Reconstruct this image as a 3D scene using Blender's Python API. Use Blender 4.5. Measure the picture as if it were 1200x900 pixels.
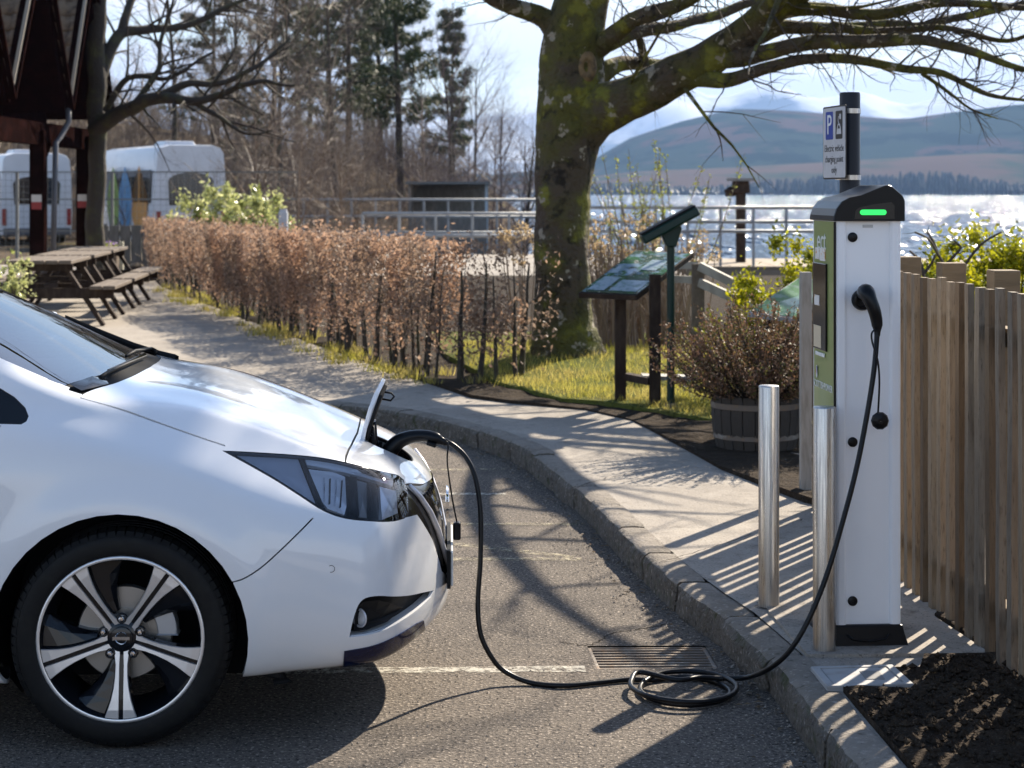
import bpy, bmesh, math, random
import numpy as np
from mathutils import Vector, Matrix
from mathutils.bvhtree import BVHTree

for _o in list(bpy.data.objects):
    bpy.data.objects.remove(_o)
scene = bpy.context.scene
COL = scene.collection
R = math.radians

# ------------------------------------------------------------------ camera
CAM_H = 1.65          # eye height above the road
FPX = 2200.0          # focal length in pixels of the 1200 x 900 photograph
HOR = 225.0           # image row of the horizon
cam = bpy.data.cameras.new("camera")
cam.sensor_width = 36.0
cam.lens = 36.0 * FPX / 1200.0
cam.shift_y = -(450.0 - HOR) / 1200.0
cam.clip_start = 0.05
cam.clip_end = 60000.0
cam.dof.use_dof = True
cam.dof.focus_distance = 6.1
cam.dof.aperture_fstop = 7.0
cam_o = bpy.data.objects.new("camera", cam)
cam_o.location = (0, 0, CAM_H)
cam_o.rotation_euler = (R(90), 0, 0)
COL.objects.link(cam_o)
scene.camera = cam_o

# ------------------------------------------------------------------ sun and sky
SUN_EL, SUN_AZ = 35.0, 30.0      # azimuth measured from +Y (view direction) towards +X
sun = bpy.data.lights.new("sun", 'SUN')
sun.energy = 5.0
sun.angle = R(0.53)
sun.color = (1.0, 0.89, 0.73)
sun_o = bpy.data.objects.new("sun", sun)
COL.objects.link(sun_o)
_sd = Vector((math.cos(R(SUN_EL)) * math.sin(R(SUN_AZ)), math.cos(R(SUN_EL)) * math.cos(R(SUN_AZ)), math.sin(R(SUN_EL))))
sun_o.rotation_euler = _sd.to_track_quat('Z', 'Y').to_euler()
sun_o.location = (20, 40, 40)

world = bpy.data.worlds.new("World")
scene.world = world
world.use_nodes = True
wn, wl = world.node_tree.nodes, world.node_tree.links
wn.clear()
w_out = wn.new('ShaderNodeOutputWorld')
w_bg = wn.new('ShaderNodeBackground')
w_sky = wn.new('ShaderNodeTexSky')
w_sky.sky_type = 'NISHITA'
w_sky.sun_disc = False
w_sky.sun_elevation = R(SUN_EL)
w_sky.sun_rotation = R(SUN_AZ)
w_sky.altitude = 50
w_sky.air_density = 1.0
w_sky.dust_density = 0.6
w_sky.ozone_density = 1.5
w_bg.inputs['Strength'].default_value = 0.085
# scattered bright cloud over the whole dome, thicker towards the horizon all round
w_tc = wn.new('ShaderNodeTexCoord')
w_sep = wn.new('ShaderNodeSeparateXYZ')
wl.new(w_tc.outputs['Generated'], w_sep.inputs[0])
def wmath(op, a, b=None):
    n = wn.new('ShaderNodeMath'); n.operation = op
    for i, v in enumerate((a, b)):
        if v is None: continue
        if isinstance(v, (int, float)): n.inputs[i].default_value = v
        else: wl.new(v, n.inputs[i])
    return n.outputs[0]
w_zc = wmath('ADD', wmath('MAXIMUM', w_sep.outputs[2], 0.0), 0.10)
w_x = wmath('DIVIDE', w_sep.outputs[0], w_zc)
w_y = wmath('DIVIDE', w_sep.outputs[1], w_zc)
w_cmb = wn.new('ShaderNodeCombineXYZ')
wl.new(w_x, w_cmb.inputs[0]); wl.new(w_y, w_cmb.inputs[1])
w_noi = wn.new('ShaderNodeTexNoise')
w_noi.inputs['Scale'].default_value = 0.85
w_noi.inputs['Detail'].default_value = 9.0
w_noi.inputs['Roughness'].default_value = 0.58
w_noi.inputs['Distortion'].default_value = 0.35
wl.new(w_cmb.outputs[0], w_noi.inputs['Vector'])
# lower sky is cloudier
w_low = wn.new('ShaderNodeMapRange')
w_low.inputs['From Min'].default_value = 0.02; w_low.inputs['From Max'].default_value = 0.45
w_low.inputs['To Min'].default_value = 0.22; w_low.inputs['To Max'].default_value = -0.16
wl.new(w_sep.outputs[2], w_low.inputs['Value'])
w_sum = wmath('ADD', w_noi.outputs['Fac'], w_low.outputs[0])
w_ramp = wn.new('ShaderNodeValToRGB')
w_ramp.color_ramp.elements[0].position = 0.50
w_ramp.color_ramp.elements[0].color = (0, 0, 0, 1)
w_ramp.color_ramp.elements[1].position = 0.66
w_ramp.color_ramp.elements[1].color = (1, 1, 1, 1)
wl.new(w_sum, w_ramp.inputs['Fac'])
w_mix = wn.new('ShaderNodeMixRGB')
w_mix.inputs['Color2'].default_value = (6.4, 6.6, 7.0, 1)
wl.new(w_ramp.outputs['Color'], w_mix.inputs['Fac'])
wl.new(w_sky.outputs['Color'], w_mix.inputs['Color1'])
wl.new(w_mix.outputs['Color'], w_bg.inputs['Color'])
wl.new(w_bg.outputs['Background'], w_out.inputs['Surface'])

# ------------------------------------------------------------------ exposure and render settings
vs = scene.view_settings
vs.view_transform = 'Standard'
vs.look = 'None'
vs.exposure = 1.36
vs.gamma = 1.0
vs.use_curve_mapping = False
cy = scene.cycles
cy.use_denoising = True
try:
    cy.denoiser = 'OPENIMAGEDENOISE'
    cy.denoising_prefilter = 'ACCURATE'
except Exception:
    pass
cy.max_bounces = 8
cy.diffuse_bounces = 3
cy.glossy_bounces = 4
cy.transmission_bounces = 6
cy.transparent_max_bounces = 12
cy.volume_bounces = 0
cy.sample_clamp_indirect = 6.0
cy.caustics_reflective = False
cy.caustics_refractive = False

# ------------------------------------------------------------------ pixel helpers
def at(u, v, Y):
    "pixel (u, v) of the 1200 x 900 photograph at distance Y"
    return Vector(((u - 600.0) / FPX * Y, Y, CAM_H - (v - HOR) / FPX * Y))
def ground(u, v, z=0.0):
    "pixel (u, v) on the horizontal plane at height z"
    Y = (CAM_H - z) * FPX / (v - HOR)
    return Vector(((u - 600.0) / FPX * Y, Y, z))

# ------------------------------------------------------------------ materials
MATS = {}
def nodes_of(m):
    m.use_nodes = True
    nt = m.node_tree
    return nt, nt.nodes, nt.links, nt.nodes.get('Principled BSDF')
def setin(b, key, val):
    if key in b.inputs: b.inputs[key].default_value = val
def pmat(name, col, rough=0.6, metal=0.0, var=(), bump=None, coat=0.0, spec=0.5, emit=None, emit_s=0.0, trans=0.0, ior=1.45, stretch=(1, 1, 1), obj=False, rvar=None, alpha=None, sub=0.0):
    """procedural material: base colour, list of (scale, colour2, lo, hi[, detail]) noise overlays, bump (scale, strength, distance)"""
    if name in MATS: return MATS[name]
    m = bpy.data.materials.new(name)
    nt, N, L, b = nodes_of(m)
    b.inputs['Base Color'].default_value = (*col, 1)
    b.inputs['Roughness'].default_value = rough
    b.inputs['Metallic'].default_value = metal
    setin(b, 'Specular IOR Level', spec); setin(b, 'Coat Weight', coat); setin(b, 'Coat Roughness', 0.03)
    setin(b, 'Transmission Weight', trans); setin(b, 'IOR', ior)
    if emit is not None:
        setin(b, 'Emission Color', (*emit, 1)); setin(b, 'Emission Strength', emit_s)
    vec = None
    if var or bump or rvar:
        if obj:
            tc = N.new('ShaderNodeTexCoord'); src = tc.outputs['Object']
        else:
            g = N.new('ShaderNodeNewGeometry'); src = g.outputs['Position']
        mp = N.new('ShaderNodeMapping'); mp.inputs['Scale'].default_value = stretch
        L.new(src, mp.inputs['Vector']); vec = mp.outputs['Vector']
    cur = None
    for it in var:
        sc, c2, lo, hi = it[:4]
        n = N.new('ShaderNodeTexNoise'); n.inputs['Scale'].default_value = sc
        n.inputs['Detail'].default_value = it[4] if len(it) > 4 else 5.0
        n.inputs['Roughness'].default_value = 0.6
        L.new(vec, n.inputs['Vector'])
        r = N.new('ShaderNodeMapRange'); r.inputs['From Min'].default_value = lo; r.inputs['From Max'].default_value = hi
        L.new(n.outputs['Fac'], r.inputs['Value'])
        mx = N.new('ShaderNodeMixRGB'); mx.inputs['Color2'].default_value = (*c2, 1)
        if cur is None: mx.inputs['Color1'].default_value = (*col, 1)
        else: L.new(cur, mx.inputs['Color1'])
        L.new(r.outputs[0], mx.inputs['Fac']); cur = mx.outputs['Color']
    if cur is not None: L.new(cur, b.inputs['Base Color'])
    if rvar:
        n = N.new('ShaderNodeTexNoise'); n.inputs['Scale'].default_value = rvar[0]; n.inputs['Detail'].default_value = 4
        L.new(vec, n.inputs['Vector'])
        r = N.new('ShaderNodeMapRange'); r.inputs['From Min'].default_value = 0.3; r.inputs['From Max'].default_value = 0.7
        r.inputs['To Min'].default_value = rvar[1]; r.inputs['To Max'].default_value = rvar[2]
        L.new(n.outputs['Fac'], r.inputs['Value']); L.new(r.outputs[0], b.inputs['Roughness'])
    if bump:
        bumps = bump if isinstance(bump, list) else [bump]
        prev = None
        for (sc, st, di) in bumps:
            n = N.new('ShaderNodeTexNoise'); n.inputs['Scale'].default_value = sc; n.inputs['Detail'].default_value = 4
            L.new(vec, n.inputs['Vector'])
            bp = N.new('ShaderNodeBump'); bp.inputs['Strength'].default_value = st; bp.inputs['Distance'].default_value = di
            L.new(n.outputs['Fac'], bp.inputs['Height'])
            if prev is not None: L.new(prev, bp.inputs['Normal'])
            prev = bp.outputs['Normal']
        L.new(prev, b.inputs['Normal'])
    MATS[name] = m
    return m

def leafmat(name, col, col2, rough=0.55, transl=0.45, scale=3.0):
    "thin leaf: diffuse with translucency, colour varies per patch"
    if name in MATS: return MATS[name]
    m = bpy.data.materials.new(name)
    nt, N, L, b = nodes_of(m)
    g = N.new('ShaderNodeNewGeometry')
    n = N.new('ShaderNodeTexNoise'); n.inputs['Scale'].default_value = scale; n.inputs['Detail'].default_value = 6
    L.new(g.outputs['Position'], n.inputs['Vector'])
    r = N.new('ShaderNodeMapRange'); r.inputs['From Min'].default_value = 0.35; r.inputs['From Max'].default_value = 0.65
    L.new(n.outputs['Fac'], r.inputs['Value'])
    mx = N.new('ShaderNodeMixRGB'); mx.inputs['Color1'].default_value = (*col, 1); mx.inputs['Color2'].default_value = (*col2, 1)
    L.new(r.outputs[0], mx.inputs['Fac'])
    rnd = N.new('ShaderNodeHueSaturation')
    mr = N.new('ShaderNodeMapRange'); mr.inputs['To Min'].default_value = 0.55; mr.inputs['To Max'].default_value = 1.45
    L.new(g.outputs['Random Per Island'], mr.inputs['Value']); L.new(mr.outputs[0], rnd.inputs['Value'])
    L.new(mx.outputs['Color'], rnd.inputs['Color'])
    L.new(rnd.outputs['Color'], b.inputs['Base Color'])
    b.inputs['Roughness'].default_value = rough
    setin(b, 'Specular IOR Level', 0.35)
    tr = N.new('ShaderNodeBsdfTranslucent'); L.new(rnd.outputs['Color'], tr.inputs['Color'])
    ms = N.new('ShaderNodeMixShader'); ms.inputs['Fac'].default_value = transl
    out = N.get('Material Output')
    L.new(b.outputs['BSDF'], ms.inputs[1]); L.new(tr.outputs['BSDF'], ms.inputs[2]); L.new(ms.outputs[0], out.inputs['Surface'])
    MATS[name] = m
    return m

def glassmat(name, tint=(0.25, 0.3, 0.32), ior=1.5, rough=0.0):
    "thin pane: tinted see-through plus mirror reflection by Fresnel"
    if name in MATS: return MATS[name]
    m = bpy.data.materials.new(name)
    nt, N, L, b = nodes_of(m)
    N.remove(b)
    t = N.new('ShaderNodeBsdfTransparent'); t.inputs['Color'].default_value = (*tint, 1)
    g = N.new('ShaderNodeBsdfGlossy'); g.inputs['Roughness'].default_value = rough; g.inputs['Color'].default_value = (1, 1, 1, 1)
    f = N.new('ShaderNodeFresnel'); f.inputs['IOR'].default_value = ior
    ms = N.new('ShaderNodeMixShader')
    L.new(f.outputs[0], ms.inputs['Fac']); L.new(t.outputs[0], ms.inputs[1]); L.new(g.outputs[0], ms.inputs[2])
    L.new(ms.outputs[0], N.get('Material Output').inputs['Surface'])
    MATS[name] = m
    return m

# ------------------------------------------------------------------ mesh helpers
class MB:
    "collects simple shapes into one mesh"
    def __init__(s): s.v = []; s.f = []; s.m = []; s.cur = 0
    def add(s, vs, fs):
        o = len(s.v); s.v.extend([tuple(p) for p in vs])
        for f in fs: s.f.append(tuple(i + o for i in f)); s.m.append(s.cur)
    def box(s, c, d, rz=0.0, M=None, taper=1.0):
        cx, cy_, cz = c; dx, dy, dz = d[0] / 2, d[1] / 2, d[2] / 2
        P = []
        for z, k in ((-dz, 1.0), (dz, taper)):
            for x, y in ((-dx, -dy), (dx, -dy), (dx, dy), (-dx, dy)):
                P.append(Vector((x * k, y * k, z)))
        rot = Matrix.Rotation(rz, 3, 'Z') if M is None else M
        s.add([rot @ p + Vector((cx, cy_, cz)) for p in P], [(3, 2, 1, 0), (4, 5, 6, 7), (0, 1, 5, 4), (1, 2, 6, 5), (2, 3, 7, 6), (3, 0, 4, 7)])
        return s
    def bar(s, a, b, w, h, up=(0, 0, 1)):
        a, b = Vector(a), Vector(b); d = b - a; L = d.length
        if L < 1e-6: return s
        x = d.normalized(); upv = Vector(up)
        y = upv.cross(x)
        if y.length < 1e-4: y = Vector((0, 1, 0)).cross(x)
        y.normalize(); z = x.cross(y)
        M = Matrix((x, y, z)).transposed()
        return s.box((a + b) / 2, (L, w, h), M=M)
    def tube(s, pts, rad, n=6, cap=True):
        pts = [Vector(p) for p in pts]; k = len(pts)
        if isinstance(rad, (int, float)): rad = [rad] * k
        o = len(s.v)
        up = None
        for i in range(k):
            t = (pts[min(i + 1, k - 1)] - pts[max(i - 1, 0)])
            if t.length < 1e-9: t = Vector((0, 0, 1))
            t.normalize()
            if up is None:
                ref = Vector((0, 0, 1)) if abs(t.z) < 0.9 else Vector((1, 0, 0))
                up = (ref - t * ref.dot(t)).normalized()
            else:
                up = up - t * up.dot(t)
                if up.length < 1e-6: up = t.orthogonal()
                up.normalize()
            sd = t.cross(up)
            for j in range(n):
                a = 2 * math.pi * j / n
                p = pts[i] + (up * math.cos(a) + sd * math.sin(a)) * rad[i]
                s.v.append((p.x, p.y, p.z))
        for i in range(k - 1):
            for j in range(n):
                j2 = (j + 1) % n
                s.f.append((o + i * n + j, o + i * n + j2, o + (i + 1) * n + j2, o + (i + 1) * n + j)); s.m.append(s.cur)
        if cap:
            s.f.append(tuple(o + j for j in reversed(range(n)))); s.m.append(s.cur)
            s.f.append(tuple(o + (k - 1) * n + j for j in range(n))); s.m.append(s.cur)
        return s
    def lathe(s, prof, n=24, c=(0, 0, 0), axis='Z', close=False):
        o = len(s.v); k = len(prof)
        for (r, h) in prof:
            for j in range(n):
                a = 2 * math.pi * j / n
                x, y, z = r * math.cos(a), r * math.sin(a), h
                if axis == 'Y': x, y, z = x, z, y
                elif axis == 'X': x, y, z = z, x, y
                s.v.append((x + c[0], y + c[1], z + c[2]))
        for i in range(k - 1):
            for j in range(n):
                j2 = (j + 1) % n
                q = (o + i * n + j, o + i * n + j2, o + (i + 1) * n + j2, o + (i + 1) * n + j)
                s.f.append(q if axis != 'Y' else q[::-1]); s.m.append(s.cur)
        if close:
            a = tuple(o + j for j in range(n)); b_ = tuple(o + (k - 1) * n + j for j in range(n))
            s.f.append(a[::-1] if axis != 'Y' else a); s.m.append(s.cur)
            s.f.append(b_ if axis != 'Y' else b_[::-1]); s.m.append(s.cur)
        return s
    def prism(s, poly, h0, h1, M=None):
        "poly (x, y) counter-clockwise extruded along z from h0 to h1, then transformed"
        n = len(poly)
        P = [Vector((x, y, h0)) for x, y in poly] + [Vector((x, y, h1)) for x, y in poly]
        if M is not None: P = [M @ p for p in P]
        F = [tuple(reversed(range(n))), tuple(range(n, 2 * n))] + [(i, (i + 1) % n, n + (i + 1) % n, n + i) for i in range(n)]
        s.add(P, F); return s
    def mesh(s, name, mats=None, smooth=False):
        me = bpy.data.meshes.new(name)
        me.from_pydata(s.v, [], s.f)
        if mats:
            for m in (mats if isinstance(mats, (list, tuple)) else [mats]): me.materials.append(m)
            if isinstance(mats, (list, tuple)) and len(mats) > 1:
                me.polygons.foreach_set('material_index', s.m)
        if smooth:
            me.polygons.foreach_set('use_smooth', [True] * len(me.polygons))
        me.update()
        return me
    def build(s, name, mats, parent=None, smooth=False, bevel=0.0, sharp=None, loc=None):
        o = bpy.data.objects.new(name, s.mesh(name, mats, smooth))
        COL.objects.link(o)
        if parent is not None: o.parent = parent
        if loc is not None: o.location = loc
        if bevel > 0:
            md = o.modifiers.new('bevel', 'BEVEL'); md.width = bevel; md.segments = 2; md.limit_method = 'ANGLE'; md.angle_limit = R(40)
        if sharp is not None and smooth:
            o.data.set_sharp_from_angle(angle=R(sharp))
        return o

def tag(o, label=None, cat=None, group=None, kind=None):
    if label: o['label'] = label
    if cat: o['category'] = cat
    if group: o['group'] = group
    if kind: o['kind'] = kind
    return o
def empty(name, loc=(0, 0, 0), rz=0.0, label=None, cat=None, group=None):
    o = bpy.data.objects.new(name, None); COL.objects.link(o)
    o.location = loc; o.rotation_euler = (0, 0, rz); o.empty_display_size = 0.1
    return tag(o, label, cat, group)
def link(name, me, parent=None, loc=(0, 0, 0), rot=(0, 0, 0), scale=None):
    o = bpy.data.objects.new(name, me); COL.objects.link(o)
    o.parent = parent; o.location = loc; o.rotation_euler = rot
    if scale is not None: o.scale = scale
    return o
def copy_tree(o, parent=None):
    c = o.copy(); COL.objects.link(c); c.parent = parent
    for ch in list(o.children): copy_tree(ch, c)
    return c
def smooth_path(pts, n=8):
    "Catmull-Rom through points (any tuple length)"
    P = [np.array(p, float) for p in pts]; P = [2 * P[0] - P[1]] + P + [2 * P[-1] - P[-2]]
    out = []
    for i in range(1, len(P) - 2):
        for t in np.linspace(0, 1, n, endpoint=False):
            p0, p1, p2, p3 = P[i - 1:i + 3]
            out.append(0.5 * (2 * p1 + (p2 - p0) * t + (2 * p0 - 5 * p1 + 4 * p2 - p3) * t * t + (3 * p1 - p0 - 3 * p2 + p3) * t ** 3))
    out.append(P[-2]); return out
def text_obj(body, size, mat, name, parent, M, extrude=0.0006, align='CENTER', xs=1.0):
    cu = bpy.data.curves.new('txt', 'FONT'); cu.body = body; cu.size = size; cu.align_x = align; cu.align_y = 'CENTER'; cu.extrude = extrude
    cu.resolution_u = 3
    t = bpy.data.objects.new('txt', cu); COL.objects.link(t)
    dg = bpy.context.evaluated_depsgraph_get(); dg.update()
    me = bpy.data.meshes.new_from_object(t.evaluated_get(dg))
    bpy.data.objects.remove(t)
    me.materials.clear(); me.materials.append(mat)
    me.transform(Matrix.Diagonal((xs, 1, 1, 1))); me.transform(M)
    return link(name, me, parent)
# ================================================================== setting
from mathutils.geometry import delaunay_2d_cdt
from mathutils import noise as mnoise
def nz(x, y, s, o=0.0): return mnoise.noise(Vector((x * s + o, y * s - o, o * 0.37)))
def in_poly(x, y, poly):
    c = False; n = len(poly); j = n - 1
    for i in range(n):
        xi, yi = poly[i]; xj, yj = poly[j]
        if (yi > y) != (yj > y) and x < (xj - xi) * (y - yi) / (yj - yi) + xi: c = not c
        j = i
    return c
def patch(name, poly, res, zf, mat, holes=(), kind='structure', drop=None, parent=None, smooth=True, jitter=0.25, region=None, rnd=random.Random(5)):
    "sheet over a polygon with an inner grid of points; zf(x, y) gives the height"
    vs = [Vector(p) for p in poly]; n0 = len(vs)
    es = [(i, (i + 1) % n0) for i in range(n0)]
    for h in holes:
        o = len(vs); vs += [Vector(p) for p in h]
        es += [(o + i, o + (i + 1) % len(h)) for i in range(len(h))]
    xs = [p[0] for p in poly]; ys = [p[1] for p in poly]
    if res:
        rx = region or (min(xs), max(xs), min(ys), max(ys))
        x = rx[0] + res / 2
        while x < rx[1]:
            y = rx[2] + res / 2
            while y < rx[3]:
                px, py = x + rnd.uniform(-jitter, jitter) * res, y + rnd.uniform(-jitter, jitter) * res
                if in_poly(px, py, poly) and not any(in_poly(px, py, h) for h in holes): vs.append(Vector((px, py)))
                y += res
            x += res
    V, E, F, _, _, _ = delaunay_2d_cdt(vs, es, [], 1, 1e-5)
    if holes:
        F = [f for f in F if not any(in_poly(sum(V[i].x for i in f) / len(f), sum(V[i].y for i in f) / len(f), h) for h in holes)]
    b = MB(); b.add([(v.x, v.y, zf(v.x, v.y)) for v in V], [tuple(f) for f in F])
    if drop:   # skirt down round the rim
        n = len(b.v)
        rim = [(p[0], p[1]) for p in poly]
        o = len(b.v)
        for p in rim: b.v.append((p[0], p[1], zf(*p))); 
        for p in rim: b.v.append((p[0], p[1], zf(*p) - drop))
        m = len(rim)
        for i in range(m):
            b.f.append((o + i, o + m + i, o + m + (i + 1) % m, o + (i + 1) % m)); b.m.append(0)
    ob = b.build(name, mat, parent, smooth=smooth)
    bm = bmesh.new(); bm.from_mesh(ob.data)
    for f in bm.faces:
        if f.normal.z < -0.01: f.normal_flip()
    bm.to_mesh(ob.data); bm.free()
    if kind: ob['kind'] = kind
    return ob

M_asphalt = pmat('asphalt', (0.120, 0.101, 0.084), 0.9, spec=0.2, var=[(0.9, (0.082, 0.070, 0.060), 0.45, 0.72), (5, (0.15, 0.126, 0.102), 0.5, 0.75), (85, (0.40, 0.34, 0.28), 0.56, 0.70, 2), (60, (0.025, 0.022, 0.020), 0.53, 0.68, 2), (0.7, (0.075, 0.064, 0.056), 0.58, 0.66), (3.5, (0.05, 0.045, 0.04), 0.66, 0.72)],
                bump=[(85, 0.9, 0.010), (22, 0.3, 0.012)])
M_concrete = pmat('path_concrete', (0.31, 0.275, 0.235), 0.9, spec=0.25, var=[(0.6, (0.235, 0.207, 0.176), 0.42, 0.68), (3.2, (0.37, 0.33, 0.28), 0.5, 0.72), (11, (0.19, 0.165, 0.138), 0.55, 0.72), (75, (0.12, 0.105, 0.09), 0.58, 0.68, 3), (120, (0.40, 0.365, 0.32), 0.60, 0.70, 2)],
                 bump=[(95, 0.6, 0.006), (12, 0.35, 0.012)])
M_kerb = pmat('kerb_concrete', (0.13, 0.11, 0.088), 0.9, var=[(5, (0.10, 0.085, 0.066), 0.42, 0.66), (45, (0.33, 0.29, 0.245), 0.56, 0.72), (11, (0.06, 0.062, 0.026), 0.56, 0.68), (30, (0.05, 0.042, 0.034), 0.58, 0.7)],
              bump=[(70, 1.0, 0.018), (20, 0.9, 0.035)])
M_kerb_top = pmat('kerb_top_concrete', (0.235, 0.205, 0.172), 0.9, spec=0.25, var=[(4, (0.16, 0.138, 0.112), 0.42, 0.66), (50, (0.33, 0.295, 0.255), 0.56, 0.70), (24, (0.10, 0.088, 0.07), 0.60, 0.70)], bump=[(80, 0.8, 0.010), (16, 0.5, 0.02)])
M_soil = pmat('soil', (0.034, 0.025, 0.018), 1.0, spec=0.1, var=[(12, (0.062, 0.046, 0.031), 0.5, 0.75), (80, (0.13, 0.10, 0.072), 0.62, 0.75, 2)], bump=[(60, 0.9, 0.02), (14, 0.7, 0.04)])
M_turf = pmat('turf', (0.10, 0.11, 0.028), 1.0, spec=0.05, var=[(2.5, (0.13, 0.11, 0.045), 0.5, 0.7), (20, (0.05, 0.06, 0.018), 0.5, 0.7)], bump=(30, 0.8, 0.03))
def paintmat(name, col, lo, hi):
    "chipped road paint: the asphalt shows where the paint has gone"
    m = pmat(name, col, 0.85, var=[(30, tuple(c * .75 for c in col), 0.45, 0.65)], bump=(85, 0.7, 0.006))
    nt, N, L, b = nodes_of(m)
    g = N.new('ShaderNodeNewGeometry'); n = N.new('ShaderNodeTexNoise'); n.inputs['Scale'].default_value = 26; n.inputs['Detail'].default_value = 6; n.inputs['Roughness'].default_value = 0.7
    L.new(g.outputs['Position'], n.inputs['Vector'])
    r = N.new('ShaderNodeMapRange'); r.inputs['From Min'].default_value = lo; r.inputs['From Max'].default_value = hi
    L.new(n.outputs['Fac'], r.inputs['Value'])
    t = N.new('ShaderNodeBsdfTransparent'); ms = N.new('ShaderNodeMixShader')
    L.new(r.outputs[0], ms.inputs['Fac']); L.new(t.outputs[0], ms.inputs[1]); L.new(b.outputs[0], ms.inputs[2]); L.new(ms.outputs[0], N.get('Material Output').inputs['Surface'])
    return m
M_paint = paintmat('worn_road_paint', (0.42, 0.39, 0.33), 0.40, 0.56)
M_paint_y = paintmat('worn_cream_paint', (0.36, 0.31, 0.21), 0.44, 0.62)
M_iron = pmat('rusty_iron', (0.16, 0.13, 0.105), 0.7, metal=0.3, var=[(25, (0.24, 0.15, 0.085), 0.5, 0.7), (8, (0.30, 0.27, 0.23), 0.55, 0.7)], bump=(60, 0.4, 0.003))
M_pit = pmat('dark_pit', (0.012, 0.011, 0.010), 1.0)
M_cover = pmat('cast_concrete_cover', (0.36, 0.355, 0.35), 0.8, var=[(15, (0.28, 0.27, 0.255), 0.5, 0.7)], bump=(120, 0.3, 0.003))

ZP = 0.12   # pavement level above the road
KERB = [(1.12, -3.0), (1.0, 2.0), (0.93, 4.4), (0.879, 5.40), (0.871, 5.64), (0.854, 6.02), (0.817, 6.30), (0.74, 6.86), (0.655, 7.25), (0.58, 7.77), (0.48, 8.52), (0.348, 9.56),
        (0.27, 9.98), (0.19, 10.50), (0.05, 11.25), (-0.22, 12.05), (-0.58, 12.78), (-0.98, 13.30), (-2.0, 13.95), (-4.5, 14.6), (-9.0, 15.0), (-25.0, 15.4)]
kpath = [Vector((p[0], p[1])) for p in smooth_path(KERB, 10)]
# arc length table
_kl = [0.0]
for i in range(1, len(kpath)): _kl.append(_kl[-1] + (kpath[i] - kpath[i - 1]).length)
def kpt(s):
    s = max(0, min(_kl[-1] - 1e-6, s))
    i = int(np.searchsorted(_kl, s, side='right')) - 1
    i = min(i, len(kpath) - 2)
    t = (s - _kl[i]) / max(1e-9, _kl[i + 1] - _kl[i])
    p = kpath[i].lerp(kpath[i + 1], t); d = (kpath[i + 1] - kpath[i]).normalized()
    return p, d, Vector((d.y, -d.x))          # normal towards the pavement (right hand side of travel)

# --- road sheet with the gully opening cut out
GU = [ground(u, v, 0.0) for u, v in ((700, 784), (842, 783), (826, 756.5), (688, 757))]
gully_hole = [(p.x, p.y) for p in GU]
road_poly = [(24, -45), (24, -3.5), (1.4, -3.5), (1.4, 5.0), (1.2, 8.0), (0.7, 10.5), (0.3, 12.2), (-0.6, 13.4), (-3, 14.6), (-9, 15.3), (-26, 15.7), (-40, 15), (-40, -45)]
road = patch('road', road_poly, 0.4, lambda x, y: 0.0,
             M_asphalt, holes=[gully_hole], region=(-2.0, 1.3, 4.0, 12.5))
# --- pavement sheet
pave_poly = [(kpt(s)[0] + kpt(s)[2] * 0.13)[:] for s in np.arange(0, _kl[-1], 0.35)]
pave_poly = [(p[0], p[1]) for p in pave_poly] + [(-25, 46), (3.2, 46), (3.2, -3)]
def zpave(x, y):
    return ZP + 0.006 * nz(x, y, 0.7, 1.7)
pavement = patch('pavement', pave_poly, 0.45, zpave, M_concrete, region=(-6, 2.0, 4.5, 26))
# --- kerb stones, each its own piece
rk = random.Random(11)
s = 0.6; prof = [(0.0, -0.06), (0.004, 0.02), (0.0, 0.085), (0.012, 0.112), (0.035, 0.1235), (0.09, 0.124), (0.133, 0.1215), (0.135, 0.05)]
while s < _kl[-1] - 8:
    L = 0.86 if s < 9 else 0.6
    if s > 18: L = 0.9
    b = MB(); m = 17; off = rk.uniform(-0.006, 0.006); lift = rk.uniform(-0.004, 0.005); g = 0.006
    for i in range(m):
        t = i / (m - 1); p, d, n = kpt(s + g + (L - 2 * g) * t)
        endr = 0.006 if i in (0, m - 1) else 0.0
        for (a, z) in prof:
            q = p + n * (a + off + (endr if a < 0.03 else 0)) 
            dn = (nz(q.x + z * 3, q.y * 1.0 + z * 2, 7.0, 2.3) * 0.012 + nz(q.x + z * 2, q.y - z, 26.0, 5.1) * 0.009)
            if a < 0.05: q = q - n * dn
            b.v.append((q.x, q.y, z + lift + (dn * 0.25 if z > 0.1 else 0) - (endr if z > 0.1 else 0)))
    k = len(prof)
    for i in range(m - 1):
        for j in range(k - 1):
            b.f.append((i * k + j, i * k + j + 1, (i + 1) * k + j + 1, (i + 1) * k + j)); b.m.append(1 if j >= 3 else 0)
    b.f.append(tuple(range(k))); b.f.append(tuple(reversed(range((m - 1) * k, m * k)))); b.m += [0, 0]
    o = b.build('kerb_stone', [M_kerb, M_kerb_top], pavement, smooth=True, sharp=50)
    s += L

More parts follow.
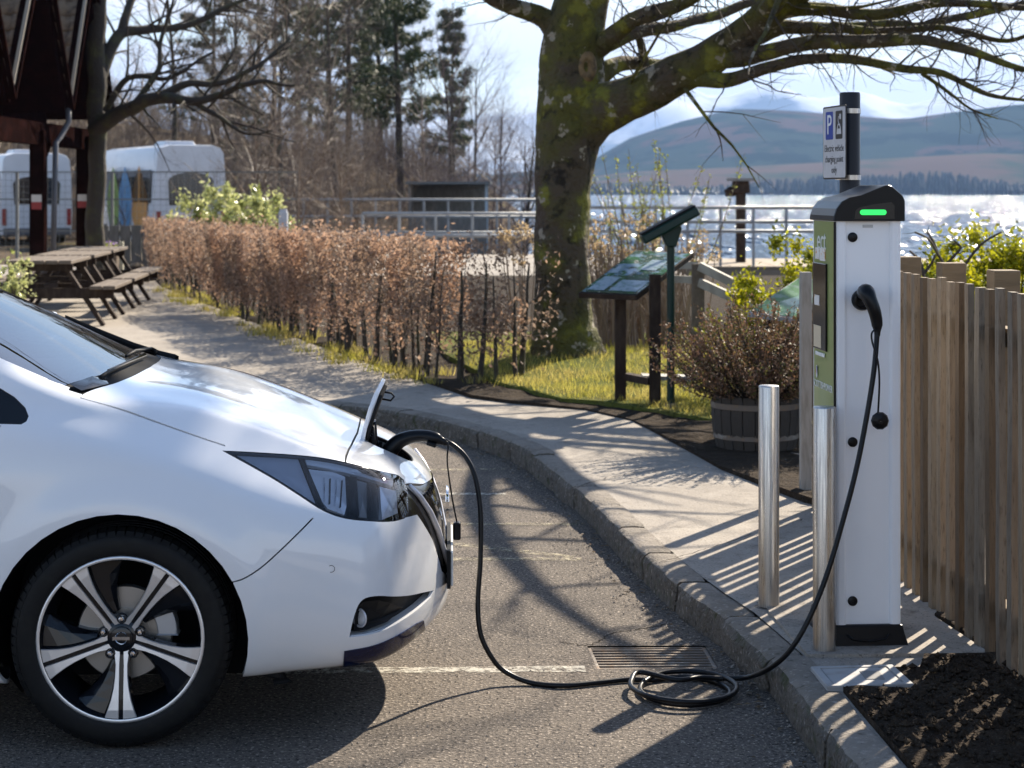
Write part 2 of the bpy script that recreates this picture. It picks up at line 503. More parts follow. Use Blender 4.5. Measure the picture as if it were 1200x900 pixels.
# --- gully grating: frame and bars over a pit
def lerp2(a, b, t): return a + (b - a) * t
gc = sum((Vector(p) for p in GU), Vector()) / 4
grate = empty('gully_grating', (gc.x, gc.y, 0), label='rusty iron gully grating set in the asphalt beside the kerb', cat='grating')
def grate_pt(a, c, z): 
    p = lerp2(lerp2(GU[0], GU[1], a), lerp2(GU[3], GU[2], a), c); return Vector((p.x - gc.x, p.y - gc.y, z))
b = MB()
for a0, c0, a1, c1 in ((0.01, 0.02, 0.99, 0.02), (0.99, 0.02, 0.99, 0.98), (0.99, 0.98, 0.01, 0.98), (0.01, 0.98, 0.01, 0.02)):
    b.bar(grate_pt(a0, c0, -0.025), grate_pt(a1, c1, -0.025), 0.016, 0.04)
b.build('frame', M_iron, grate, bevel=0.002)
for i in range(8):
    c = 0.10 + 0.80 * i / 7
    MB().bar(grate_pt(0.02, c, -0.02), grate_pt(0.98, c, -0.02), 0.0125, 0.028).build('bar', M_iron, grate, bevel=0.002)
for a in (0.33, 0.66):
    MB().bar(grate_pt(a, 0.03, -0.024), grate_pt(a, 0.97, -0.024), 0.022, 0.026).build('cross_bar', M_iron, grate)
b = MB()
q = [grate_pt(0, 0, -0.004), grate_pt(1, 0, -0.004), grate_pt(1, 1, -0.004), grate_pt(0, 1, -0.004)]
q2 = [p + Vector((0, 0, -0.4)) for p in q]
b.add(q + q2, [(0, 1, 5, 4), (1, 2, 6, 5), (2, 3, 7, 6), (3, 0, 4, 7), (4, 5, 6, 7)])
b.build('pit', M_pit, grate)

# --- painted bay lines
def strip(u0, v0, u1, v1, w, mat, name='bay_line', seed=0):
    a, c = ground(u0, v0), ground(u1, v1)
    d = (c - a); n = Vector((-d.y, d.x, 0)).normalized() * w / 2
    bb = MB(); m = 24; rr = random.Random(seed)
    for i in range(m + 1):
        p = a + d * (i / m)
        e1, e2 = rr.uniform(0.8, 1.05), rr.uniform(0.8, 1.05)
        bb.v += [(p.x - n.x * e1, p.y - n.y * e1, 0.0016), (p.x + n.x * e2, p.y + n.y * e2, 0.0016)]
    for i in range(m): bb.f.append((2 * i, 2 * i + 2, 2 * i + 3, 2 * i + 1)); bb.m.append(0)
    o = bb.build(name, mat, road)
    return o
strip(150, 788, 686, 784, 0.085, M_paint, seed=1)
strip(380, 655.5, 682, 655.5, 0.07, M_paint_y, seed=2)
strip(400, 614, 676, 614.5, 0.07, M_paint_y, seed=3)
strip(520, 636, 672, 653, 0.075, M_paint_y, seed=4)
strip(420, 579, 593, 579, 0.07, M_paint, seed=5)
strip(440, 551, 594, 550, 0.07, M_paint_y, seed=6)

# --- cracks in the asphalt and the path
M_crack = pmat('dirt_filled_crack', (.028, .023, .018), 1.0, spec=.1)
def crack(pts, w, z, parent, seed):
    rr_ = random.Random(seed); P_ = [Vector((p[0], p[1])) for p in smooth_path([(p[0], p[1]) for p in pts], 14)]
    bb = MB()
    for i, p in enumerate(P_):
        d = (P_[min(i + 1, len(P_) - 1)] - P_[max(i - 1, 0)]).normalized(); n = Vector((-d.y, d.x)); q = p + n * rr_.gauss(0, w * .9); h = w * rr_.uniform(.25, .75) * (.3 if i in (0, len(P_) - 1) else 1)
        bb.v += [(q.x - n.x * h, q.y - n.y * h, z), (q.x + n.x * h, q.y + n.y * h, z)]
    for i in range(len(P_) - 1): bb.f.append((2 * i, 2 * i + 2, 2 * i + 3, 2 * i + 1)); bb.m.append(0)
    return bb.build('crack', M_crack, parent)
for k, l in enumerate(([(655, 752), (690, 756), (720, 742), (745, 738), (790, 730)],)):
    crack([ground(u, v) for u, v in l], .005, .0012, road, k)
for k, l in enumerate(([(668, 574), (720, 560), (790, 549), (848, 552)], [(560, 499), (610, 494), (690, 486)], [(770, 662), (830, 645), (900, 622), (942, 610)])):
    crack([ground(u, v, ZP) for u, v in l], .005, ZP + .0085, pavement, 10 + k)
# --- soil beds
def zsoil(base, amp=0.018):
    return lambda x, y: base + amp * (nz(x, y, 9, 7.7) + 0.7 * nz(x, y, 21, 1.3) + 0.5 * nz(x, y, 47, 4.4))
bed_a = [(1.345, 6.12), (1.30, 5.985), (1.005, 5.975), (1.02, 5.6), (1.05, 5.0), (1.09, 4.2), (2.2, 4.2), (2.2, 6.9), (1.60, 6.9), (1.52, 6.75), (1.60, 6.17), (1.37, 6.13)]
cover_hole = [(p.x, p.y) for p in (ground(u, v, .14) for u, v in ((968, 804.5), (1072.5, 801.5), (1047, 777), (949, 779.5)))]
patch('soil_bed', bed_a, 0.035, zsoil(0.135, 0.022), M_soil, holes=[cover_hole], drop=0.05, region=(1.0, 1.75, 4.8, 6.95))
bed_b = [(1.45, 7.05), (1.56, 6.6), (1.60, 6.9), (2.2, 6.9), (2.2, 9.2), (1.52, 9.2), (1.44, 8.6), (1.42, 7.8)]
# main planting bed right of the path, behind the fence end
bed_c = [(1.60, 8.95), (1.44, 9.25), (1.15, 10.36), (0.88, 12.1), (0.80, 12.55), (0.52, 13.15), (0.0, 13.55), (-0.3, 13.9), (-1.15, 16.4), (-3.0, 21.9), (-5.7, 30.5), (-6.4, 33.5), (-4, 34), (8, 34), (8, 9.3), (2.2, 8.95)]
patch('planting_bed', bed_c, 0.14, lambda x, y: 0.14 + 0.03 * nz(x, y, 3, 2) + 0.012 * nz(x, y, 14, 5), M_soil, drop=0.05, region=(-3.5, 4, 9, 22))
# lawn round the tree and the display boards
LAWN = [(0.36, 13.5), (0.62, 13.32), (0.95, 12.85), (1.3, 12.3), (2.2, 12.0), (5.5, 12.2), (6.5, 17.5), (3.5, 19.5), (-0.9, 20.0), (-0.6, 17.0), (-0.1, 14.6)]
def zlawn(x, y): return 0.165 + 0.025 * nz(x, y, 1.6, 9) + 0.09 * math.exp(-((x - 0.5) ** 2 + (y - 16.6) ** 2) / 0.9)
lawn = patch('lawn', LAWN, 0.16, zlawn, M_turf, drop=0.06, region=(-1, 4, 12, 20))

# clods and grit on the bare soil
cl = MB(); rc = random.Random(33)
for k in range(1700):
    x, y = rc.uniform(1.02, 1.60), rc.uniform(4.95, 6.12)
    if not in_poly(x, y, bed_a) or in_poly(x, y, cover_hole): continue
    s_ = rc.uniform(.003, .011) if rc.random() < .9 else rc.uniform(.011, .020); zc = zsoil(0.135, 0.022)(x, y) + s_ * .3
    cl.add([(x + s_ * rc.uniform(.7, 1.2) * dx, y + s_ * rc.uniform(.7, 1.2) * dy, zc + s_ * rc.uniform(.6, 1.0) * dz) for dx, dy, dz in ((1, 0, 0), (0, 1, 0), (-1, 0, 0), (0, -1, 0), (0, 0, 1), (0, 0, -1))],
           [(0, 1, 4), (1, 2, 4), (2, 3, 4), (3, 0, 4), (1, 0, 5), (2, 1, 5), (3, 2, 5), (0, 3, 5)])
tag(cl.build('soil_clods', M_soil), 'loose clods and grit on the bare soil by the fence', 'soil', kind='stuff')
gr = MB(); M_grit = pmat('road_grit', (.17, .145, .12), .95, var=[(40, (.32, .28, .23), .5, .6), (25, (.06, .05, .04), .55, .65)])
for k in range(2600):
    if k % 2:
        p, d, n_ = kpt(rc.uniform(8.0, 17.5)); q = p - n_ * (abs(rc.gauss(0, .09)) + .006); x, y = q.x, q.y
    else: x, y = rc.uniform(-.5, .9), rc.uniform(5.0, 9.0)
    if in_poly(x, y, gully_hole) or (k % 2 == 0 and x > np.interp(y, [5.4, 6.9, 9.5], [.86, .72, .34])): continue
    s_ = rc.uniform(.0015, .0045) * (1.6 if k % 2 else 1)
    gr.add([(x + s_ * rc.uniform(.7, 1.2) * dx, y + s_ * rc.uniform(.7, 1.2) * dy, s_ * .5 + s_ * rc.uniform(.6, 1.0) * dz) for dx, dy, dz in ((1, 0, 0), (0, 1, 0), (-1, 0, 0), (0, -1, 0), (0, 0, 1))], [(0, 1, 4), (1, 2, 4), (2, 3, 4), (3, 0, 4)])
tag(gr.build('road_grit', M_grit), 'fine grit scattered over the asphalt and gutter', 'grit', kind='stuff')
# --- terrain beyond, falling to the lake on the right
LAKE_Z = -1.9
M_ground = pmat('rough_grass', (0.085, 0.062, 0.042), 1.0, spec=0.05, var=[(0.25, (0.12, 0.09, 0.06), 0.45, 0.65), (1.3, (0.05, 0.042, 0.028), 0.5, 0.7), (0.045, (0.17, 0.165, 0.045), 0.56, 0.64)], bump=(6, 0.7, 0.1))
def zground(x, y):
    z = -0.07
    sm = lambda t: (lambda q: q * q * (3 - 2 * q))(max(0.0, min(1.0, t)))
    # shore: falls away to the lake on the right and straight ahead
    z -= 3.6 * sm((y - 36 - 3 * nz(x, y, 0.05, 3)) / 22)
    # wooded bank coming round on the left
    k = sm((3.5 - x + 2 * nz(x, y, 0.06, 4)) / 9) * sm((y - 52 - 16 * sm((-x - 6) / 4)) / 30)
    z += (3.6 + 2.6 + 3.2 * sm((-x - 4) / 26) + 1.2 * nz(x, y, 0.05, 6)) * k
    # level car park on the far left
    k2 = sm((-x - 4.5) / 3.5) * (1 - k)
    z += 3.6 * sm((y - 36) / 22) * k2
    return z
b = MB(); gx = [-900, -420, -220, -140, -100, -80] + list(np.arange(-64, 40, 4.0)) + [48, 70, 120, 260, 600, 900]
gy = [-300, -100, -40, -20] + list(np.arange(-8, 50, 6.0)) + list(np.arange(50, 150, 5.0)) + [160, 190, 240, 320]
for y in gy:
    for x in gx: b.v.append((x, y, zground(x, y) if y > 30 else -0.07))
nx = len(gx)
for j in range(len(gy) - 1):
    for i in range(nx - 1): b.f.append((j * nx + i, j * nx + i + 1, (j + 1) * nx + i + 1, (j + 1) * nx + i)); b.m.append(0)
tag(b.build('ground', M_ground, smooth=True), kind='structure')

# --- lake
M_water = bpy.data.materials.new('lake_water')
nt, N, L_, bs = nodes_of(M_water)
bs.inputs['Base Color'].default_value = (0.03, 0.06, 0.10, 1); bs.inputs['Roughness'].default_value = 0.10; bs.inputs['IOR'].default_value = 1.33
g = N.new('ShaderNodeNewGeometry'); mp = N.new('ShaderNodeMapping'); mp.inputs['Scale'].default_value = (0.8, 0.10, 1.0)
L_.new(g.outputs['Position'], mp.inputs['Vector'])
n1 = N.new('ShaderNodeTexNoise'); n1.inputs['Scale'].default_value = 1.0; n1.inputs['Detail'].default_value = 3; n1.inputs['Roughness'].default_value = 0.6
L_.new(mp.outputs[0], n1.inputs['Vector'])
def vmath(op, a, b=None):
    n = N.new('ShaderNodeVectorMath'); n.operation = op; L_.new(a, n.inputs[0])
    if b is not None: n.inputs[1].default_value = b
    return n.outputs[0]
wv = vmath('NORMALIZE', vmath('ADD', vmath('MULTIPLY', vmath('SUBTRACT', n1.outputs['Color'], (.5, .5, .5)), (4.6, 4.6, 0.0)), (0, 0, 1)))   # choppy wave facets
L_.new(wv, bs.inputs['Normal'])
b = MB(); b.add([(-9000, 40, LAKE_Z), (9000, 40, LAKE_Z), (9000, 9000, LAKE_Z), (-9000, 9000, LAKE_Z)], [(0, 1, 2, 3)])
tag(b.build('lake', M_water), kind='structure')

# --- hills across the lake and snowy mountains behind
def ridge(name, D0, D1, ctrl, mat, rough, seed, nxx=150, nyy=26, base=LAKE_Z - 3, u0=-900, u1=2600, back=1.0):
    "hill range: ctrl gives skyline rows of the photograph at columns u, at distance about D1"
    us = [c[0] for c in ctrl]; vv = [c[1] for c in ctrl]
    bb = MB()
    for j in range(nyy + 1):
        t = j / nyy
        for i in range(nxx + 1):
            u = u0 + (u1 - u0) * i / nxx
            top = np.interp(u, us, vv)
            D = D0 + (D1 - D0) * min(t, 1.0) * 1.25
            X = (u - 600) / FPX * (D0 * 0.4 + D * 0.6)
            H = (HOR - top) / FPX * D1
            tt = t * 1.25
            prof = math.sin(min(tt, 1.0) * math.pi / 2) ** 1.25 if tt <= 1 else 1.0 - (tt - 1) * 1.6
            n_ = mnoise.fractal(Vector((X / 700.0 + seed, D / 700.0, seed)), 1.0, 2.0, 5)
            z = base + (H - base) * prof + H * rough * n_ * math.sin(min(1, tt) * math.pi) 
            bb.v.append((X, D, z))
    w = nxx + 1
    for j in range(nyy):
        for i in range(nxx): bb.f.append((j * w + i, j * w + i + 1, (j + 1) * w + i + 1, (j + 1) * w + i)); bb.m.append(0)
    return tag(bb.build(name, mat, smooth=True), kind='structure')
M_hill = pmat('moorland_hill', (0.030, 0.045, 0.034), 1.0, spec=0.0, var=[(0.003, (0.075, 0.055, 0.048), 0.50, 0.54, 7), (0.009, (0.016, 0.026, 0.020), 0.52, 0.56)])
M_low = pmat('lower_moor', (0.10, 0.075, 0.062), 1.0, spec=0.0, var=[(0.006, (0.045, 0.062, 0.045), 0.46, 0.6, 7)])
M_snow = pmat('snowy_mountain', (0.72, 0.75, 0.80), 1.0, spec=0.0, var=[(0.0016, (0.16, 0.20, 0.26), 0.50, 0.62, 8)])
ridge('hills', 2900, 4200, [(-900, 120), (-300, 128), (0, 140), (300, 170), (560, 205), (690, 196), (760, 160), (830, 140), (900, 126), (960, 128), (1040, 134), (1120, 140), (1200, 132), (1400, 120), (1800, 132), (2600, 140)], M_hill, 0.16, 3.3)
ridge('foothills', 2420, 3000, [(-900, 190), (0, 200), (560, 218), (680, 208), (760, 200), (900, 194), (1050, 186), (1200, 178), (1500, 186), (2600, 196)], M_low, 0.14, 8.1, nyy=14)
ridge('snowy_mountains', 7600, 9800, [(-900, 92), (0, 108), (560, 150), (680, 118), (760, 104), (810, 96), (860, 118), (925, 104), (980, 122), (1040, 108), (1100, 124), (1160, 112), (1230, 108), (1500, 92), (2600, 110)], M_snow, 0.20, 5.9)
# far lakeside wood, one mass of small conical crowns
M_farwood = leafmat('far_wood', (0.03, 0.042, 0.03), (0.05, 0.045, 0.032), transl=0.05, scale=0.01)
b = MB(); rw = random.Random(3)
for i in range(3200):
    u = rw.uniform(-200, 1500); D = rw.uniform(2380, 2480)
    X = (u - 600) / FPX * D; h = rw.uniform(9, 20) * (0.75 + 0.9 * nz(X, D, 0.006, 2)) + (5 if u > 950 else 0); r_ = rw.uniform(2.5, 6)
    zb = LAKE_Z
    b.tube([(X, D, zb), (X, D, zb + h * 0.35), (X + rw.uniform(-1, 1), D, zb + h)], [r_ * 0.8, r_, r_ * 0.12], n=5)
tag(b.build('far_wood', M_farwood, smooth=False), 'dark band of woodland along the far lake shore', 'wood', kind='stuff')
# ================================================================== charging point, bollards, sign, fence, cable
M_cwhite = pmat('charger_white_paint', (0.86, 0.865, 0.88), 0.38, coat=0.3, var=[(3, (0.82, 0.825, 0.84), 0.5, 0.7)])
M_cgreen = pmat('charger_green_panel', (0.22, 0.28, 0.085), 0.35, coat=0.2)
M_cblack = pmat('charger_black_plastic', (0.006, 0.0065, 0.008), 0.30, spec=0.25)
M_cgrey = pmat('charger_grey_cap', (0.020, 0.024, 0.032), 0.30, metal=0.4, spec=0.4)
M_led = pmat('green_status_light', (0.02, 0.35, 0.08), 0.3, emit=(0.02, 0.62, 0.09), emit_s=0.75)
M_screen = pmat('screen_glass', (0.006, 0.006, 0.007), 0.10, spec=0.3)
M_sticker = pmat('white_sticker', (0.72, 0.70, 0.66), 0.5, var=[(60, (0.62, 0.35, 0.12), 0.58, 0.62)])
M_print_w = pmat('white_print', (0.75, 0.76, 0.72), 0.5)
M_steel = pmat('brushed_stainless', (0.55, 0.53, 0.50), 0.30, metal=1.0, obj=True, stretch=(60, 60, 1.2), var=[(3, (0.42, 0.40, 0.38), 0.42, 0.62)], rvar=(6, 0.22, 0.40), bump=(6, 0.10, 0.001))
M_post_d = pmat('dark_blue_post_paint', (0.008, 0.010, 0.017), 0.35, spec=0.3)
M_cable = pmat('cable_rubber', (0.006, 0.006, 0.007), 0.36, spec=0.3, bump=(300, 0.05, 0.0005))
M_sign_w = pmat('grey_white_sign', (0.50, 0.50, 0.51), 0.35, var=[(14, (0.56, 0.56, 0.57), 0.4, 0.6)])
M_sign_b = pmat('sign_blue', (0.010, 0.045, 0.30), 0.35)
M_sign_k = pmat('sign_black_print', (0.012, 0.012, 0.013), 0.4)

# --- charging post. local frame: front towards -y, width along x
CW, CD = 0.224, 0.335
p0 = ground(980, 762, ZP)
ch = empty('charging_point', (1.185, 6.30 + CD / 2, ZP), R(4.0), 'white and green electric vehicle charging post with black cap and green light', 'charging post')
zb, zt = 0.078, 1.432
b = MB()
# body: front channel with two rounded ribs left and right, flat sides
hw, hd = CW / 2, CD / 2
front = [(-hw, -hd + .012), (-hw + .003, -hd + .003), (-hw + .012, -hd), (-hw + .030, -hd), (-hw + .036, -hd + .004), (-hw + .038, -hd + .012), (hw - .038, -hd + .012), (hw - .036, -hd + .004), (hw - .030, -hd), (hw - .012, -hd), (hw - .003, -hd + .003), (hw, -hd + .012)]
outl = front + [(hw, hd - .012), (hw - .012, hd), (-hw + .012, hd), (-hw, hd - .012)]
b.prism(outl, zb, zt)
body = b.build('body', M_cwhite, ch)
# black base shoe, flared at the foot
b = MB(); base_o = [(-hw - .004, -hd - .004), (hw + .004, -hd - .004), (hw + .004, hd + .004), (-hw - .004, hd + .004)]
n = 4; lv = [(0, .016), (.012, .016), (.05, .006), (.078, .0)]
for z, e in lv:
    for x, y in base_o: b.v.append((x + math.copysign(e, x), y + math.copysign(e, y), z))
for i in range(3):
    for j in range(4): b.f.append((i * 4 + j, i * 4 + (j + 1) % 4, (i + 1) * 4 + (j + 1) % 4, (i + 1) * 4 + j)); b.m.append(0)
b.f.append((12, 13, 14, 15)); b.m.append(0)
shoe = b.build('base_shoe', M_cblack, ch, bevel=.006)
MB().tube([(-hw + .035, -hd - .020, .050), (-hw + .055, -hd - .024, .034), (0, -hd - .024, .028), (hw - .06, -hd - .024, .034), (hw - .045, -hd - .020, .050)], .004, 6).build('shoe_rib', M_cblack, shoe, smooth=True)
# green panel on the road side (-x face) and its print
gx = -hw - .0025
b = MB()
poly = [(-hd + .006, zt - .002), (hd - .030, zt - .002), (hd - .030, .66), (-hd + .006 + .10, .60), (-hd + .006, .585)]
b.add([(gx, y, z) for y, z in poly] + [(-hw + .0005, y, z) for y, z in poly], [tuple(range(5)), ] + [(i, 5 + i, 5 + (i + 1) % 5, (i + 1) % 5) for i in range(5)])
gp = b.build('green_panel', M_cgreen, ch)
MB().box((-hw - .003, -hd + .003, (zt + zb) / 2), (.006, .008, zt - zb - .004)).build('edge_trim', M_cblack, ch)
sc_z = 1.135
b = MB(); b.box((gx - .003, .03, sc_z), (.008, .185, .30)); scr = b.build('screen', M_screen, ch, bevel=.003)
MB().box((gx - .0075, .055, sc_z - .105), (.002, .105, .075)).build('notice', pmat('cream_notice', (.62, .52, .36), .5), scr)
MB().box((gx - .0075, .062, sc_z + .02), (.002, .07, .035)).build('notice', M_sticker, scr)
MB().box((gx - .004, .03, sc_z - .165), (.003, .13, .012)).build('label_strip', M_print_w, ch)
MB().box((gx - .002, .075, sc_z + .182), (.003, .060, .040)).build('sticker', M_sticker, ch)
MB().box((gx - .002, .000, sc_z + .180), (.003, .075, .044)).build('sticker', M_sticker, ch)
Mside = Matrix.Translation((gx - .0015, 0, 0)) @ Matrix.Rotation(R(-90), 4, 'Z') @ Matrix.Rotation(R(90), 4, 'X')
def on_side(y, z): return Matrix.Translation((0, y, z)) @ Mside
text_obj('ect', .105, M_print_w, 'logo_lettering', gp, on_side(.02, 1.362), xs=1.0)
text_obj('SCOTTISHPOWER', .034, M_print_w, 'power_lettering', gp, on_side(.0, .862), xs=1.0)
b = MB(); b.add([(gx - .003, .085 + .012 * math.cos(a) * (1 if k % 2 == 0 else 1), .905 + .022 * math.sin(a)) for k, a in enumerate(np.linspace(0, 2 * math.pi, 16, endpoint=False))], [tuple(range(16))]); b.build('emblem', M_print_w, gp)
b = MB(); b.add([(gx - .0038, .080, .892), (gx - .0038, .072, .920), (gx - .0038, .084, .925)], [(0, 1, 2)]); b.build('emblem_drop', M_sign_b, gp)
b = MB(); b.add([(gx - .0038, .098, .890), (gx - .0038, .090, .905), (gx - .0038, .094, .925)], [(0, 1, 2)]); b.build('emblem_drop', pmat('emblem_orange', (.6, .2, .03), .5), gp)
# dark round plugs in the front
for z, x in ((1.378, -.052), (.69, -.052), (.156, -.052)):
    MB().lathe([(.0165, .0), (.0165, -.005), (.013, -.007), (.0005, -.0072)], 22, c=(x, -hd + .012, z), axis='Y').build('lock_plug', M_cblack, ch, smooth=True, sharp=40)
MB().box((.0, -hd + .0112, 1.415), (.035, .003, .010)).build('serial_plate', pmat('serial_plate_grey', (.5, .5, .5), .5), ch)
# cap: low rounded left shoulder, rising to the right, bevelled right corner
cw = hw + .010
cp = [(-cw, zt), (cw, zt), (cw, zt + .070), (cw - .008, zt + .086), (cw - .045, zt + .118), (cw - .055, zt + .122), (cw - .068, zt + .121), (-cw + .095, zt + .088), (-cw + .055, zt + .080), (-cw + .028, zt + .066), (-cw + .010, zt + .042), (-cw + .002, zt + .018)]
Mcap = Matrix.Rotation(R(90), 4, 'X')
b = MB(); b.prism(cp, -hd - .008, hd + .010, Mcap); cap = b.build('cap', M_cgrey, ch, bevel=.004)
face = [(x * .985, zt + .0015 + (z - zt) * .975) for x, z in cp]
b = MB(); b.prism(face, hd + .0095, hd + .0125, Mcap); b.build('cap_face', M_cblack, cap)
rec = [(-.052, zt + .008), (.085, zt + .008), (.085, zt + .052), (.075, zt + .064), (.02, zt + .058), (-.035, zt + .046), (-.048, zt + .036)]
b = MB(); b.prism(rec, hd + .0120, hd + .0140, Mcap); b.build('cap_recess', pmat('cap_recess_black', (.004, .004, .005), .2), cap)
led = [(.012 + (.044 - .008) * sx + .009 * math.cos(a), zt + .030 + .009 * math.sin(a)) for sx, rng in ((1, np.linspace(-math.pi / 2, math.pi / 2, 9)), (-1, np.linspace(math.pi / 2, 1.5 * math.pi, 9))) for a in rng]
b = MB(); b.prism(led, hd + .0130, hd + .0160, Mcap); b.build('status_light', M_led, cap)
# socket disc
SOCK = Vector((-.020, -hd + .012, 1.168))
MB().lathe([(.036, .0), (.036, -.012), (.032, -.020), (.024, -.022), (.022, -.010), (.0005, -.010)], 28, c=SOCK, axis='Y').build('socket', M_cblack, ch, smooth=True, sharp=40)

# --- stainless bollards
def bollard(u, v, label):
    p = ground(u, v, ZP)
    r_ = empty('bollard', (p.x, p.y, ZP - .002), label=label, cat='bollard', group='steel bollards guarding the charging post')
    MB().lathe([(.038, -.02), (.038, .815), (.0368, .8185), (.0345, .820), (.0005, .8212)], 40).build('tube', M_steel, r_, smooth=True, sharp=45)
    MB().lathe([(.060, -.004), (.058, .004), (.046, .007), (.0385, .0085)], 28).build('collar', M_kerb, r_, smooth=True)
    return r_
bollard(966, 765, 'stainless steel bollard standing right against the charging post')
bollard(901, 712, 'stainless steel bollard standing alone out on the bare pavement')

# --- access cover in the pavement edge
cc = [ground(u, v, .140) for u, v in ((969, 803.5), (1071, 800.5), (1046, 778), (950, 780.5))]
cb0 = sum(cc, Vector()) / 4
cov = empty('access_cover', (cb0.x, cb0.y, ZP), label='square concrete access cover let into the soil by the charger', cat='cover')
def cpt(k, z): return [Vector(((p.x - cb0.x) * k, (p.y - cb0.y) * k, z)) for p in cc]
def slab(k0, z0, k1, z1):
    bb = MB(); bb.add(cpt(k0, z0) + cpt(k1, z1), [(4, 5, 6, 7), (0, 1, 5, 4), (1, 2, 6, 5), (2, 3, 7, 6), (3, 0, 4, 7)]); return bb
bb = MB(); bb.add(cpt(1, -.05) + cpt(1, .016) + cpt(.985, .019) + cpt(.82, .019) + cpt(.815, .008), [(0, 1, 5, 4), (1, 2, 6, 5), (2, 3, 7, 6), (3, 0, 4, 7)] + [(4 * k + i, 4 * k + (i + 1) % 4, 4 * k + 4 + (i + 1) % 4, 4 * k + 4 + i) for k in (1, 2, 3) for i in range(4)]); bb.build('frame', M_cover, cov)
slab(.80, -.005, .79, .017).build('lid', M_cover, cov, bevel=.003)
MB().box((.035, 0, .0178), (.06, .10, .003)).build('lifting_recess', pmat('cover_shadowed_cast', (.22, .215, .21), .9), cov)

# --- concrete plinth under the charging point
plinth = [(0.97, 6.165), (1.575, 6.185), (1.47, 7.1), (1.40, 7.75), (1.28, 7.75), (0.95, 7.3), (.93, 6.8)]
patch('charger_plinth', plinth, 0.0, lambda x, y: ZP + .012, M_concrete, drop=.03)

# --- parking sign on its dark post behind the charger
sp = Vector((396 / FPX * 6.98, 6.98, ZP))
sg = empty('parking_sign', sp, label='electric vehicle parking sign plate clamped to a dark round post', cat='sign')
MB().lathe([(.038, 0), (.038, 1.892), (.036, 1.900), (.0005, 1.902)], 32).build('post', M_post_d, sg, smooth=True, sharp=40)
# plate plane runs almost along the view direction, facing the road
P_near, P_far = at(991, 164, 6.84), at(965, 170, 7.09)
dirp = Vector((P_far.x - P_near.x, P_far.y - P_near.y, 0)).normalized(); nrm = Vector((-dirp.y, dirp.x, 0))
pw = .262; ph = .272
pc_ = Vector(((P_near.x + P_far.x) / 2, (P_near.y + P_far.y) / 2, CAM_H + (HOR - 167.0) / FPX * 6.96)) - sp
MP = Matrix(((-dirp.x, 0, nrm.x, pc_.x), (-dirp.y, 0, nrm.y, pc_.y), (0, 1, 0, pc_.z), (0, 0, 0, 1)))   # local x: reading direction, y: up, z: out of the face
def plate_poly(name, poly, mat, h0, h1, parent):
    bb = MB(); bb.prism(poly, h0, h1, MP); return bb.build(name, mat, parent)
def rr(x0, y0, x1, y1, r_=.01, k=4):
    out = []
    for cx_, cy__, a0 in ((x1 - r_, y1 - r_, 0), (x0 + r_, y1 - r_, 90), (x0 + r_, y0 + r_, 180), (x1 - r_, y0 + r_, 270)):
        for i in range(k + 1): a = R(a0 + 90 * i / k); out.append((cx_ + r_ * math.cos(a), cy__ + r_ * math.sin(a)))
    return out
plate = plate_poly('plate', rr(-pw / 2, -ph / 2, pw / 2, ph / 2), M_sign_k, -.003, 0, sg)
plate_poly('sign_face', rr(-pw / 2 + .006, -ph / 2 + .006, pw / 2 - .006, ph / 2 - .006), M_sign_w, .0003, .0010, plate)
plate_poly('blue_panel', rr(-.095, .012, -.012, .116, .006), M_sign_b, .0012, .0018, plate)
plate_poly('black_panel', rr(.018, .012, .095, .116, .006), M_sign_k, .0012, .0018, plate)
text_obj('P', .105, M_print_w, 'parking_letter', plate, MP @ Matrix.Translation((-.053, .064, .002)), xs=1.05)
# car with plug pictogram
icon = [(.030, .030), (.036, .052), (.046, .068), (.068, .068), (.078, .052), (.084, .030)]
plate_poly('car_icon', icon, M_sign_w, .0019, .0023, plate)
plate_poly('car_icon_window', [(.044, .050), (.050, .062), (.064, .062), (.070, .050)], M_sign_k, .0024, .0027, plate)
plate_poly('plug_icon', rr(.062, .084, .080, .104, .004), M_sign_w, .0019, .0023, plate)
bb = MB(); bb.tube([MP @ Vector(p) for p in ((.057, .068, .0021), (.050, .080, .0021), (.054, .092, .0021), (.062, .094, .0021))], .002, 5); bb.build('plug_lead_icon', M_sign_w, plate)
for txt, y in (('Electric vehicle', -.022), ('charging point', -.062), ('only', -.102)):
    text_obj(txt, .036, M_sign_k, 'sign_lettering', plate, MP @ Matrix.Translation((0, y, .0012)))
for v in (130, 208):
    z = CAM_H + (HOR - v) / FPX * 6.96 - ZP
    MB().lathe([(.0383, -.009), (.0405, -.009), (.0405, .009), (.0383, .009)], 32, c=(0, 0, z)).build('clamp_band', M_steel, sg, smooth=True, sharp=40)
    MB().bar(Vector((-.034, -.006, z)), Vector((pc_.x - nrm.x * .004, pc_.y * 0 - .004, z)), .020, .016).build('clamp_bracket', M_steel, sg, bevel=.002)

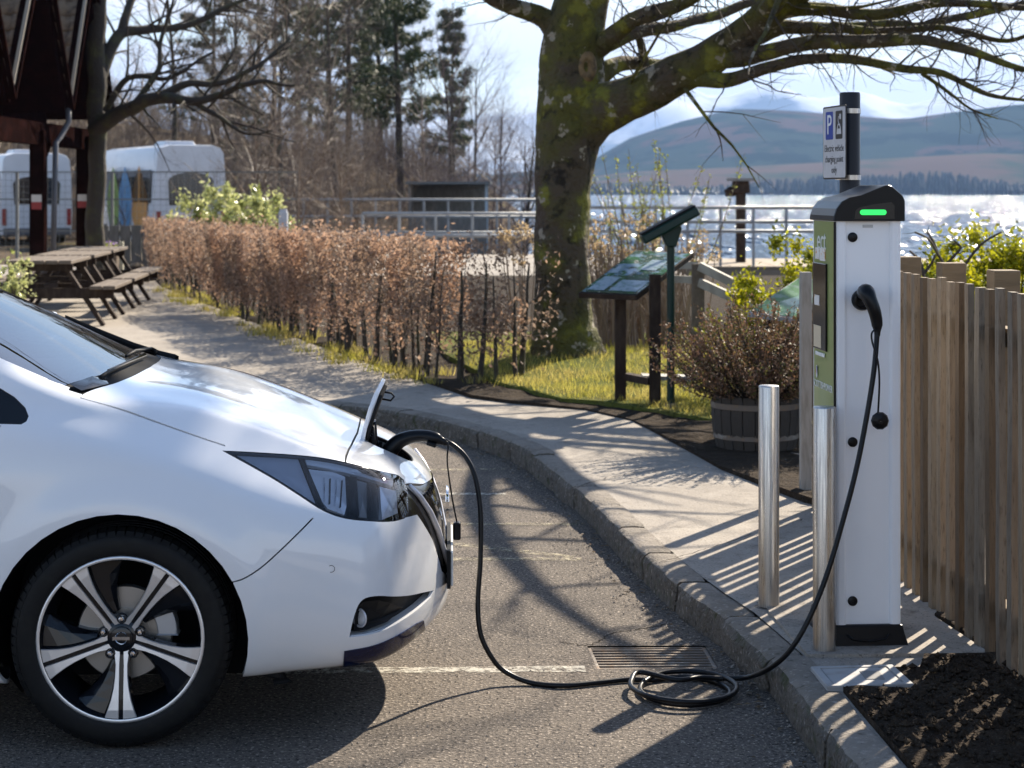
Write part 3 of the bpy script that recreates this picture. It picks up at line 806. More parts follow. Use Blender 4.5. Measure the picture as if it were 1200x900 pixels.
# --- slatted timber fence on the right
M_batten = [pmat('weathered_batten_%s' % k, c, 0.8, var=[(4, c2, 0.45, 0.7), (22, c3, 0.55, 0.72)], stretch=(8, 8, 0.9), bump=(14, 0.5, 0.006)) for k, c, c2, c3 in
            (('pale', (.26, .20, .135), (.18, .13, .082), (.08, .058, .036)), ('tan', (.105, .070, .040), (.15, .105, .062), (.045, .032, .02)), ('grey', (.19, .155, .115), (.12, .092, .066), (.06, .045, .03)))]  # weathered tones, pale and dark pushed apart to imitate light on batten edges
M_rail = pmat('fence_rail_timber', (.20, .14, .08), .85, var=[(5, (.14, .10, .055), .45, .7)], stretch=(1, 6, 6), bump=(20, .4, .004))
def fx(y): return 1.585 - .035 * (y - 5.8)
fence = empty('timber_fence', (fx(7.0), 7.0, ZP), label='fence of upright timber battens beside the charging post', cat='fence')
def floc(x, y, z): return (x - fx(7.0), y - 7.0, z)
rf = random.Random(21)
fdir = math.atan2(fx(9) - fx(5), 4.0)
y = 4.0; k = 0
bats = []
for i, mt in enumerate(M_batten):
    for v_ in range(3):
        bb = MB(); n_ = 5; h = 1.222 + .005 * v_
        for q in range(n_ + 1):
            z = h * q / n_; e = rf.uniform(-.0015, .0015); e2 = rf.uniform(-.002, .002)
            for x_, y_ in ((-.011, -.0235), (.011, -.0235), (.011, .0235), (-.011, .0235)): bb.v.append((x_ + e, y_ + e2, z))
        for q in range(n_):
            for j in range(4): bb.f.append((q * 4 + j, q * 4 + (j + 1) % 4, q * 4 + 4 + (j + 1) % 4, q * 4 + 4 + j)); bb.m.append(0)
        bb.f.append((n_ * 4, n_ * 4 + 1, n_ * 4 + 2, n_ * 4 + 3)); bb.m.append(0)
        bats.append(bb.mesh('batten', mt))
while y < 9.10:
    gap = 0.122 + rf.uniform(-.006, .006)
    link('batten', rf.choice(bats), fence, floc(fx(y) - .0, y, -.01 - rf.uniform(0, .005)), (rf.uniform(-.006, .006), rf.uniform(-.004, .004), -fdir + rf.uniform(-.05, .05)))
    y += gap
for z in (.16, 1.06):
    MB().bar(floc(fx(3.9) + .034, 3.9, z), floc(fx(9.15) + .034, 9.15, z), .040, .060).build('rail', M_rail, fence)
y = 4.4
while y < 9.1:
    MB().box(floc(fx(y) + .105, y, .60), (.090, .095, 1.33), rz=-fdir).build('post', M_rail, fence, bevel=.004)
    y += .66
MB().box(floc(fx(9.5) + .030, 9.5, .555), (.055, .055, 1.14), rz=-fdir).build('end_post', pmat('grey_end_post', (.30, .28, .25), .7, var=[(8, (.22, .2, .17), .45, .65)], stretch=(5, 5, .8)), fence, bevel=.003)

# --- charging cable with its two plugs
cab = empty('charging_cable', (0.576, 6.18, 0), label='black charging cable coiled on the asphalt, running from car nose to charger', cat='cable')
cab_o = Vector((0.576, 6.18, 0))
CR = .0088
pts = [at(519, 517, 6.415), at(530, 521, 6.41), at(546, 536, 6.40), at(557, 560, 6.38), at(563, 600, 6.36), at(563, 655, 6.34), at(560, 705, 6.32), at(563, 742, 6.305), at(576, 770, 6.30), at(592, 787, 6.30)]
pts += [ground(u, v, CR + .001) for u, v in ((622, 800), (660, 803.5), (700, 800), (735, 796.5), (765, 797))]
cc_ = ground(803, 813.5, 0); rx, ry = .168, .205
for t, kx, z in [(100, .86, .010), (70, .84, .010), (35, .86, .010), (0, .87, .011), (-35, .86, .012), (-70, .85, .012), (-105, .85, .012), (-140, .86, .012), (-178, .88, .013), (-215, .90, .016), (-250, .92, .026), (-290, .95, .028), (-325, .98, .028), (-360, 1.0, .028), (-395, .99, .028), (-430, .98, .029), (-465, .99, .030), (-500, 1.03, .030), (-530, 1.06, .030), (-553, 1.06, .033), (-575, 1.02, .042)]:
    pts.append(Vector((cc_.x + rx * kx * math.cos(R(t)), cc_.y + ry * kx * math.sin(R(t)), z)))
# leave the coil at the back left and run to the kerb and up to the post
pts += [Vector(ground(792, 796.5, .036)), Vector(ground(820, 794, .032)), Vector(ground(850, 795, .025)), at(877, 793.5, 6.24), at(902, 783, 6.08), at(925, 763, 6.02), at(947, 727, 6.01), at(968, 676, 6.03), at(987, 613, 6.06), at(1003, 552, 6.09), at(1015, 492, 6.12), at(1024, 435, 6.14), at(1027.5, 395, 6.16), at(1027.5, 376, 6.17)]
path = [Vector(p) - cab_o for p in smooth_path([tuple(p) for p in pts], 7)]
MB().tube(path, CR, 10).build('cable', M_cable, cab, smooth=True)
# connector at the car: hooked handle
hp = [at(452, 536, 6.42), at(458, 527, 6.42), at(468, 517, 6.42), at(482, 512, 6.42), at(498, 511, 6.42), at(509, 513, 6.418), at(516, 516, 6.416), at(523, 518.5, 6.413)]
hpath = [Vector(p) - cab_o for p in smooth_path([tuple(p) for p in hp], 4)]
hr = np.interp(np.linspace(0, 1, len(hpath)), [0, .15, .35, .55, .72, .80, .9, 1], [.030, .029, .024, .0215, .021, .019, .013, .011])
plug_a = MB().tube(hpath, list(hr), 14).build('car_connector', M_cblack, cab, smooth=True, sharp=60)
MB().bar(at(500, 519, 6.40) - cab_o, at(511, 522.5, 6.40) - cab_o, .024, .014).build('trigger', M_cblack, plug_a, bevel=.004)
# strap with dust cap at the car end
st = [at(521, 515, 6.40), at(525, 521, 6.385), at(524, 540, 6.38), at(527, 565, 6.38), at(531, 590, 6.38), at(535.5, 612, 6.38)]
strap = MB().tube([Vector(p) - cab_o for p in smooth_path([tuple(p) for p in st], 4)], .0028, 6).build('strap', M_cable, cab, smooth=True)
MB().box(at(535.5, 622, 6.38) - cab_o, (.026, .034, .060)).build('dust_cap', M_cblack, cab, bevel=.006)
MB().lathe([(.012, -.006), (.0125, 0), (.012, .006)], 14, c=at(522, 518, 6.413) - cab_o, axis='X').build('strap_ring', M_cblack, cab, smooth=True)
# connector at the charger
hp2 = [at(1013, 343, 6.27), at(1014, 342, 6.215), at(1016, 343, 6.18), at(1019, 350, 6.165), at(1024, 362, 6.16), at(1027, 374, 6.165), at(1028, 384, 6.165), at(1028, 394, 6.16)]
h2 = [Vector(p) - cab_o for p in smooth_path([tuple(p) for p in hp2], 4)]
hr2 = np.interp(np.linspace(0, 1, len(h2)), [0, .2, .35, .5, .7, .82, .92, 1], [.026, .027, .0265, .0225, .0200, .018, .011, .0095])
MB().tube(h2, list(hr2), 14).build('post_connector', M_cblack, cab, smooth=True, sharp=60)
st2 = [at(1025, 386, 6.15), at(1021.5, 391, 6.14), at(1022, 400, 6.135), at(1025.5, 412, 6.13), at(1029, 425, 6.13), at(1030.5, 445, 6.14), at(1030, 465, 6.15), at(1029, 483, 6.17)]
MB().tube([Vector(p) - cab_o for p in smooth_path([tuple(p) for p in st2], 4)], .0032, 6).build('strap', M_cable, cab, smooth=True)
MB().lathe([(.020, .014), (.028, .008), (.030, -.004), (.026, -.012), (.010, -.016), (.0005, -.016)], 10, c=at(1031, 493, 6.20) - cab_o, axis='Y').build('dust_cap', M_cblack, cab, smooth=False)
# ================================================================== the white electric hatchback
M_white = pmat('pearl_white_paint', (0.74, 0.75, 0.77), 0.30, coat=1.0, spec=0.5)
M_black_g = pmat('gloss_black_plastic', (0.005, 0.005, 0.006), 0.12, spec=0.4)
M_black_m = pmat('matt_black_plastic', (0.010, 0.010, 0.011), 0.6, spec=0.2, bump=(400, 0.15, 0.001), obj=True)
M_rubber = pmat('tyre_rubber', (0.007, 0.007, 0.0075), 0.55, spec=0.22, var=[(40, (0.012, 0.012, 0.011), 0.45, 0.7)], obj=True, bump=(300, 0.15, 0.001))
M_alloy = pmat('machined_alloy', (0.74, 0.74, 0.75), 0.33, metal=0.75, obj=True, bump=(500, 0.05, 0.0004))
M_alloy_d = pmat('dark_gloss_alloy', (0.007, 0.008, 0.011), 0.14, spec=0.5)
M_disc = pmat('brake_disc_steel', (0.34, 0.33, 0.32), 0.38, metal=0.9)
M_calip = pmat('cast_caliper', (0.42, 0.43, 0.45), 0.45, metal=0.6)
M_chrome = pmat('chrome', (0.82, 0.82, 0.84), 0.07, metal=1.0)
M_satin = pmat('satin_silver_trim', (0.62, 0.62, 0.67), 0.35, metal=0.35)
M_blue = pmat('deep_blue_trim', (0.001, 0.005, 0.035), 0.12, spec=0.4)
M_lamp = glassmat('headlamp_cover', (0.86, 0.88, 0.92), 1.42)
M_lampin = pmat('headlamp_housing', (0.035, 0.036, 0.04), 0.28, metal=0.4)
M_reflector = pmat('lamp_reflector', (0.90, 0.90, 0.92), 0.25, metal=0.30)
M_wind = glassmat('windscreen_glass', (0.30, 0.34, 0.36), 4.0)
M_sideglass = glassmat('privacy_glass', (0.05, 0.06, 0.08), 1.55)
M_cabin = pmat('dark_cabin_trim', (0.02, 0.02, 0.022), 0.8)
M_red = pmat('tail_lamp_red', (0.25, 0.01, 0.01), 0.2, coat=0.6)
M_port_red = pmat('port_red_marking', (0.35, 0.015, 0.015), 0.4)

CAR_YAW = R(2.0)
car = empty('parked_car', (-1.19, 6.42, 0.0), CAR_YAW, 'white electric hatchback plugged in at its nose, alloy wheels, charge flap open', 'car')

# --- body cage: stations along x, lines u r0 r1 r2 r3 r4 s0 s1 c0 c1 c2 as (half width, height)
ST = [
 (-3.42, [(.60,.27),(.68,.255),(.76,.36),(.79,.52),(.785,.72),(.73,.92),(.645,1.02),(.56,1.11),(.46,1.19),(.30,1.235),(0,1.245)]),
 (-3.10, [(.68,.225),(.775,.21),(.845,.34),(.865,.53),(.862,.74),(.825,.97),(.725,1.10),(.615,1.23),(.505,1.335),(.33,1.385),(0,1.40)]),
 (-2.70, [(.70,.205),(.80,.19),(.872,.34),(.892,.53),(.893,.74),(.862,.975),(.765,1.11),(.65,1.27),(.54,1.415),(.35,1.475),(0,1.49)]),
 (-2.20, [(.70,.20),(.80,.185),(.865,.33),(.888,.52),(.89,.73),(.87,.96),(.77,1.10),(.655,1.28),(.56,1.455),(.36,1.515),(0,1.53)]),
 (-1.60, [(.70,.20),(.80,.185),(.862,.33),(.885,.52),(.888,.72),(.87,.94),(.775,1.08),(.66,1.27),(.57,1.465),(.36,1.525),(0,1.54)]),
 (-1.10, [(.70,.20),(.80,.185),(.860,.33),(.885,.52),(.888,.71),(.868,.92),(.775,1.055),(.665,1.23),(.585,1.405),(.36,1.475),(0,1.495)]),
 (-0.72, [(.70,.20),(.80,.185),(.860,.33),(.885,.52),(.889,.70),(.870,.90),(.80,1.015),(.70,1.14),(.625,1.272),(.36,1.338),(0,1.36)]),
 (-0.40, [(.70,.20),(.80,.185),(.862,.33),(.886,.52),(.890,.70),(.872,.87),(.828,.965),(.745,1.055),(.66,1.138),(.36,1.195),(0,1.212)]),
 (-0.12, [(.70,.20),(.80,.185),(.868,.335),(.889,.52),(.892,.69),(.872,.840),(.830,.918),(.758,.978),(.680,1.030),(.36,1.058),(0,1.068)]),
 (0.12, [(.70,.20),(.80,.19),(.872,.34),(.891,.52),(.892,.675),(.868,.798),(.824,.865),(.736,.928),(.630,.994),(.34,1.018),(0,1.022)]),
 (0.34, [(.69,.205),(.79,.195),(.862,.34),(.882,.51),(.878,.645),(.850,.738),(.794,.800),(.702,.864),(.598,.930),(.33,.951),(0,.956)]),
 (0.52, [(.66,.21),(.76,.203),(.832,.335),(.850,.495),(.842,.615),(.810,.692),(.757,.742),(.668,.801),(.572,.861),(.33,.879),(0,.884)]),
 (0.68, [(.62,.212),(.715,.208),(.778,.322),(.785,.475),(.775,.580),(.747,.652),(.703,.696),(.628,.744),(.542,.795),(.33,.811),(0,.815)]),
 (0.80, [(.54,.225),(.63,.222),(.692,.312),(.695,.455),(.685,.550),(.660,.622),(.632,.666),(.586,.706),(.500,.742),(.32,.757),(0,.762)]),
]
FR1 = [(.845,.240),(.918,.240),(.944,.312),(.944,.440),(.935,.535),(.922,.600),(.904,.648),(.874,.695)]   # at half width .30: (x, z)
FR2 = [(.875,.248),(.952,.248),(.974,.318),(.970,.440),(.958,.535),(.944,.602),(.923,.652),(.890,.700)]   # centre line
RR1 = [(-3.50,.28),(-3.53,.27),(-3.56,.37),(-3.57,.52),(-3.57,.72),(-3.55,.92),(-3.51,1.04),(-3.47,1.14)]
RR2 = [(-3.51,.28),(-3.54,.27),(-3.57,.37),(-3.58,.52),(-3.58,.72),(-3.56,.92),(-3.52,1.05),(-3.48,1.15)]
V = []; F = []; IDX = {}
def vid(key, p):
    if key not in IDX: IDX[key] = len(V); V.append(p)
    return IDX[key]
def sv(i, j, sd):
    x, ln = ST[i]; w, z = ln[j]
    return vid(('s', i, j, 0 if j == 10 else sd), (x, -w * sd if j != 10 else 0.0, z))
def fv(which, col, j, sd):
    if col == 1: x, z = (FR1 if which == 'f' else RR1)[j]; return vid((which, 1, j, sd), (x, -0.30 * sd, z))
    x, z = (FR2 if which == 'f' else RR2)[j]; return vid((which, 2, j, 0), (x, 0.0, z))
for sd in (1, -1):
    for i in range(len(ST) - 1):
        for j in range(10):
            F.append((sv(i, j, sd), sv(i, j + 1, sd), sv(i + 1, j + 1, sd), sv(i + 1, j, sd)))
    for which, li in (('f', len(ST) - 1), ('r', 0)):
        for j in range(7):
            F.append((sv(li, j, sd), sv(li, j + 1, sd), fv(which, 1, j + 1, sd), fv(which, 1, j, sd)))
            F.append((fv(which, 1, j, sd), fv(which, 1, j + 1, sd), fv(which, 2, j + 1, sd), fv(which, 2, j, sd)))
        F.append((sv(li, 7, sd), sv(li, 8, sd), sv(li, 9, sd), fv(which, 1, 7, sd)))
        F.append((fv(which, 1, 7, sd), sv(li, 9, sd), sv(li, 10, sd), fv(which, 2, 7, sd)))
cme = bpy.data.meshes.new('car_cage'); cme.from_pydata(V, [], F); cme.update()
bm = bmesh.new(); bm.from_mesh(cme); bmesh.ops.recalc_face_normals(bm, faces=bm.faces[:]); bm.to_mesh(cme); bm.free()
co_ = bpy.data.objects.new('car_cage', cme); COL.objects.link(co_)
cre = cme.attributes.new('crease_edge', 'FLOAT', 'EDGE')
_ek = {}
for sd in (1, -1):
    for i in range(8, len(ST) - 1): _ek[frozenset((sv(i, 8, sd), sv(i + 1, 8, sd)))] = .30 if i == 8 else .72
for e_ in cme.edges:
    k_ = frozenset(e_.vertices)
    if k_ in _ek: cre.data[e_.index].value = _ek[k_]
md = co_.modifiers.new('s', 'SUBSURF'); md.levels = 1; md.render_levels = 1
target = np.array(V)
def ev():
    dg = bpy.context.evaluated_depsgraph_get(); dg.update()
    return bpy.data.meshes.new_from_object(co_.evaluated_get(dg))
for it in range(3):      # pull the smooth surface back onto the section points (softly, to avoid ripples)
    md.levels = 2
    e = ev(); q = np.zeros(len(e.vertices) * 3); e.vertices.foreach_get('co', q); q = q.reshape(-1, 3)[:len(V)]
    cur = np.zeros(len(V) * 3); cme.vertices.foreach_get('co', cur); cur = cur.reshape(-1, 3)
    cur += 0.7 * (target - q)
    cme.vertices.foreach_set('co', cur.ravel()); cme.update(); bpy.data.meshes.remove(e)
md.levels = 3
dense = ev()
bpy.data.objects.remove(co_)
P = np.zeros(len(dense.vertices) * 3); dense.vertices.foreach_get('co', P); P = P.reshape(-1, 3)
# sculpted details on the smooth surface
def sstep(a, b_, x): t = np.clip((x - a) / (b_ - a), 0, 1); return t * t * (3 - 2 * t)
ax = np.abs(P[:, 1])
sgn = np.sign(P[:, 1])
side = sstep(0.5, 0.72, ax)
for wx in (0.0, -2.70):                        # wheel arch flare
    d = np.hypot(P[:, 0] - wx, P[:, 2] - 0.325)
    fl = 0.014 * (1 - sstep(0.40, 0.50, d)) * sstep(0.30, 0.36, d) * side * (P[:, 2] > 0.1)
    P[:, 1] += sgn * fl
# bonnet: raised centre, hollow between centre and crease
top = (P[:, 2] > 0.70) & (P[:, 0] > -0.1) & (P[:, 0] < 0.75)
P[:, 2] += np.where(top, 0.006 * np.exp(-((ax - 0.40) / 0.07) ** 2) * sstep(-0.1, 0.05, P[:, 0]) * (1 - sstep(0.55, 0.72, P[:, 0])), 0)
# waist crease on the doors
cr = np.exp(-((P[:, 2] - (0.80 - 0.03 * P[:, 0])) / 0.035) ** 2) * side * (1 - sstep(-0.75, -0.2, P[:, 0]))
P[:, 1] += sgn * 0.010 * cr
dense.vertices.foreach_set('co', P.ravel()); dense.update()
SURF = BVHTree.FromPolygons([Vector(p) for p in P], [tuple(f.vertices) for f in dense.polygons])
dn = np.zeros(len(dense.vertices) * 3); dense.vertices.foreach_get('normal', dn); dn = dn.reshape(-1, 3)
dpoly = [tuple(f.vertices) for f in dense.polygons]
_NC = {}
def surf_normal(p):
    k_ = (round(p[0], 5), round(p[1], 5), round(p[2], 5))
    if k_ not in _NC: _NC[k_] = _surf_normal(p)
    return _NC[k_]
def _surf_normal(p):
    loc, no, idx, dist = SURF.find_nearest(p)
    vs_ = dpoly[idx]; w = [1.0 / (1e-5 + (Vector(P[i]) - loc).length_squared) for i in vs_]
    n = Vector((0, 0, 0))
    for i, ww in zip(vs_, w): n += Vector(dn[i]) * ww
    return n.normalized()

bm = bmesh.new(); bm.from_mesh(dense)
AX = {'xz': (0, 2), 'xy': (0, 1), 'yz': (1, 2)}
def cut(a, b_, proj, filt):
    i, j = AX[proj]
    a3, b3 = [0, 0, 0], [0, 0, 0]; a3[i], a3[j] = a; b3[i], b3[j] = b_
    d = Vector(b3) - Vector(a3); k = 3 - i - j; axis = Vector((0, 0, 0)); axis[k] = 1.0
    n = d.cross(axis)
    if n.length < 1e-7: return
    n.normalize()
    lo0, hi0 = min(a[0], b_[0]) - 1e-3, max(a[0], b_[0]) + 1e-3
    lo1, hi1 = min(a[1], b_[1]) - 1e-3, max(a[1], b_[1]) + 1e-3
    fs = []
    L0, H0, L1, H1 = 2 * i, 2 * i + 1, 2 * j, 2 * j + 1
    for f, bx in CUTB.items():
        if bx[H0] >= lo0 and bx[L0] <= hi0 and bx[H1] >= lo1 and bx[L1] <= hi1 and filt(f): fs.append(f)
    if not fs: return
    geom = set(fs)
    for f in fs: geom.update(f.edges); geom.update(f.verts)
    r = bmesh.ops.bisect_plane(bm, geom=list(geom), plane_co=Vector(a3), plane_no=n, dist=1e-6)
    for g_ in r['geom']:
        if isinstance(g_, bmesh.types.BMFace): CUTB[g_] = fbox(g_)
CUTB = {}
def fbox(f):
    cs = [v.co for v in f.verts]; xs = [c.x for c in cs]; ys = [c.y for c in cs]; zs = [c.z for c in cs]
    return (min(xs), max(xs), min(ys), max(ys), min(zs), max(zs))
def refresh(filt=lambda f: True):
    global CUTB
    bm.faces.ensure_lookup_table(); CUTB = {f: fbox(f) for f in bm.faces if filt(f)}
def cut_poly(poly, proj, filt, closed=True):
    n = len(poly)
    for k in range(n if closed else n - 1): cut(poly[k], poly[(k + 1) % n], proj, filt)
def seam_quads(line, w):
    out = []
    for k in range(len(line) - 1):
        a, b_ = Vector(line[k]), Vector(line[k + 1]); d = (b_ - a).normalized(); n = Vector((-d.y, d.x)) * w / 2
        a = a - d * w * 0.3; b_ = b_ + d * w * 0.3
        out.append([tuple(a - n), tuple(b_ - n), tuple(b_ + n), tuple(a + n)])
    return out
def spl(pts, n=5): return [tuple(p) for p in smooth_path(pts, n)]
fside = lambda f: abs(f.calc_center_median().y) > 0.42
fside_f = lambda f: abs(f.calc_center_median().y) > 0.34 and f.calc_center_median().x > 0.2
ftop = lambda f: f.normal.z > 0.15 and f.calc_center_median().z > 0.6
ffront = lambda f: f.calc_center_median().x > 0.70
# outlines
circ = lambda cx, cz, r, n=40: [(cx + r * math.cos(2 * math.pi * k / n), cz + r * math.sin(2 * math.pi * k / n)) for k in range(n)]
ARCH_F, ARCH_R = circ(0.0, 0.325, 0.378), circ(-2.70, 0.325, 0.378)
HEAD = spl([(.284,.866),(.36,.857),(.467,.842),(.560,.826),(.641,.806),(.72,.780),(.800,.748),(.828,.728)], 4) + [(.842,.700),(.846,.640)] + spl([(.835,.628),(.80,.632),(.739,.645),(.66,.660),(.595,.686),(.52,.733),(.445,.779),(.36,.826)], 4)
HEAD_IN = None
BON_SIDE = [(-.145,.713),(-.02,.718),(.12,.722),(.22,.720),(.290,.714)]
BONNET = [(.655,.0),(.650,.30),(.640,.50),(.632,.80),(.296,.80)] + [p for p in reversed(spl(BON_SIDE, 4))] + spl([(-.145,.70),(-.115,.60),(-.078,.45),(-.056,.25),(-.048,0.0)], 4)
def mirror_xy(poly): return [(x, -y) for x, y in poly]
BONNET_FULL = [(x, -y) for x, y in BONNET] + [(x, y) for x, y in reversed(BONNET)][1:-1]
WIND = spl([(-.205,.668),(-.175,.56),(-.138,.38),(-.120,.20),(-.114,0.0)], 4)
WIND_TOP = [(-1.10,0.0),(-1.095,.25),(-1.07,.46),(-1.04,.545)]
WIND_SIDE = [(-.86,.583),(-.70,.612),(-.50,.638),(-.34,.655),(-.205,.668)]
WHALF = list(reversed(WIND)) + list(reversed(WIND_SIDE))[1:] + list(reversed(WIND_TOP))      # base centre, base corner, pillar, roof corner, roof centre
WIND_FULL = WHALF + [(x, -y) for x, y in reversed(WHALF)][1:-1]
COWL_FULL = None
PORT = [(.700 + .0, .0)]
PORT = spl([(.690,.0),(.692,.085),(.712,.118),(.76,.125),(.815,.105),(.845,.06),(.852,0.0)], 3)
PORT_FULL = PORT + [(x, -y) for x, y in reversed(PORT)][1:-1]
FOG = spl([(.672,.306),(.684,.36),(.700,.405),(.722,.424),(.76,.424),(.80,.410),(.845,.392),(.895,.374),(.925,.360)], 3) + spl([(.915,.345),(.87,.330),(.79,.316),(.72,.308)], 3)
LIP = [(.645,.15),(.656,.262),(.73,.270),(.80,.280),(.870,.288),(.890,.284),(.905,.15)]
SEAM_FB = spl([(.585,.690),(.53,.638),(.47,.583),(.42,.540),(.37,.510),(.33,.498)], 4)
SEAM_CAP = [(.655, -.80), (.648, -.50), (.655, -.30), (.66, 0.0), (.655, .30), (.648, .50), (.655, .80)]
QUART = [(-.286,.966),(-.283,.980),(-.298,1.004),(-.335,1.034),(-.39,1.064),(-.47,1.095),(-.62,1.165),(-.80,1.255),(-.98,1.335),(-1.15,1.375),(-1.6,1.40),(-2.2,1.385),(-2.65,1.325),(-2.9,1.22),(-2.75,1.14),(-2.3,1.085),(-1.6,1.055),(-1.0,1.02),(-.60,.985),(-.40,.962),(-.300,.958)]
GRILLE = [(.57,.722),(.50,.722),(.40,.712),(.25,.686),(0,.668),(-.25,.686),(-.40,.712),(-.50,.722),(-.57,.722),(-.60,.632),(-.47,.622),(-.36,.52),(-.27,.40),(-.18,.37),(.18,.37),(.27,.40),(.36,.52),(.47,.622),(.60,.632)]
SEAM_DOOR = [(-.44,.25),(-.47,.45),(-.46,.70),(-.42,.90),(-.36,.955)]
SEAM_DOOR2 = [(-1.50,.25),(-1.50,1.05)]
SEAM_DOOR3 = [(-2.33,.62),(-2.40,.90),(-2.55,1.10)]
refresh(lambda f: f.calc_center_median().x > -0.7)
for poly in (HEAD,): cut_poly(poly, 'xz', fside_f)
refresh(lambda f: f.calc_center_median().x > -0.7)
for poly in (FOG, LIP): cut_poly(poly, 'xz', lambda f: abs(f.calc_center_median().y) > 0.30 and f.calc_center_median().x > 0.5)
refresh(lambda f: f.calc_center_median().x > -0.8)
cut_poly(ARCH_F, 'xz', fside)
for q in seam_quads(SEAM_FB, .0045): cut_poly(q, 'xz', fside)
refresh(lambda f: f.calc_center_median().x > -0.4 and f.calc_center_median().z > 0.55)
cut_poly(BONNET_FULL, 'xy', ftop)
bside = spl(BON_SIDE, 4)
for sgn_ in (1, -1):
    for q in seam_quads([(x, y * sgn_) for x, y in bside], .006): cut_poly(q, 'xy', ftop)
for q in seam_quads(SEAM_CAP, .006): cut_poly(q, 'xy', ftop)
cut_poly(PORT_FULL, 'xy', ftop)
refresh(lambda f: f.calc_center_median().z > 0.9 and f.calc_center_median().x < 0.05 and f.calc_center_median().x > -1.5)
cut_poly(WIND_FULL, 'xy', lambda f: f.normal.z > 0.1)
refresh(ffront)
cut_poly(GRILLE, 'yz', lambda f: f.normal.x > 0.2)
refresh(lambda f: f.calc_center_median().x < -0.2)
cut_poly(QUART, 'xz', fside); cut_poly(ARCH_R, 'xz', fside)
for ln in (SEAM_DOOR, SEAM_DOOR2, SEAM_DOOR3):
    for q in seam_quads(ln, .006): cut_poly(q, 'xz', fside)
# classify
REG = {}
def _interp(x, xs, ys):
    if x <= xs[0]: return ys[0]
    for k in range(1, len(xs)):
        if x <= xs[k]: return ys[k - 1] + (ys[k] - ys[k - 1]) * (x - xs[k - 1]) / (xs[k] - xs[k - 1])
    return ys[-1]
fb_q = seam_quads(SEAM_FB, .0045); dq = sum([seam_quads(l, .006) for l in (SEAM_DOOR, SEAM_DOOR2, SEAM_DOOR3)], [])
cap_q = seam_quads(SEAM_CAP, .006); bq = seam_quads(bside, .006)
FB_LINE = [(p[0], p[1]) for p in SEAM_FB]
def region(c, n):
    x, y, z = c; ay = abs(y)
    if ay > 0.42 and (in_poly(x, z, ARCH_F) or in_poly(x, z, ARCH_R)): return 'cutout'
    if ay > 0.34 and x > 0.2 and in_poly(x, z, HEAD): return 'headlamp'
    if n.z > 0.15 and z > 0.6:
        if in_poly(x, y, PORT_FULL) and x > .6: return 'port'
        if x > .5 and z > .755 and any(in_poly(x, y, q) for q in cap_q): return 'cutout'
        if x > -.2 and any(in_poly(x, ay, q) for q in bq): return 'cutout'
        if in_poly(x, y, BONNET_FULL): return 'bonnet'
        if in_poly(x, y, WIND_FULL): return 'windscreen'
        if -0.25 < x < 0.05 and ay < 0.70 and z > 0.95 : 
            # between bonnet edge and glass
            if ay < _interp(x, [-.205, -.145], [.668, .70]): return 'cowl'
    if ay > 0.42:
        if x > 0.2 and any(in_poly(x, z, q) for q in fb_q): return 'cutout'
        if x < -0.2 and any(in_poly(x, z, q) for q in dq): return 'cutout'
        if in_poly(x, z, QUART): return 'side_window'
    if ay > 0.30 and x > 0.5:
        if in_poly(x, z, FOG): return 'fog'
        if in_poly(x, z, LIP): return 'lip'
    if n.x > 0.2 and x > 0.7 and in_poly(y, z, GRILLE): return 'grille'
    if x > 0.3:
        # front of the fender seam is bumper, above the lamps is the nose cap
        zs = _interp(x, [.33, .37, .42, .47, .53, .585], [.498, .510, .540, .583, .638, .690])
        if x > .62 and z > _interp(x, [.62, .70, .80, .86, .96], [.74, .72, .70, .655, .655]): return 'cap'
        if x > .585 or z < zs: return 'bumper'
    if x < -3.2 and z < 0.62: return 'rear_bumper'
    if x < -2.9 and n.x < -0.35 and 1.05 < z < 1.36 and ay < .5: return 'rear_window'
    if x < -3.2 and 0.78 < z < 1.05 and ay > .5: return 'tail'
    if x < -.46 and x > -1.5 and ay > .6 and z > .25 and z < 1.1: return 'door'
    if x <= -1.5 and x > -2.45 and ay > .6 and z > .25 and z < 1.1: 
        if (x + 2.70) ** 2 + (z - .325) ** 2 > .2: return 'door'
    return 'shell'
bm.faces.ensure_lookup_table()
for f in bm.faces:
    rg = region(f.calc_center_median(), f.normal)
    if rg in ('door', 'side_window', 'headlamp', 'fog', 'lip', 'tail', 'fender'):
        rg += '_n' if f.calc_center_median().y < 0 else '_f'
        if rg.startswith('door'): rg += '1' if f.calc_center_median().x > -1.5 else '2'
    REG.setdefault(rg, []).append(f)

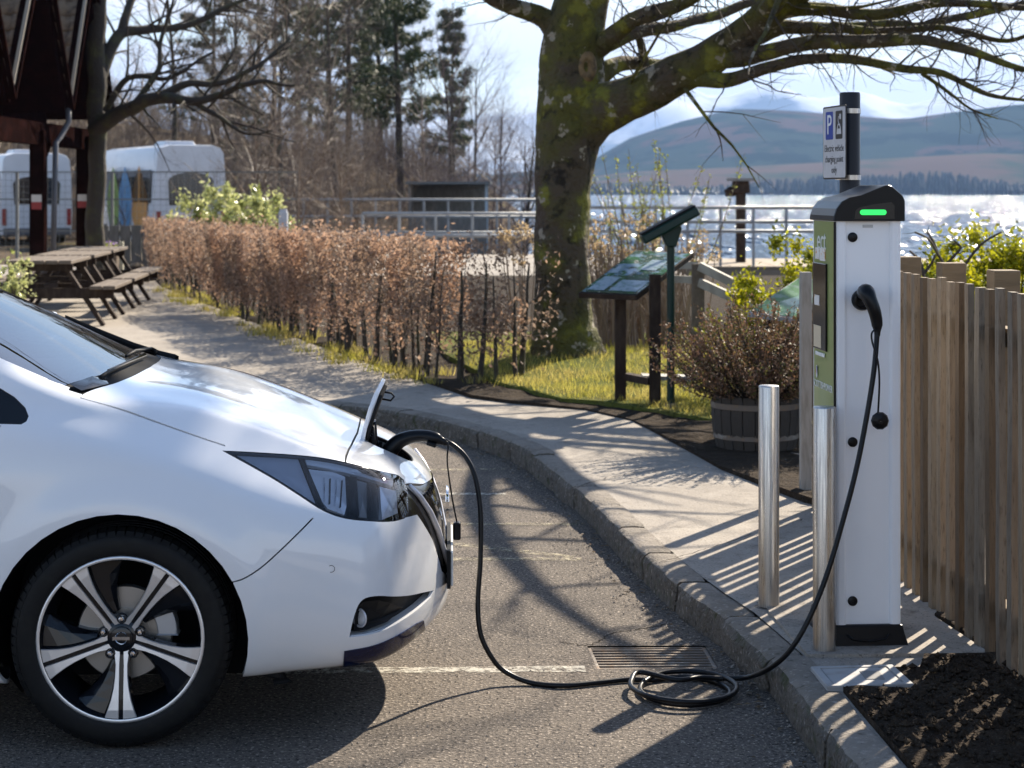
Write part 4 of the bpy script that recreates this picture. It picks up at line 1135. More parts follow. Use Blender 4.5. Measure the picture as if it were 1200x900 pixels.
def piece(name, faces, mat, off=0.0, parent=None, thick=0.0, rimmat=None, smooth=True):
    "one panel from body faces; off moves it along the surface normal, thick turns the rim inwards"
    idx = {}; vs_ = []; ns_ = []; fs_ = []
    for f in faces:
        t = []
        for v in f.verts:
            if v not in idx:
                idx[v] = len(vs_); n = surf_normal(v.co); ns_.append(n); vs_.append(v.co + n * off)
            t.append(idx[v])
        fs_.append(tuple(t))
    nf = len(fs_)
    if thick:
        cnt = {}
        for t in fs_:
            for k in range(len(t)): 
                e = (t[k], t[(k + 1) % len(t)]); cnt[e] = cnt.get(e, 0) + 1
        bd = [e for e in cnt if (e[1], e[0]) not in cnt]
        dup, inn = {}, {}
        for a_, b_ in bd:
            for i in (a_, b_):
                if i not in dup:
                    dup[i] = len(vs_); vs_.append(vs_[i].copy()); ns_.append(ns_[i])
                    inn[i] = len(vs_); vs_.append(vs_[i] - ns_[i] * thick); ns_.append(ns_[i])
        for a_, b_ in bd: fs_.append((dup[b_], dup[a_], inn[a_], inn[b_]))
    me = bpy.data.meshes.new(name); me.from_pydata([tuple(v) for v in vs_], [], fs_)
    me.materials.append(mat)
    if rimmat: me.materials.append(rimmat)
    me.polygons.foreach_set('use_smooth', [smooth and i < nf for i in range(len(fs_))])
    if rimmat: me.polygons.foreach_set('material_index', [0 if i < nf else 1 for i in range(len(fs_))])
    me.update()
    # normals of the undivided surface; rims keep face normals
    ln = []
    for p_ in me.polygons:
        for li in p_.loop_indices:
            ln.append(tuple(ns_[me.loops[li].vertex_index]) if p_.index < nf else tuple(p_.normal))
    me.normals_split_custom_set(ln)
    return link(name, me, parent or car)
T = 0.012
piece('body_shell', REG['shell'], M_white, thick=T)
piece('bonnet', REG['bonnet'], M_white, thick=T)
piece('front_bumper', REG['bumper'], M_white, thick=T)
cap_o = piece('nose_cap', REG['cap'], M_white, thick=T)
piece('cowl_panel', REG['cowl'], pmat('cowl_black', (.006, .006, .007), .7, spec=.1), off=-0.006)
piece('windscreen', REG['windscreen'], M_wind, off=-0.003)
for k in ('side_window_n', 'side_window_f'): piece('side_window', REG[k], M_sideglass, off=-0.003)
if 'rear_window' in REG: piece('rear_window', REG['rear_window'], M_sideglass, off=-0.002)
if 'rear_bumper' in REG: piece('rear_bumper', REG['rear_bumper'], M_white, thick=T)
for k in ('tail_n', 'tail_f'):
    if k in REG: piece('tail_lamp', REG[k], M_red, off=0.004, thick=0.02)
for k in REG:
    if k.startswith('door'):
        d_ = piece('door', REG[k], M_white, thick=T)
        fx = -1.30 if k.endswith('1') else -2.18; sy = -1 if '_n' in k else 1
        MB().tube([(fx - .11, sy * .905, .86), (fx - .09, sy * .925, .865), (fx + .09, sy * .925, .865), (fx + .11, sy * .905, .86)], .013, 8).build('handle', M_white, d_, smooth=True)
for k in ('lip_n', 'lip_f'): piece('lower_lip', REG[k], M_blue, off=0.004, thick=0.014)
piece('grille', REG['grille'], M_black_g, off=-0.006)
# dark inner skin seen through the panel gaps
inner = [f for r_ in ('shell', 'bonnet', 'bumper', 'cap', 'door_n1', 'door_n2', 'door_f1', 'door_f2', 'cowl', 'rear_bumper') for f in REG.get(r_, [])]
gapf = [f for f in REG['cutout'] if not (in_poly(f.calc_center_median().x, f.calc_center_median().z, circ(0, .325, .377)) or in_poly(f.calc_center_median().x, f.calc_center_median().z, circ(-2.7, .325, .377)))]
piece('inner_skin', gapf + inner, M_black_m, off=-0.0135)
# headlamps: clear cover, dark housing, reflectors, running light
def inset_poly(poly, c, k): return [(c[0] + (x - c[0]) * k, c[1] + (z - c[1]) * k) for x, z in poly]
for sd, k in ((-1, 'headlamp_n'), (1, 'headlamp_f')):
    fcs = REG[k]
    bez = []; cov = []
    LENS_ = spl([(.325,.852),(.40,.838),(.50,.823),(.60,.803),(.70,.772),(.78,.742),(.822,.716)], 3) + [(.830,.69),(.826,.655)] + spl([(.80,.648),(.73,.660),(.665,.676),(.60,.706),(.53,.750),(.45,.794),(.38,.830)], 3)
    house = piece('headlamp', fcs, M_black_g, off=-0.030, thick=0.0)
    # black surround
    ring = [f for f in fcs if not in_poly(f.calc_center_median().x, f.calc_center_median().z, inset_poly(HEAD, (.62, .735), .955))]
    piece('surround', [f for f in fcs], M_lamp, off=-0.001, parent=house)
    def onsurf(x, z, depth):
        h = SURF.ray_cast(Vector((x, sd * 2.0, z)), Vector((0, -sd, 0)))
        if h[0] is None: return Vector((x, sd * 0.5, z))
        return h[0] - surf_normal(h[0]) * depth
    def plate(name, poly, mat, d0, d1, parent):
        bb = MB(); n = len(poly)
        cx_, cz_ = sum(p[0] for p in poly) / n, sum(p[1] for p in poly) / n
        A = [onsurf(x, z, d0) for x, z in poly]; B = [onsurf(x, z, d1) for x, z in poly]
        bb.add(A + [onsurf(cx_, cz_, d0)] + B, [(i, (i + 1) % n, n) for i in range(n)] + [(i, n + 1 + i, n + 1 + (i + 1) % n, (i + 1) % n) for i in range(n)])
        return bb.build(name, mat, parent)
    # outline frame strip in gloss black along the lamp edge
    bb = MB(); n = len(HEAD); ins = []
    for i in range(n):
        p0, p1, p2 = Vector(HEAD[i - 1]), Vector(HEAD[i]), Vector(HEAD[(i + 1) % n]); d = (p2 - p0).normalized(); ins.append(p1 + Vector((d.y, -d.x)) * 0.0065)
    A = [onsurf(x, z, 0.0005) for x, z in HEAD]; B = [onsurf(p.x, p.y, 0.002) for p in ins]; C_ = [onsurf(p.x, p.y, 0.022) for p in ins]
    bb.add(A + B + C_, [(i, (i + 1) % n, n + (i + 1) % n, n + i) for i in range(n)] + [(n + i, n + (i + 1) % n, 2 * n + (i + 1) % n, 2 * n + i) for i in range(n)])
    bb.build('frame', M_black_g, house)
    plate('indicator_lens', [(.325,.857),(.44,.843),(.508,.831),(.545,.762),(.572,.712),(.50,.756),(.42,.802)], pmat('indicator_lens_clear', (.60, .61, .66), .28, metal=.35), 0.008, 0.02, house)
    plate('divider', [(.513,.831),(.524,.829),(.600,.694),(.580,.704)], M_black_g, 0.004, 0.02, house)
    plate('running_light', [(.529,.828),(.60,.813),(.70,.784),(.80,.744),(.80,.728),(.70,.766),(.60,.796),(.537,.811)], M_reflector, 0.006, 0.018, house)
    plate('main_reflector', [(.545,.804),(.62,.789),(.655,.774),(.665,.700),(.660,.676),(.61,.698),(.580,.732)], M_reflector, 0.014, 0.026, house)
    for q in range(4): plate('reflector_fin', [(.590 + .018 * q, .776 - .004 * q), (.594 + .018 * q, .776 - .004 * q), (.600 + .016 * q, .716 - .006 * q), (.596 + .016 * q, .716 - .006 * q)], M_black_g if q % 2 else M_chrome, .010, .016, house)
    plate('lamp_bezel', [(.668,.771),(.688,.765),(.700,.668),(.676,.672)], M_black_g, 0.006, 0.02, house)
    plate('main_reflector', [(.692,.763),(.722,.753),(.730,.662),(.706,.666)], pmat('lamp_reflector_dim', (.34, .32, .30), .3, metal=.6), 0.016, 0.026, house)
    plate('lamp_bezel', [(.728,.750),(.748,.742),(.760,.654),(.736,.660)], M_black_g, 0.006, 0.02, house)
    plate('turn_reflector', [(.762,.738),(.815,.714),(.824,.650),(.776,.646)], M_reflector, 0.012, 0.026, house)
# fog pockets with lamps
for sd, k in ((-1, 'fog_n'), (1, 'fog_f')):
    fcs = REG[k]; idx = {}; A = []; B = []; fs_ = []
    for f in fcs:
        t = []
        for v in f.verts:
            if v not in idx: idx[v] = len(A); A.append(v.co.copy()); B.append(v.co + Vector((-0.020, -sd * 0.055, 0.004)))
            t.append(idx[v])
        fs_.append(tuple(t))
    cnt = {(t[i], t[(i + 1) % len(t)]) for t in fs_ for i in range(len(t))}
    bd = [e for e in cnt if (e[1], e[0]) not in cnt]
    bb = MB(); bb.add(B, fs_); pk = bb.build('fog_lamp_recess', M_black_m, car, smooth=True)
    bb = MB(); o_ = len(A); bb.add(A + B, [(b_, a_, a_ + o_, b_ + o_) for a_, b_ in bd]); bb.build('recess_wall', M_white, pk)
    def onp(x, z, d):
        h = SURF.ray_cast(Vector((x, sd * 2.0, z)), Vector((0, -sd, 0)))[0]; return h + Vector((-0.3 * d, -sd * d, 0))
    # sculpted black insert over the recess floor
    ins = [(.690,.318),(.700,.395),(.722,.408),(.765,.405),(.800,.385),(.838,.352),(.79,.330),(.73,.320)]
    bb = MB(); n = len(ins); A2 = [onp(x, z, .022) for x, z in ins]; B2 = [onp(.715 + (x - .715) * .55, .352 + (z - .352) * .55, .040) for x, z in ins]
    bb.add(A2 + B2, [(i, (i + 1) % n, n + (i + 1) % n, n + i) for i in range(n)] + [tuple(range(n, 2 * n))]); bb.build('insert', M_black_m, pk)
    c_ = onp(.715, .356, .038)
    Mx = Matrix.Translation(c_) @ Matrix.Rotation(R(-62 if sd > 0 else 62), 4, 'Z')
    bb = MB(); bb.lathe([(.024, 0), (.030, .003), (.028, .008), (.022, .004)], 20, axis='Y'); me = bb.mesh('fog_ring', M_satin, True); me.transform(Matrix.Translation(c_) @ Matrix.Rotation(R(180 if sd < 0 else 0), 4, 'Z') @ Matrix.Rotation(R(-40), 4, 'Z')); link('fog_lamp', me, pk)
    bb = MB(); bb.lathe([(.001, .004), (.012, .0035), (.022, .001)], 20, axis='Y'); me = bb.mesh('fog_lens', M_reflector, True); me.transform(Matrix.Translation(c_) @ Matrix.Rotation(R(180 if sd < 0 else 0), 4, 'Z') @ Matrix.Rotation(R(-40), 4, 'Z')); link('fog_lens', me, pk)
# grille brightwork: V shaped satin strip, chrome badge, number plate
def onfront(y, z, d=0.0):
    h = SURF.ray_cast(Vector((2.0, y, z)), Vector((-1, 0, 0)))[0]; return h + Vector((d, 0, 0))
for sd in (-1, 1):
    MB().tube([onfront(sd * y, z, .004) for y, z in ((.425,.708),(.39,.665),(.345,.61),(.29,.54),(.235,.465),(.18,.405),(.02,.385))], [.007, .009, .010, .010, .009, .007, .006], 8).build('grille_strip', M_satin, car, smooth=True)
    for k in range(6):
        y = .05 + .05 * k
        MB().bar(onfront(sd * y, .660, -.004), onfront(sd * y * .62, .41, -.004), .006, .006).build('grille_slat', M_black_g, car)
badge = MB()
badge.lathe([(.046, .006), (.052, .014), (.058, .006)], 28, axis='X'); badge.box((.010, 0, 0), (.012, .135, .024))
badge.v = [tuple(onfront(0, .585, .008) + Vector(v)) for v in badge.v]
badge.build('badge', M_chrome, car, smooth=True, sharp=40)
b = MB(); pc = onfront(0, .405, .008); b.box(pc, (.008, .52, .112)); b.build('number_plate', pmat('number_plate_white', (.72, .72, .70), .35), car, bevel=.003)
b = MB(); b.box(pc + Vector((-.010, 0, 0)), (.012, .54, .125)); b.build('plate_holder', M_black_m, car)
b = MB(); b.lathe([(.001, .009), (.0095, .009), (.0095, -.004)], 14, axis='X'); 
h_ = SURF.ray_cast(Vector((.62, -2, .52)), Vector((0, 1, 0)))[0]
b2 = MB(); b2.lathe([(.0095, .0008), (.0111, .0008)], 18, axis='Y'); me = b2.mesh('parking_sensor', M_black_m, True); me.transform(Matrix.Translation(h_ + Vector((0, -.001, 0))) @ Matrix.Rotation(R(180), 4, 'Z')); link('parking_sensor', me, car)
# wheel arch liners and floor
for wx in (0.0, -2.70):
    for sd in (-1, 1):
        b = MB(); n = 26; 
        for i in range(n + 1):
            a = R(-32) + R(244) * i / n
            for yy in (0.858 - .12 * max(0.0, .44 - (.325 + .392 * math.sin(a))) / .2, 0.45): b.v.append((wx + .392 * math.cos(a), sd * yy, .325 + .392 * math.sin(a)))
        for i in range(n): b.f.append((2 * i, 2 * i + 1, 2 * i + 3, 2 * i + 2)); b.m.append(0)
        b.v += [(wx + .392 * math.cos(R(-32) + R(244) * i / n), sd * .45, .325 + .392 * math.sin(R(-32) + R(244) * i / n)) for i in range(n + 1)]
        b.f.append(tuple(range(2 * n + 2, 3 * n + 3))); b.m.append(0)
        b.build('arch_liner', M_black_m, car, smooth=False)
b = MB()
for x0, x1, w0, w1 in ((-3.45, -3.1, .55, .70), (-3.1, -2.31, .44, .44), (-2.31, -.39, .74, .74), (-.39, .39, .44, .44), (.39, .62, .70, .62), (.62, .86, .62, .34)):
    b.add([(x0, -w0, .205), (x1, -w1, .215), (x1, w1, .215), (x0, w0, .205)], [(0, 1, 2, 3)])
b.build('floor_pan', M_black_m, car)
MB().tube([(.40, -.72, .20), (.46, -.73, .185), (.49, -.73, .165), (.44, -.73, .16)], [.02, .018, .012, .01], 6).build('underbody_deflector', M_black_m, car)
# cabin seen dimly through the glass: dashboard, wheel, seats
b = MB(); b.box((-.42, 0, .90), (.62, 1.36, .22)); b.box((-.52, 0, 1.0), (.36, 1.30, .06)); b.build('dashboard', M_cabin, car, bevel=.04)
b = MB(); b.tube([(-.86 + .05 * math.sin(a), .36 + .18 * math.cos(a), 1.0 + .17 * math.sin(a)) for a in np.linspace(0, 2 * math.pi, 25)], .014, 6); b.build('steering_wheel', M_cabin, car, smooth=True)
for sy in (-.36, .36):
    b = MB(); b.box((-1.25, sy, .62), (.5, .48, .16)); b.box((-1.48, sy, .95), (.14, .48, .60)); b.box((-1.52, sy, 1.30), (.09, .26, .17)); b.build('front_seat', M_cabin, car, bevel=.05)
b = MB(); b.box((-2.3, 0, .62), (.5, 1.2, .16)); b.box((-2.55, 0, .95), (.14, 1.2, .55)); b.build('rear_seat', M_cabin, car, bevel=.05)
# wiper and plastic corner at the base of the windscreen
def ontop(x, y, d=0.0):
    h = SURF.ray_cast(Vector((x, y, 3.0)), Vector((0, 0, -1)))[0]; return h + Vector((0, 0, d))
b = MB(); b.tube([ontop(-.125, -.50, .010), ontop(-.12, -.40, .012), ontop(-.10, -.10, .012), ontop(-.095, .22, .010)], [.009, .007, .005, .004], 6)
wip = b.build('wiper', M_black_m, car, smooth=True)
MB().bar(ontop(-.128, -.34, .006), ontop(-.112, .30, .008), .008, .008).build('wiper_blade', M_black_g, wip)
b = MB(); b.tube([ontop(-.09, .40, .020), ontop(-.11, .42, .022), ontop(-.13, .20, .018), ontop(-.125, -.02, .018)], [.010, .009, .007, .006], 6); b.build('wiper', M_black_m, car, smooth=True)
for sd in (1,):
    b = MB(); L_tr = [(-.035, .60, .052), (-.10, .665, .050), (-.20, .672, .040), (-.32, .660, .030), (-.46, .645, .018)]
    for x, y, w_ in L_tr: b.v += [tuple(ontop(x, sd * y, .012)), tuple(ontop(x - w_ * .1, sd * (y - w_), .018)), tuple(ontop(x - w_ * .1, sd * (y - w_), -.004)), tuple(ontop(x, sd * y, -.006))]
    for i in range(len(L_tr) - 1):
        for j in range(4): b.f.append((i * 4 + j, i * 4 + (j + 1) % 4, i * 4 + 4 + (j + 1) % 4, i * 4 + 4 + j)); b.m.append(0)
    b.build('pillar_trim', M_black_m, car, smooth=True)
# corner panel (gloss) by the near wiper
cp = [(-.190,-.655),(-.165,-.60),(-.140,-.50),(-.120,-.45),(-.095,-.52),(-.125,-.62),(-.150,-.675)]
b = MB(); n = len(cp); b.add([ontop(x, y, .004) for x, y in cp] + [ontop(-.140, -.56, .022)], [(i, (i + 1) % n, n) for i in range(n)]); b.build('cowl_corner', M_black_g, car, smooth=True)
# door mirrors
for sd in (-1, 1):
    b = MB(); b.tube([(-.62, sd * .86, 1.02), (-.60, sd * .93, 1.05), (-.59, sd * .97, 1.07)], [.03, .03, .04], 8)
    b.lathe([(.001, .05), (.05, .045), (.085, .02), (.092, -.03), (.088, -.06)], 16, c=(-.60, sd * 1.03, 1.09), axis='X'); b.build('door_mirror', M_white, car, smooth=True)
# --- wheels
def make_wheel(parent, loc, flip=False, steer=0.0):
    w = empty('wheel', loc); w.parent = parent; del_keys = None
    w.rotation_euler = (0, 0, steer + (math.pi if flip else 0))
    # local: outer face towards -y
    b = MB(); n = 64
    prof = [(.236, -.092), (.246, -.104), (.262, -.1075), (.288, -.108), (.305, -.103), (.316, -.092), (.3215, -.072), (.324, -.03), (.3245, .03), (.3215, .072), (.312, .095), (.29, .106), (.25, .10), (.236, .09)]
    b.lathe(prof, n, axis='Y')
    # tread grooves: push in narrow bands on the shoulder
    vs_ = [list(v) for v in b.v]
    for i, (r_, h) in enumerate(prof): pass
    tyre = b.build('tyre', M_rubber, w, smooth=True, sharp=60)
    tb = MB()
    for k in range(72):                                   # shoulder blocks
        a0 = 2 * math.pi * k / 72; da = 2 * math.pi / 72 * .40
        P8 = []
        for aa in (a0 - da, a0 + da):
            for (r_, h) in ((.3045, -.1045), (.319, -.0945), (.3268, -.070), (.3275, -.042), (.318, -.042), (.300, -.095)):
                P8.append((r_ * math.cos(aa), h, r_ * math.sin(aa)))
        tb.add(P8, [(0, 1, 7, 6), (1, 2, 8, 7), (2, 3, 9, 8), (3, 4, 10, 9), (0, 6, 11, 5), (0, 5, 4, 3, 2, 1), (6, 7, 8, 9, 10, 11)])
    for h0, h1 in ((-.036, -.008), (.002, .03), (.042, .085)):
        tb.lathe([(.319, h0), (.3275, h0 + .002), (.3275, h1 - .002), (.319, h1)], 64, axis='Y')
    tb.build('tread', M_rubber, tyre, smooth=False)
    # rim barrel and lip
    b = MB(); b.lathe([(.2445, -.099), (.2465, -.104), (.2425, -.1065), (.2365, -.1035), (.2335, -.094), (.218, -.02), (.212, .07), (.222, .09)], 64, axis='Y'); 
    rim = b.build('rim', M_alloy_d, w, smooth=True, sharp=45)
    b = MB(); b.lathe([(.2470, -.1005), (.2472, -.1052), (.2425, -.1078), (.2365, -.1055)], 64, axis='Y'); b.build('rim_edge', M_alloy, rim, smooth=True)
    angs = [270, 342, 54, 126, 198]
    for a in angs:
        A = R(a)
        def pt(s_, t, y): return (s_ * math.cos(A) - t * math.sin(A), y, s_ * math.sin(A) + t * math.cos(A))
        sp = MB(); S = [(.036, .0255), (.055, .0215), (.08, .0185), (.115, .0195), (.15, .0235), (.18, .0300), (.21, .0395), (.241, .0515)]
        depth = lambda s_: -.078 - .022 * min(1, (s_ - .036) / .17)
        for sg in (-1, 1):
            rows = []
            for (s_, wd) in S:
                gi = .0045 if s_ < .06 else .0058
                y = depth(s_)
                rows.append([pt(s_, sg * gi, y + .010), pt(s_, sg * (gi + .0012), y), pt(s_, sg * (wd - .002), y - .0005), pt(s_, sg * wd, y + .003), pt(s_, sg * (wd + .004), y + .030)])
            o_ = len(sp.v)
            for r_ in rows: sp.v.extend(r_)
            for i in range(len(rows) - 1):
                for j in range(4):
                    q = (o_ + i * 5 + j, o_ + i * 5 + j + 1, o_ + (i + 1) * 5 + j + 1, o_ + (i + 1) * 5 + j)
                    sp.f.append(q if sg < 0 else q[::-1]); sp.m.append(1 if j == 3 else 0)
            sp.f.append(tuple(o_ + k for k in range(5))); sp.m.append(1)
        spo = sp.build('spoke', [M_alloy, M_alloy_d], rim, smooth=False)
        g_ = MB(); rows = [[pt(s_, -.0065, depth(s_) + .007), pt(s_, .0065, depth(s_) + .007)] for s_, _ in S]
        for r_ in rows: g_.v.extend(r_)
        for i in range(len(rows) - 1): g_.f.append((2 * i, 2 * i + 2, 2 * i + 3, 2 * i + 1)); g_.m.append(0)
        g_.build('spoke_groove', M_alloy_d, rim)
        # dark blade filling the clockwise half of the window beyond this spoke
        bl = MB(); rows = []
        for s_, t0, t1 in ((.075, 17, 28), (.11, 12, 27), (.15, 10.5, 29), (.19, 11, 32), (.222, 12.5, 35), (.236, 13, 36)):
            y0 = -.060 - .02 * (s_ - .075) / .16; y1 = -.035 - .02 * (s_ - .075) / .16
            row = []
            for t_, yy in ((t0, y0), ((t0 * .35 + t1 * .65), y0 + .006), (t1, y1), (t1 + .5, y1 + .03)):
                an = A - R(t_); row.append((s_ * math.cos(an), yy, s_ * math.sin(an)))
            rows.append(row)
        for r_ in rows: bl.v.extend(r_)
        for i in range(len(rows) - 1):
            for j in range(3): bl.f.append((i * 4 + j, i * 4 + j + 1, (i + 1) * 4 + j + 1, (i + 1) * 4 + j)); bl.m.append(0)
        bl.build('aero_blade', M_alloy_d, rim, smooth=False)
    for k in range(5):
        A = R(90 + 72 * k); c = (.057 * math.cos(A), -.078, .057 * math.sin(A))
        MB().lathe([(.015, .012), (.0155, -.002), (.012, -.004), (.010, .004)], 16, c=c, axis='Y').build('nut_seat', M_alloy_d, rim, smooth=True)
        nb = MB(); nb.lathe([(.0085, .008), (.0085, -.010), (.006, -.013), (.0005, -.0135)], 6, c=c, axis='Y'); nb.build('lug_nut', M_chrome, rim)
    b = MB(); b.lathe([(.058, .02), (.052, -.074), (.040, -.080), (.034, -.0815), (.032, -.086), (.020, -.089), (.0005, -.0895)], 28, axis='Y'); hub = b.build('hub_cap', M_alloy_d, w, smooth=True, sharp=50)
    b = MB(); b.lathe([(.0155, -.0890), (.0175, -.0915), (.0195, -.0885)], 24, axis='Y'); b.box((0, -.0910, 0), (.050, .003, .0095)); b.build('badge', M_chrome, hub)
    b = MB(); b.lathe([(.075, .0), (.075, -.014), (.138, -.014), (.142, -.008), (.142, .006)], 40, axis='Y'); b.lathe([(.0005, -.02), (.075, -.02), (.075, 0)], 24, axis='Y'); b.build('brake_disc', M_disc, w, smooth=True, sharp=40)
    cb = MB(); sgn_c = -1 if flip else 1
    for a0, a1 in ((-2, 34),):
        m_ = 6; 
        for i in range(m_ + 1):
            an = R(a0 + (a1 - a0) * i / m_); an = an if not flip else math.pi - an
            for r_, y_ in ((.100, -.038), (.158, -.034), (.158, .03), (.100, .03)): cb.v.append((r_ * math.cos(an), y_, r_ * math.sin(an)))
        for i in range(m_):
            for j in range(4): cb.f.append((i * 4 + j, i * 4 + (j + 1) % 4, (i + 1) * 4 + (j + 1) % 4, (i + 1) * 4 + j)); cb.m.append(0)
        cb.f += [(0, 1, 2, 3), tuple(m_ * 4 + j for j in (3, 2, 1, 0))]; cb.m += [0, 0]
    cb.build('brake_caliper', M_calip, w, bevel=.004)
    return w
w0 = make_wheel(car, (0, -.770, .3275), False, R(1.5))
for (x, sd) in ((0, 1), (-2.70, -1), (-2.70, 1)):
    c = copy_tree(w0, car); c.location = (x, .770 * sd, .3275); c.rotation_euler = (0, 0, math.pi if sd > 0 else 0)
# --- charge port, flap
pf = REG['port']; idx = {}; A = []; fs_ = []
for f in pf:
    t = []
    for v in f.verts:
        if v not in idx: idx[v] = len(A); A.append(v.co.copy())
        t.append(idx[v])
    fs_.append(tuple(t))
B = [p + Vector((-.012, 0, -.075)) for p in A]; B = [Vector((.772 + (p.x - .772) * .86, p.y * .86, p.z)) for p in B]
cnt = {(t[i], t[(i + 1) % len(t)]) for t in fs_ for i in range(len(t))}
bd = [e for e in cnt if (e[1], e[0]) not in cnt]
bb = MB(); bb.add(A + B, [tuple(i + len(A) for i in t) for t in fs_] + [(b_, a_, a_ + len(A), b_ + len(A)) for a_, b_ in bd])
port = bb.build('charge_port', M_black_g, car)
bb = MB(); bb.tube([p for p in [Vector((x * .97 + .772 * .03, y * .97, 0)) + Vector((0, 0, ontop(x * .99 + .772 * .01, y * .995).z - .006)) for x, y in PORT_FULL + [PORT_FULL[0]]]], .006, 6); bb.build('port_seal', M_black_m, port, smooth=True)
for y in (-.055, .055):
    MB().lathe([(.034, 0), (.034, .022), (.028, .026), (.026, .012), (.0005, .012)], 20, c=(.765, y, .690)).build('socket', M_black_m, port, smooth=True, sharp=40)
MB().box((.80, .02, .712), (.05, .10, .010)).build('port_label', M_port_red, port)
# open flap: hinged at the rear of the port, standing up
flap = []
hinge = Vector((.688, 0, .803)); ang = R(71)
fl_out = [(0, .115), (.05, .128), (.12, .130), (.175, .105), (.210, .055), (.215, 0)]
fl_poly = fl_out + [(s_, -y) for s_, y in reversed(fl_out)][1:]
def flap_pt(s_, y, d): 
    bow = .012 * math.sin(math.pi * s_ / .215)
    return Vector((hinge.x + math.cos(ang) * s_ - math.sin(ang) * (d + bow), y, hinge.z + math.sin(ang) * s_ + math.cos(ang) * (d + bow)))
bb = MB(); n = len(fl_poly)
bb.add([flap_pt(s_, y, .014) for s_, y in fl_poly] + [flap_pt(s_, y, .0) for s_, y in fl_poly], [tuple(range(n)), tuple(reversed(range(n, 2 * n)))] + [(i, n + i, n + (i + 1) % n, (i + 1) % n) for i in range(n)])
flo = bb.build('charge_flap', M_white, car, bevel=.003)
fl_in = [(.012 + s_ * .90, y * .88) for s_, y in fl_poly]
bb = MB(); bb.add([flap_pt(s_, y, -.001) for s_, y in fl_in] + [flap_pt(s_, y, -.014) for s_, y in fl_in], [tuple(range(n)), tuple(reversed(range(n, 2 * n)))] + [(i, n + i, n + (i + 1) % n, (i + 1) % n) for i in range(n)]); bb.build('inner_panel', M_black_m, flo, bevel=.003)
for y in (-.075, .075): MB().tube([flap_pt(.06, y, -.014), flap_pt(.0, y, -.03), flap_pt(-.03, y, -.028), (.69, y, .755)], .010, 6).build('hinge', M_black_m, flo, smooth=True)
MB().tube([flap_pt(.175, -.03, -.012), flap_pt(.180, -.03, -.038), flap_pt(.172, -.03, -.052), flap_pt(.155, -.03, -.048), flap_pt(.150, -.03, -.012)], .0035, 6).build('latch', M_black_m, flo, smooth=True)
for s_ in (.03, .055, .08): MB().lathe([(.0045, 0), (.0045, .004), (.0005, .005)], 8, c=tuple(flap_pt(s_, -.085, -.020)), axis='Y').build('screw', M_satin, flo)
bm.free()
# ================================================================== trees, hedges and shrubs
M_bark = pmat('mossy_bark', (0.075, 0.055, 0.036), 0.9, var=[(2.0, (0.085, 0.080, 0.016), 0.42, 0.56), (8, (0.016, 0.011, 0.007), 0.52, 0.64), (4.0, (0.17, 0.16, 0.022), 0.54, 0.63), (5.5, (0.30, 0.265, 0.205), 0.605, 0.63, 4)], bump=[(9, 1.0, 0.07), (30, 1.0, 0.03), (90, 0.6, 0.01)])
M_lichen = pmat('pale_lichen', (0.26, 0.24, 0.20), 0.95, var=[(30, (0.17, 0.15, 0.12), 0.45, 0.65)], bump=(50, 0.6, 0.01))
M_twig = pmat('dark_twig', (0.050, 0.036, 0.026), 0.85, var=[(6, (0.075, 0.062, 0.030), 0.5, 0.7)])
M_twig_br = leafmat('brown_twig', (0.15, 0.102, 0.068), (0.23, 0.165, 0.11), transl=0.0, scale=1.2)
M_twig_pu = leafmat('purple_brown_twig', (0.105, 0.075, 0.070), (0.16, 0.115, 0.10), transl=0.0, scale=1.2)
M_trunk_d = pmat('dark_trunk_bark', (0.045, 0.036, 0.028), 0.9, var=[(4, (0.075, 0.070, 0.03), 0.5, 0.7)], bump=(20, 0.7, 0.03))
M_pine = leafmat('pine_needles', (0.030, 0.050, 0.014), (0.055, 0.070, 0.018), transl=0.25, scale=1.2)
M_beech = leafmat('dry_beech_leaves', (0.38, 0.235, 0.155), (0.24, 0.175, 0.13), transl=0.5, scale=1.6)
M_gorse = leafmat('yellow_green_leaves', (0.42, 0.39, 0.012), (0.20, 0.22, 0.012), transl=0.55, scale=4)
M_heath = leafmat('bronze_heather', (0.17, 0.105, 0.055), (0.20, 0.11, 0.070), transl=0.3, scale=7)
M_heath_g = leafmat('olive_heather_tips', (0.13, 0.13, 0.035), (0.10, 0.09, 0.03), transl=0.4, scale=7)
M_varieg = leafmat('variegated_leaves', (0.55, 0.55, 0.28), (0.30, 0.34, 0.09), rough=0.3, transl=0.45, scale=3)
M_bud = leafmat('young_buds', (0.20, 0.24, 0.045), (0.26, 0.26, 0.07), transl=0.5, scale=6)
M_grass = leafmat('grass_blades', (0.33, 0.31, 0.045), (0.42, 0.34, 0.11), transl=0.55, scale=3)
M_hyd = leafmat('dry_flower_heads', (0.46, 0.35, 0.21), (0.36, 0.26, 0.15), transl=0.5, scale=5)

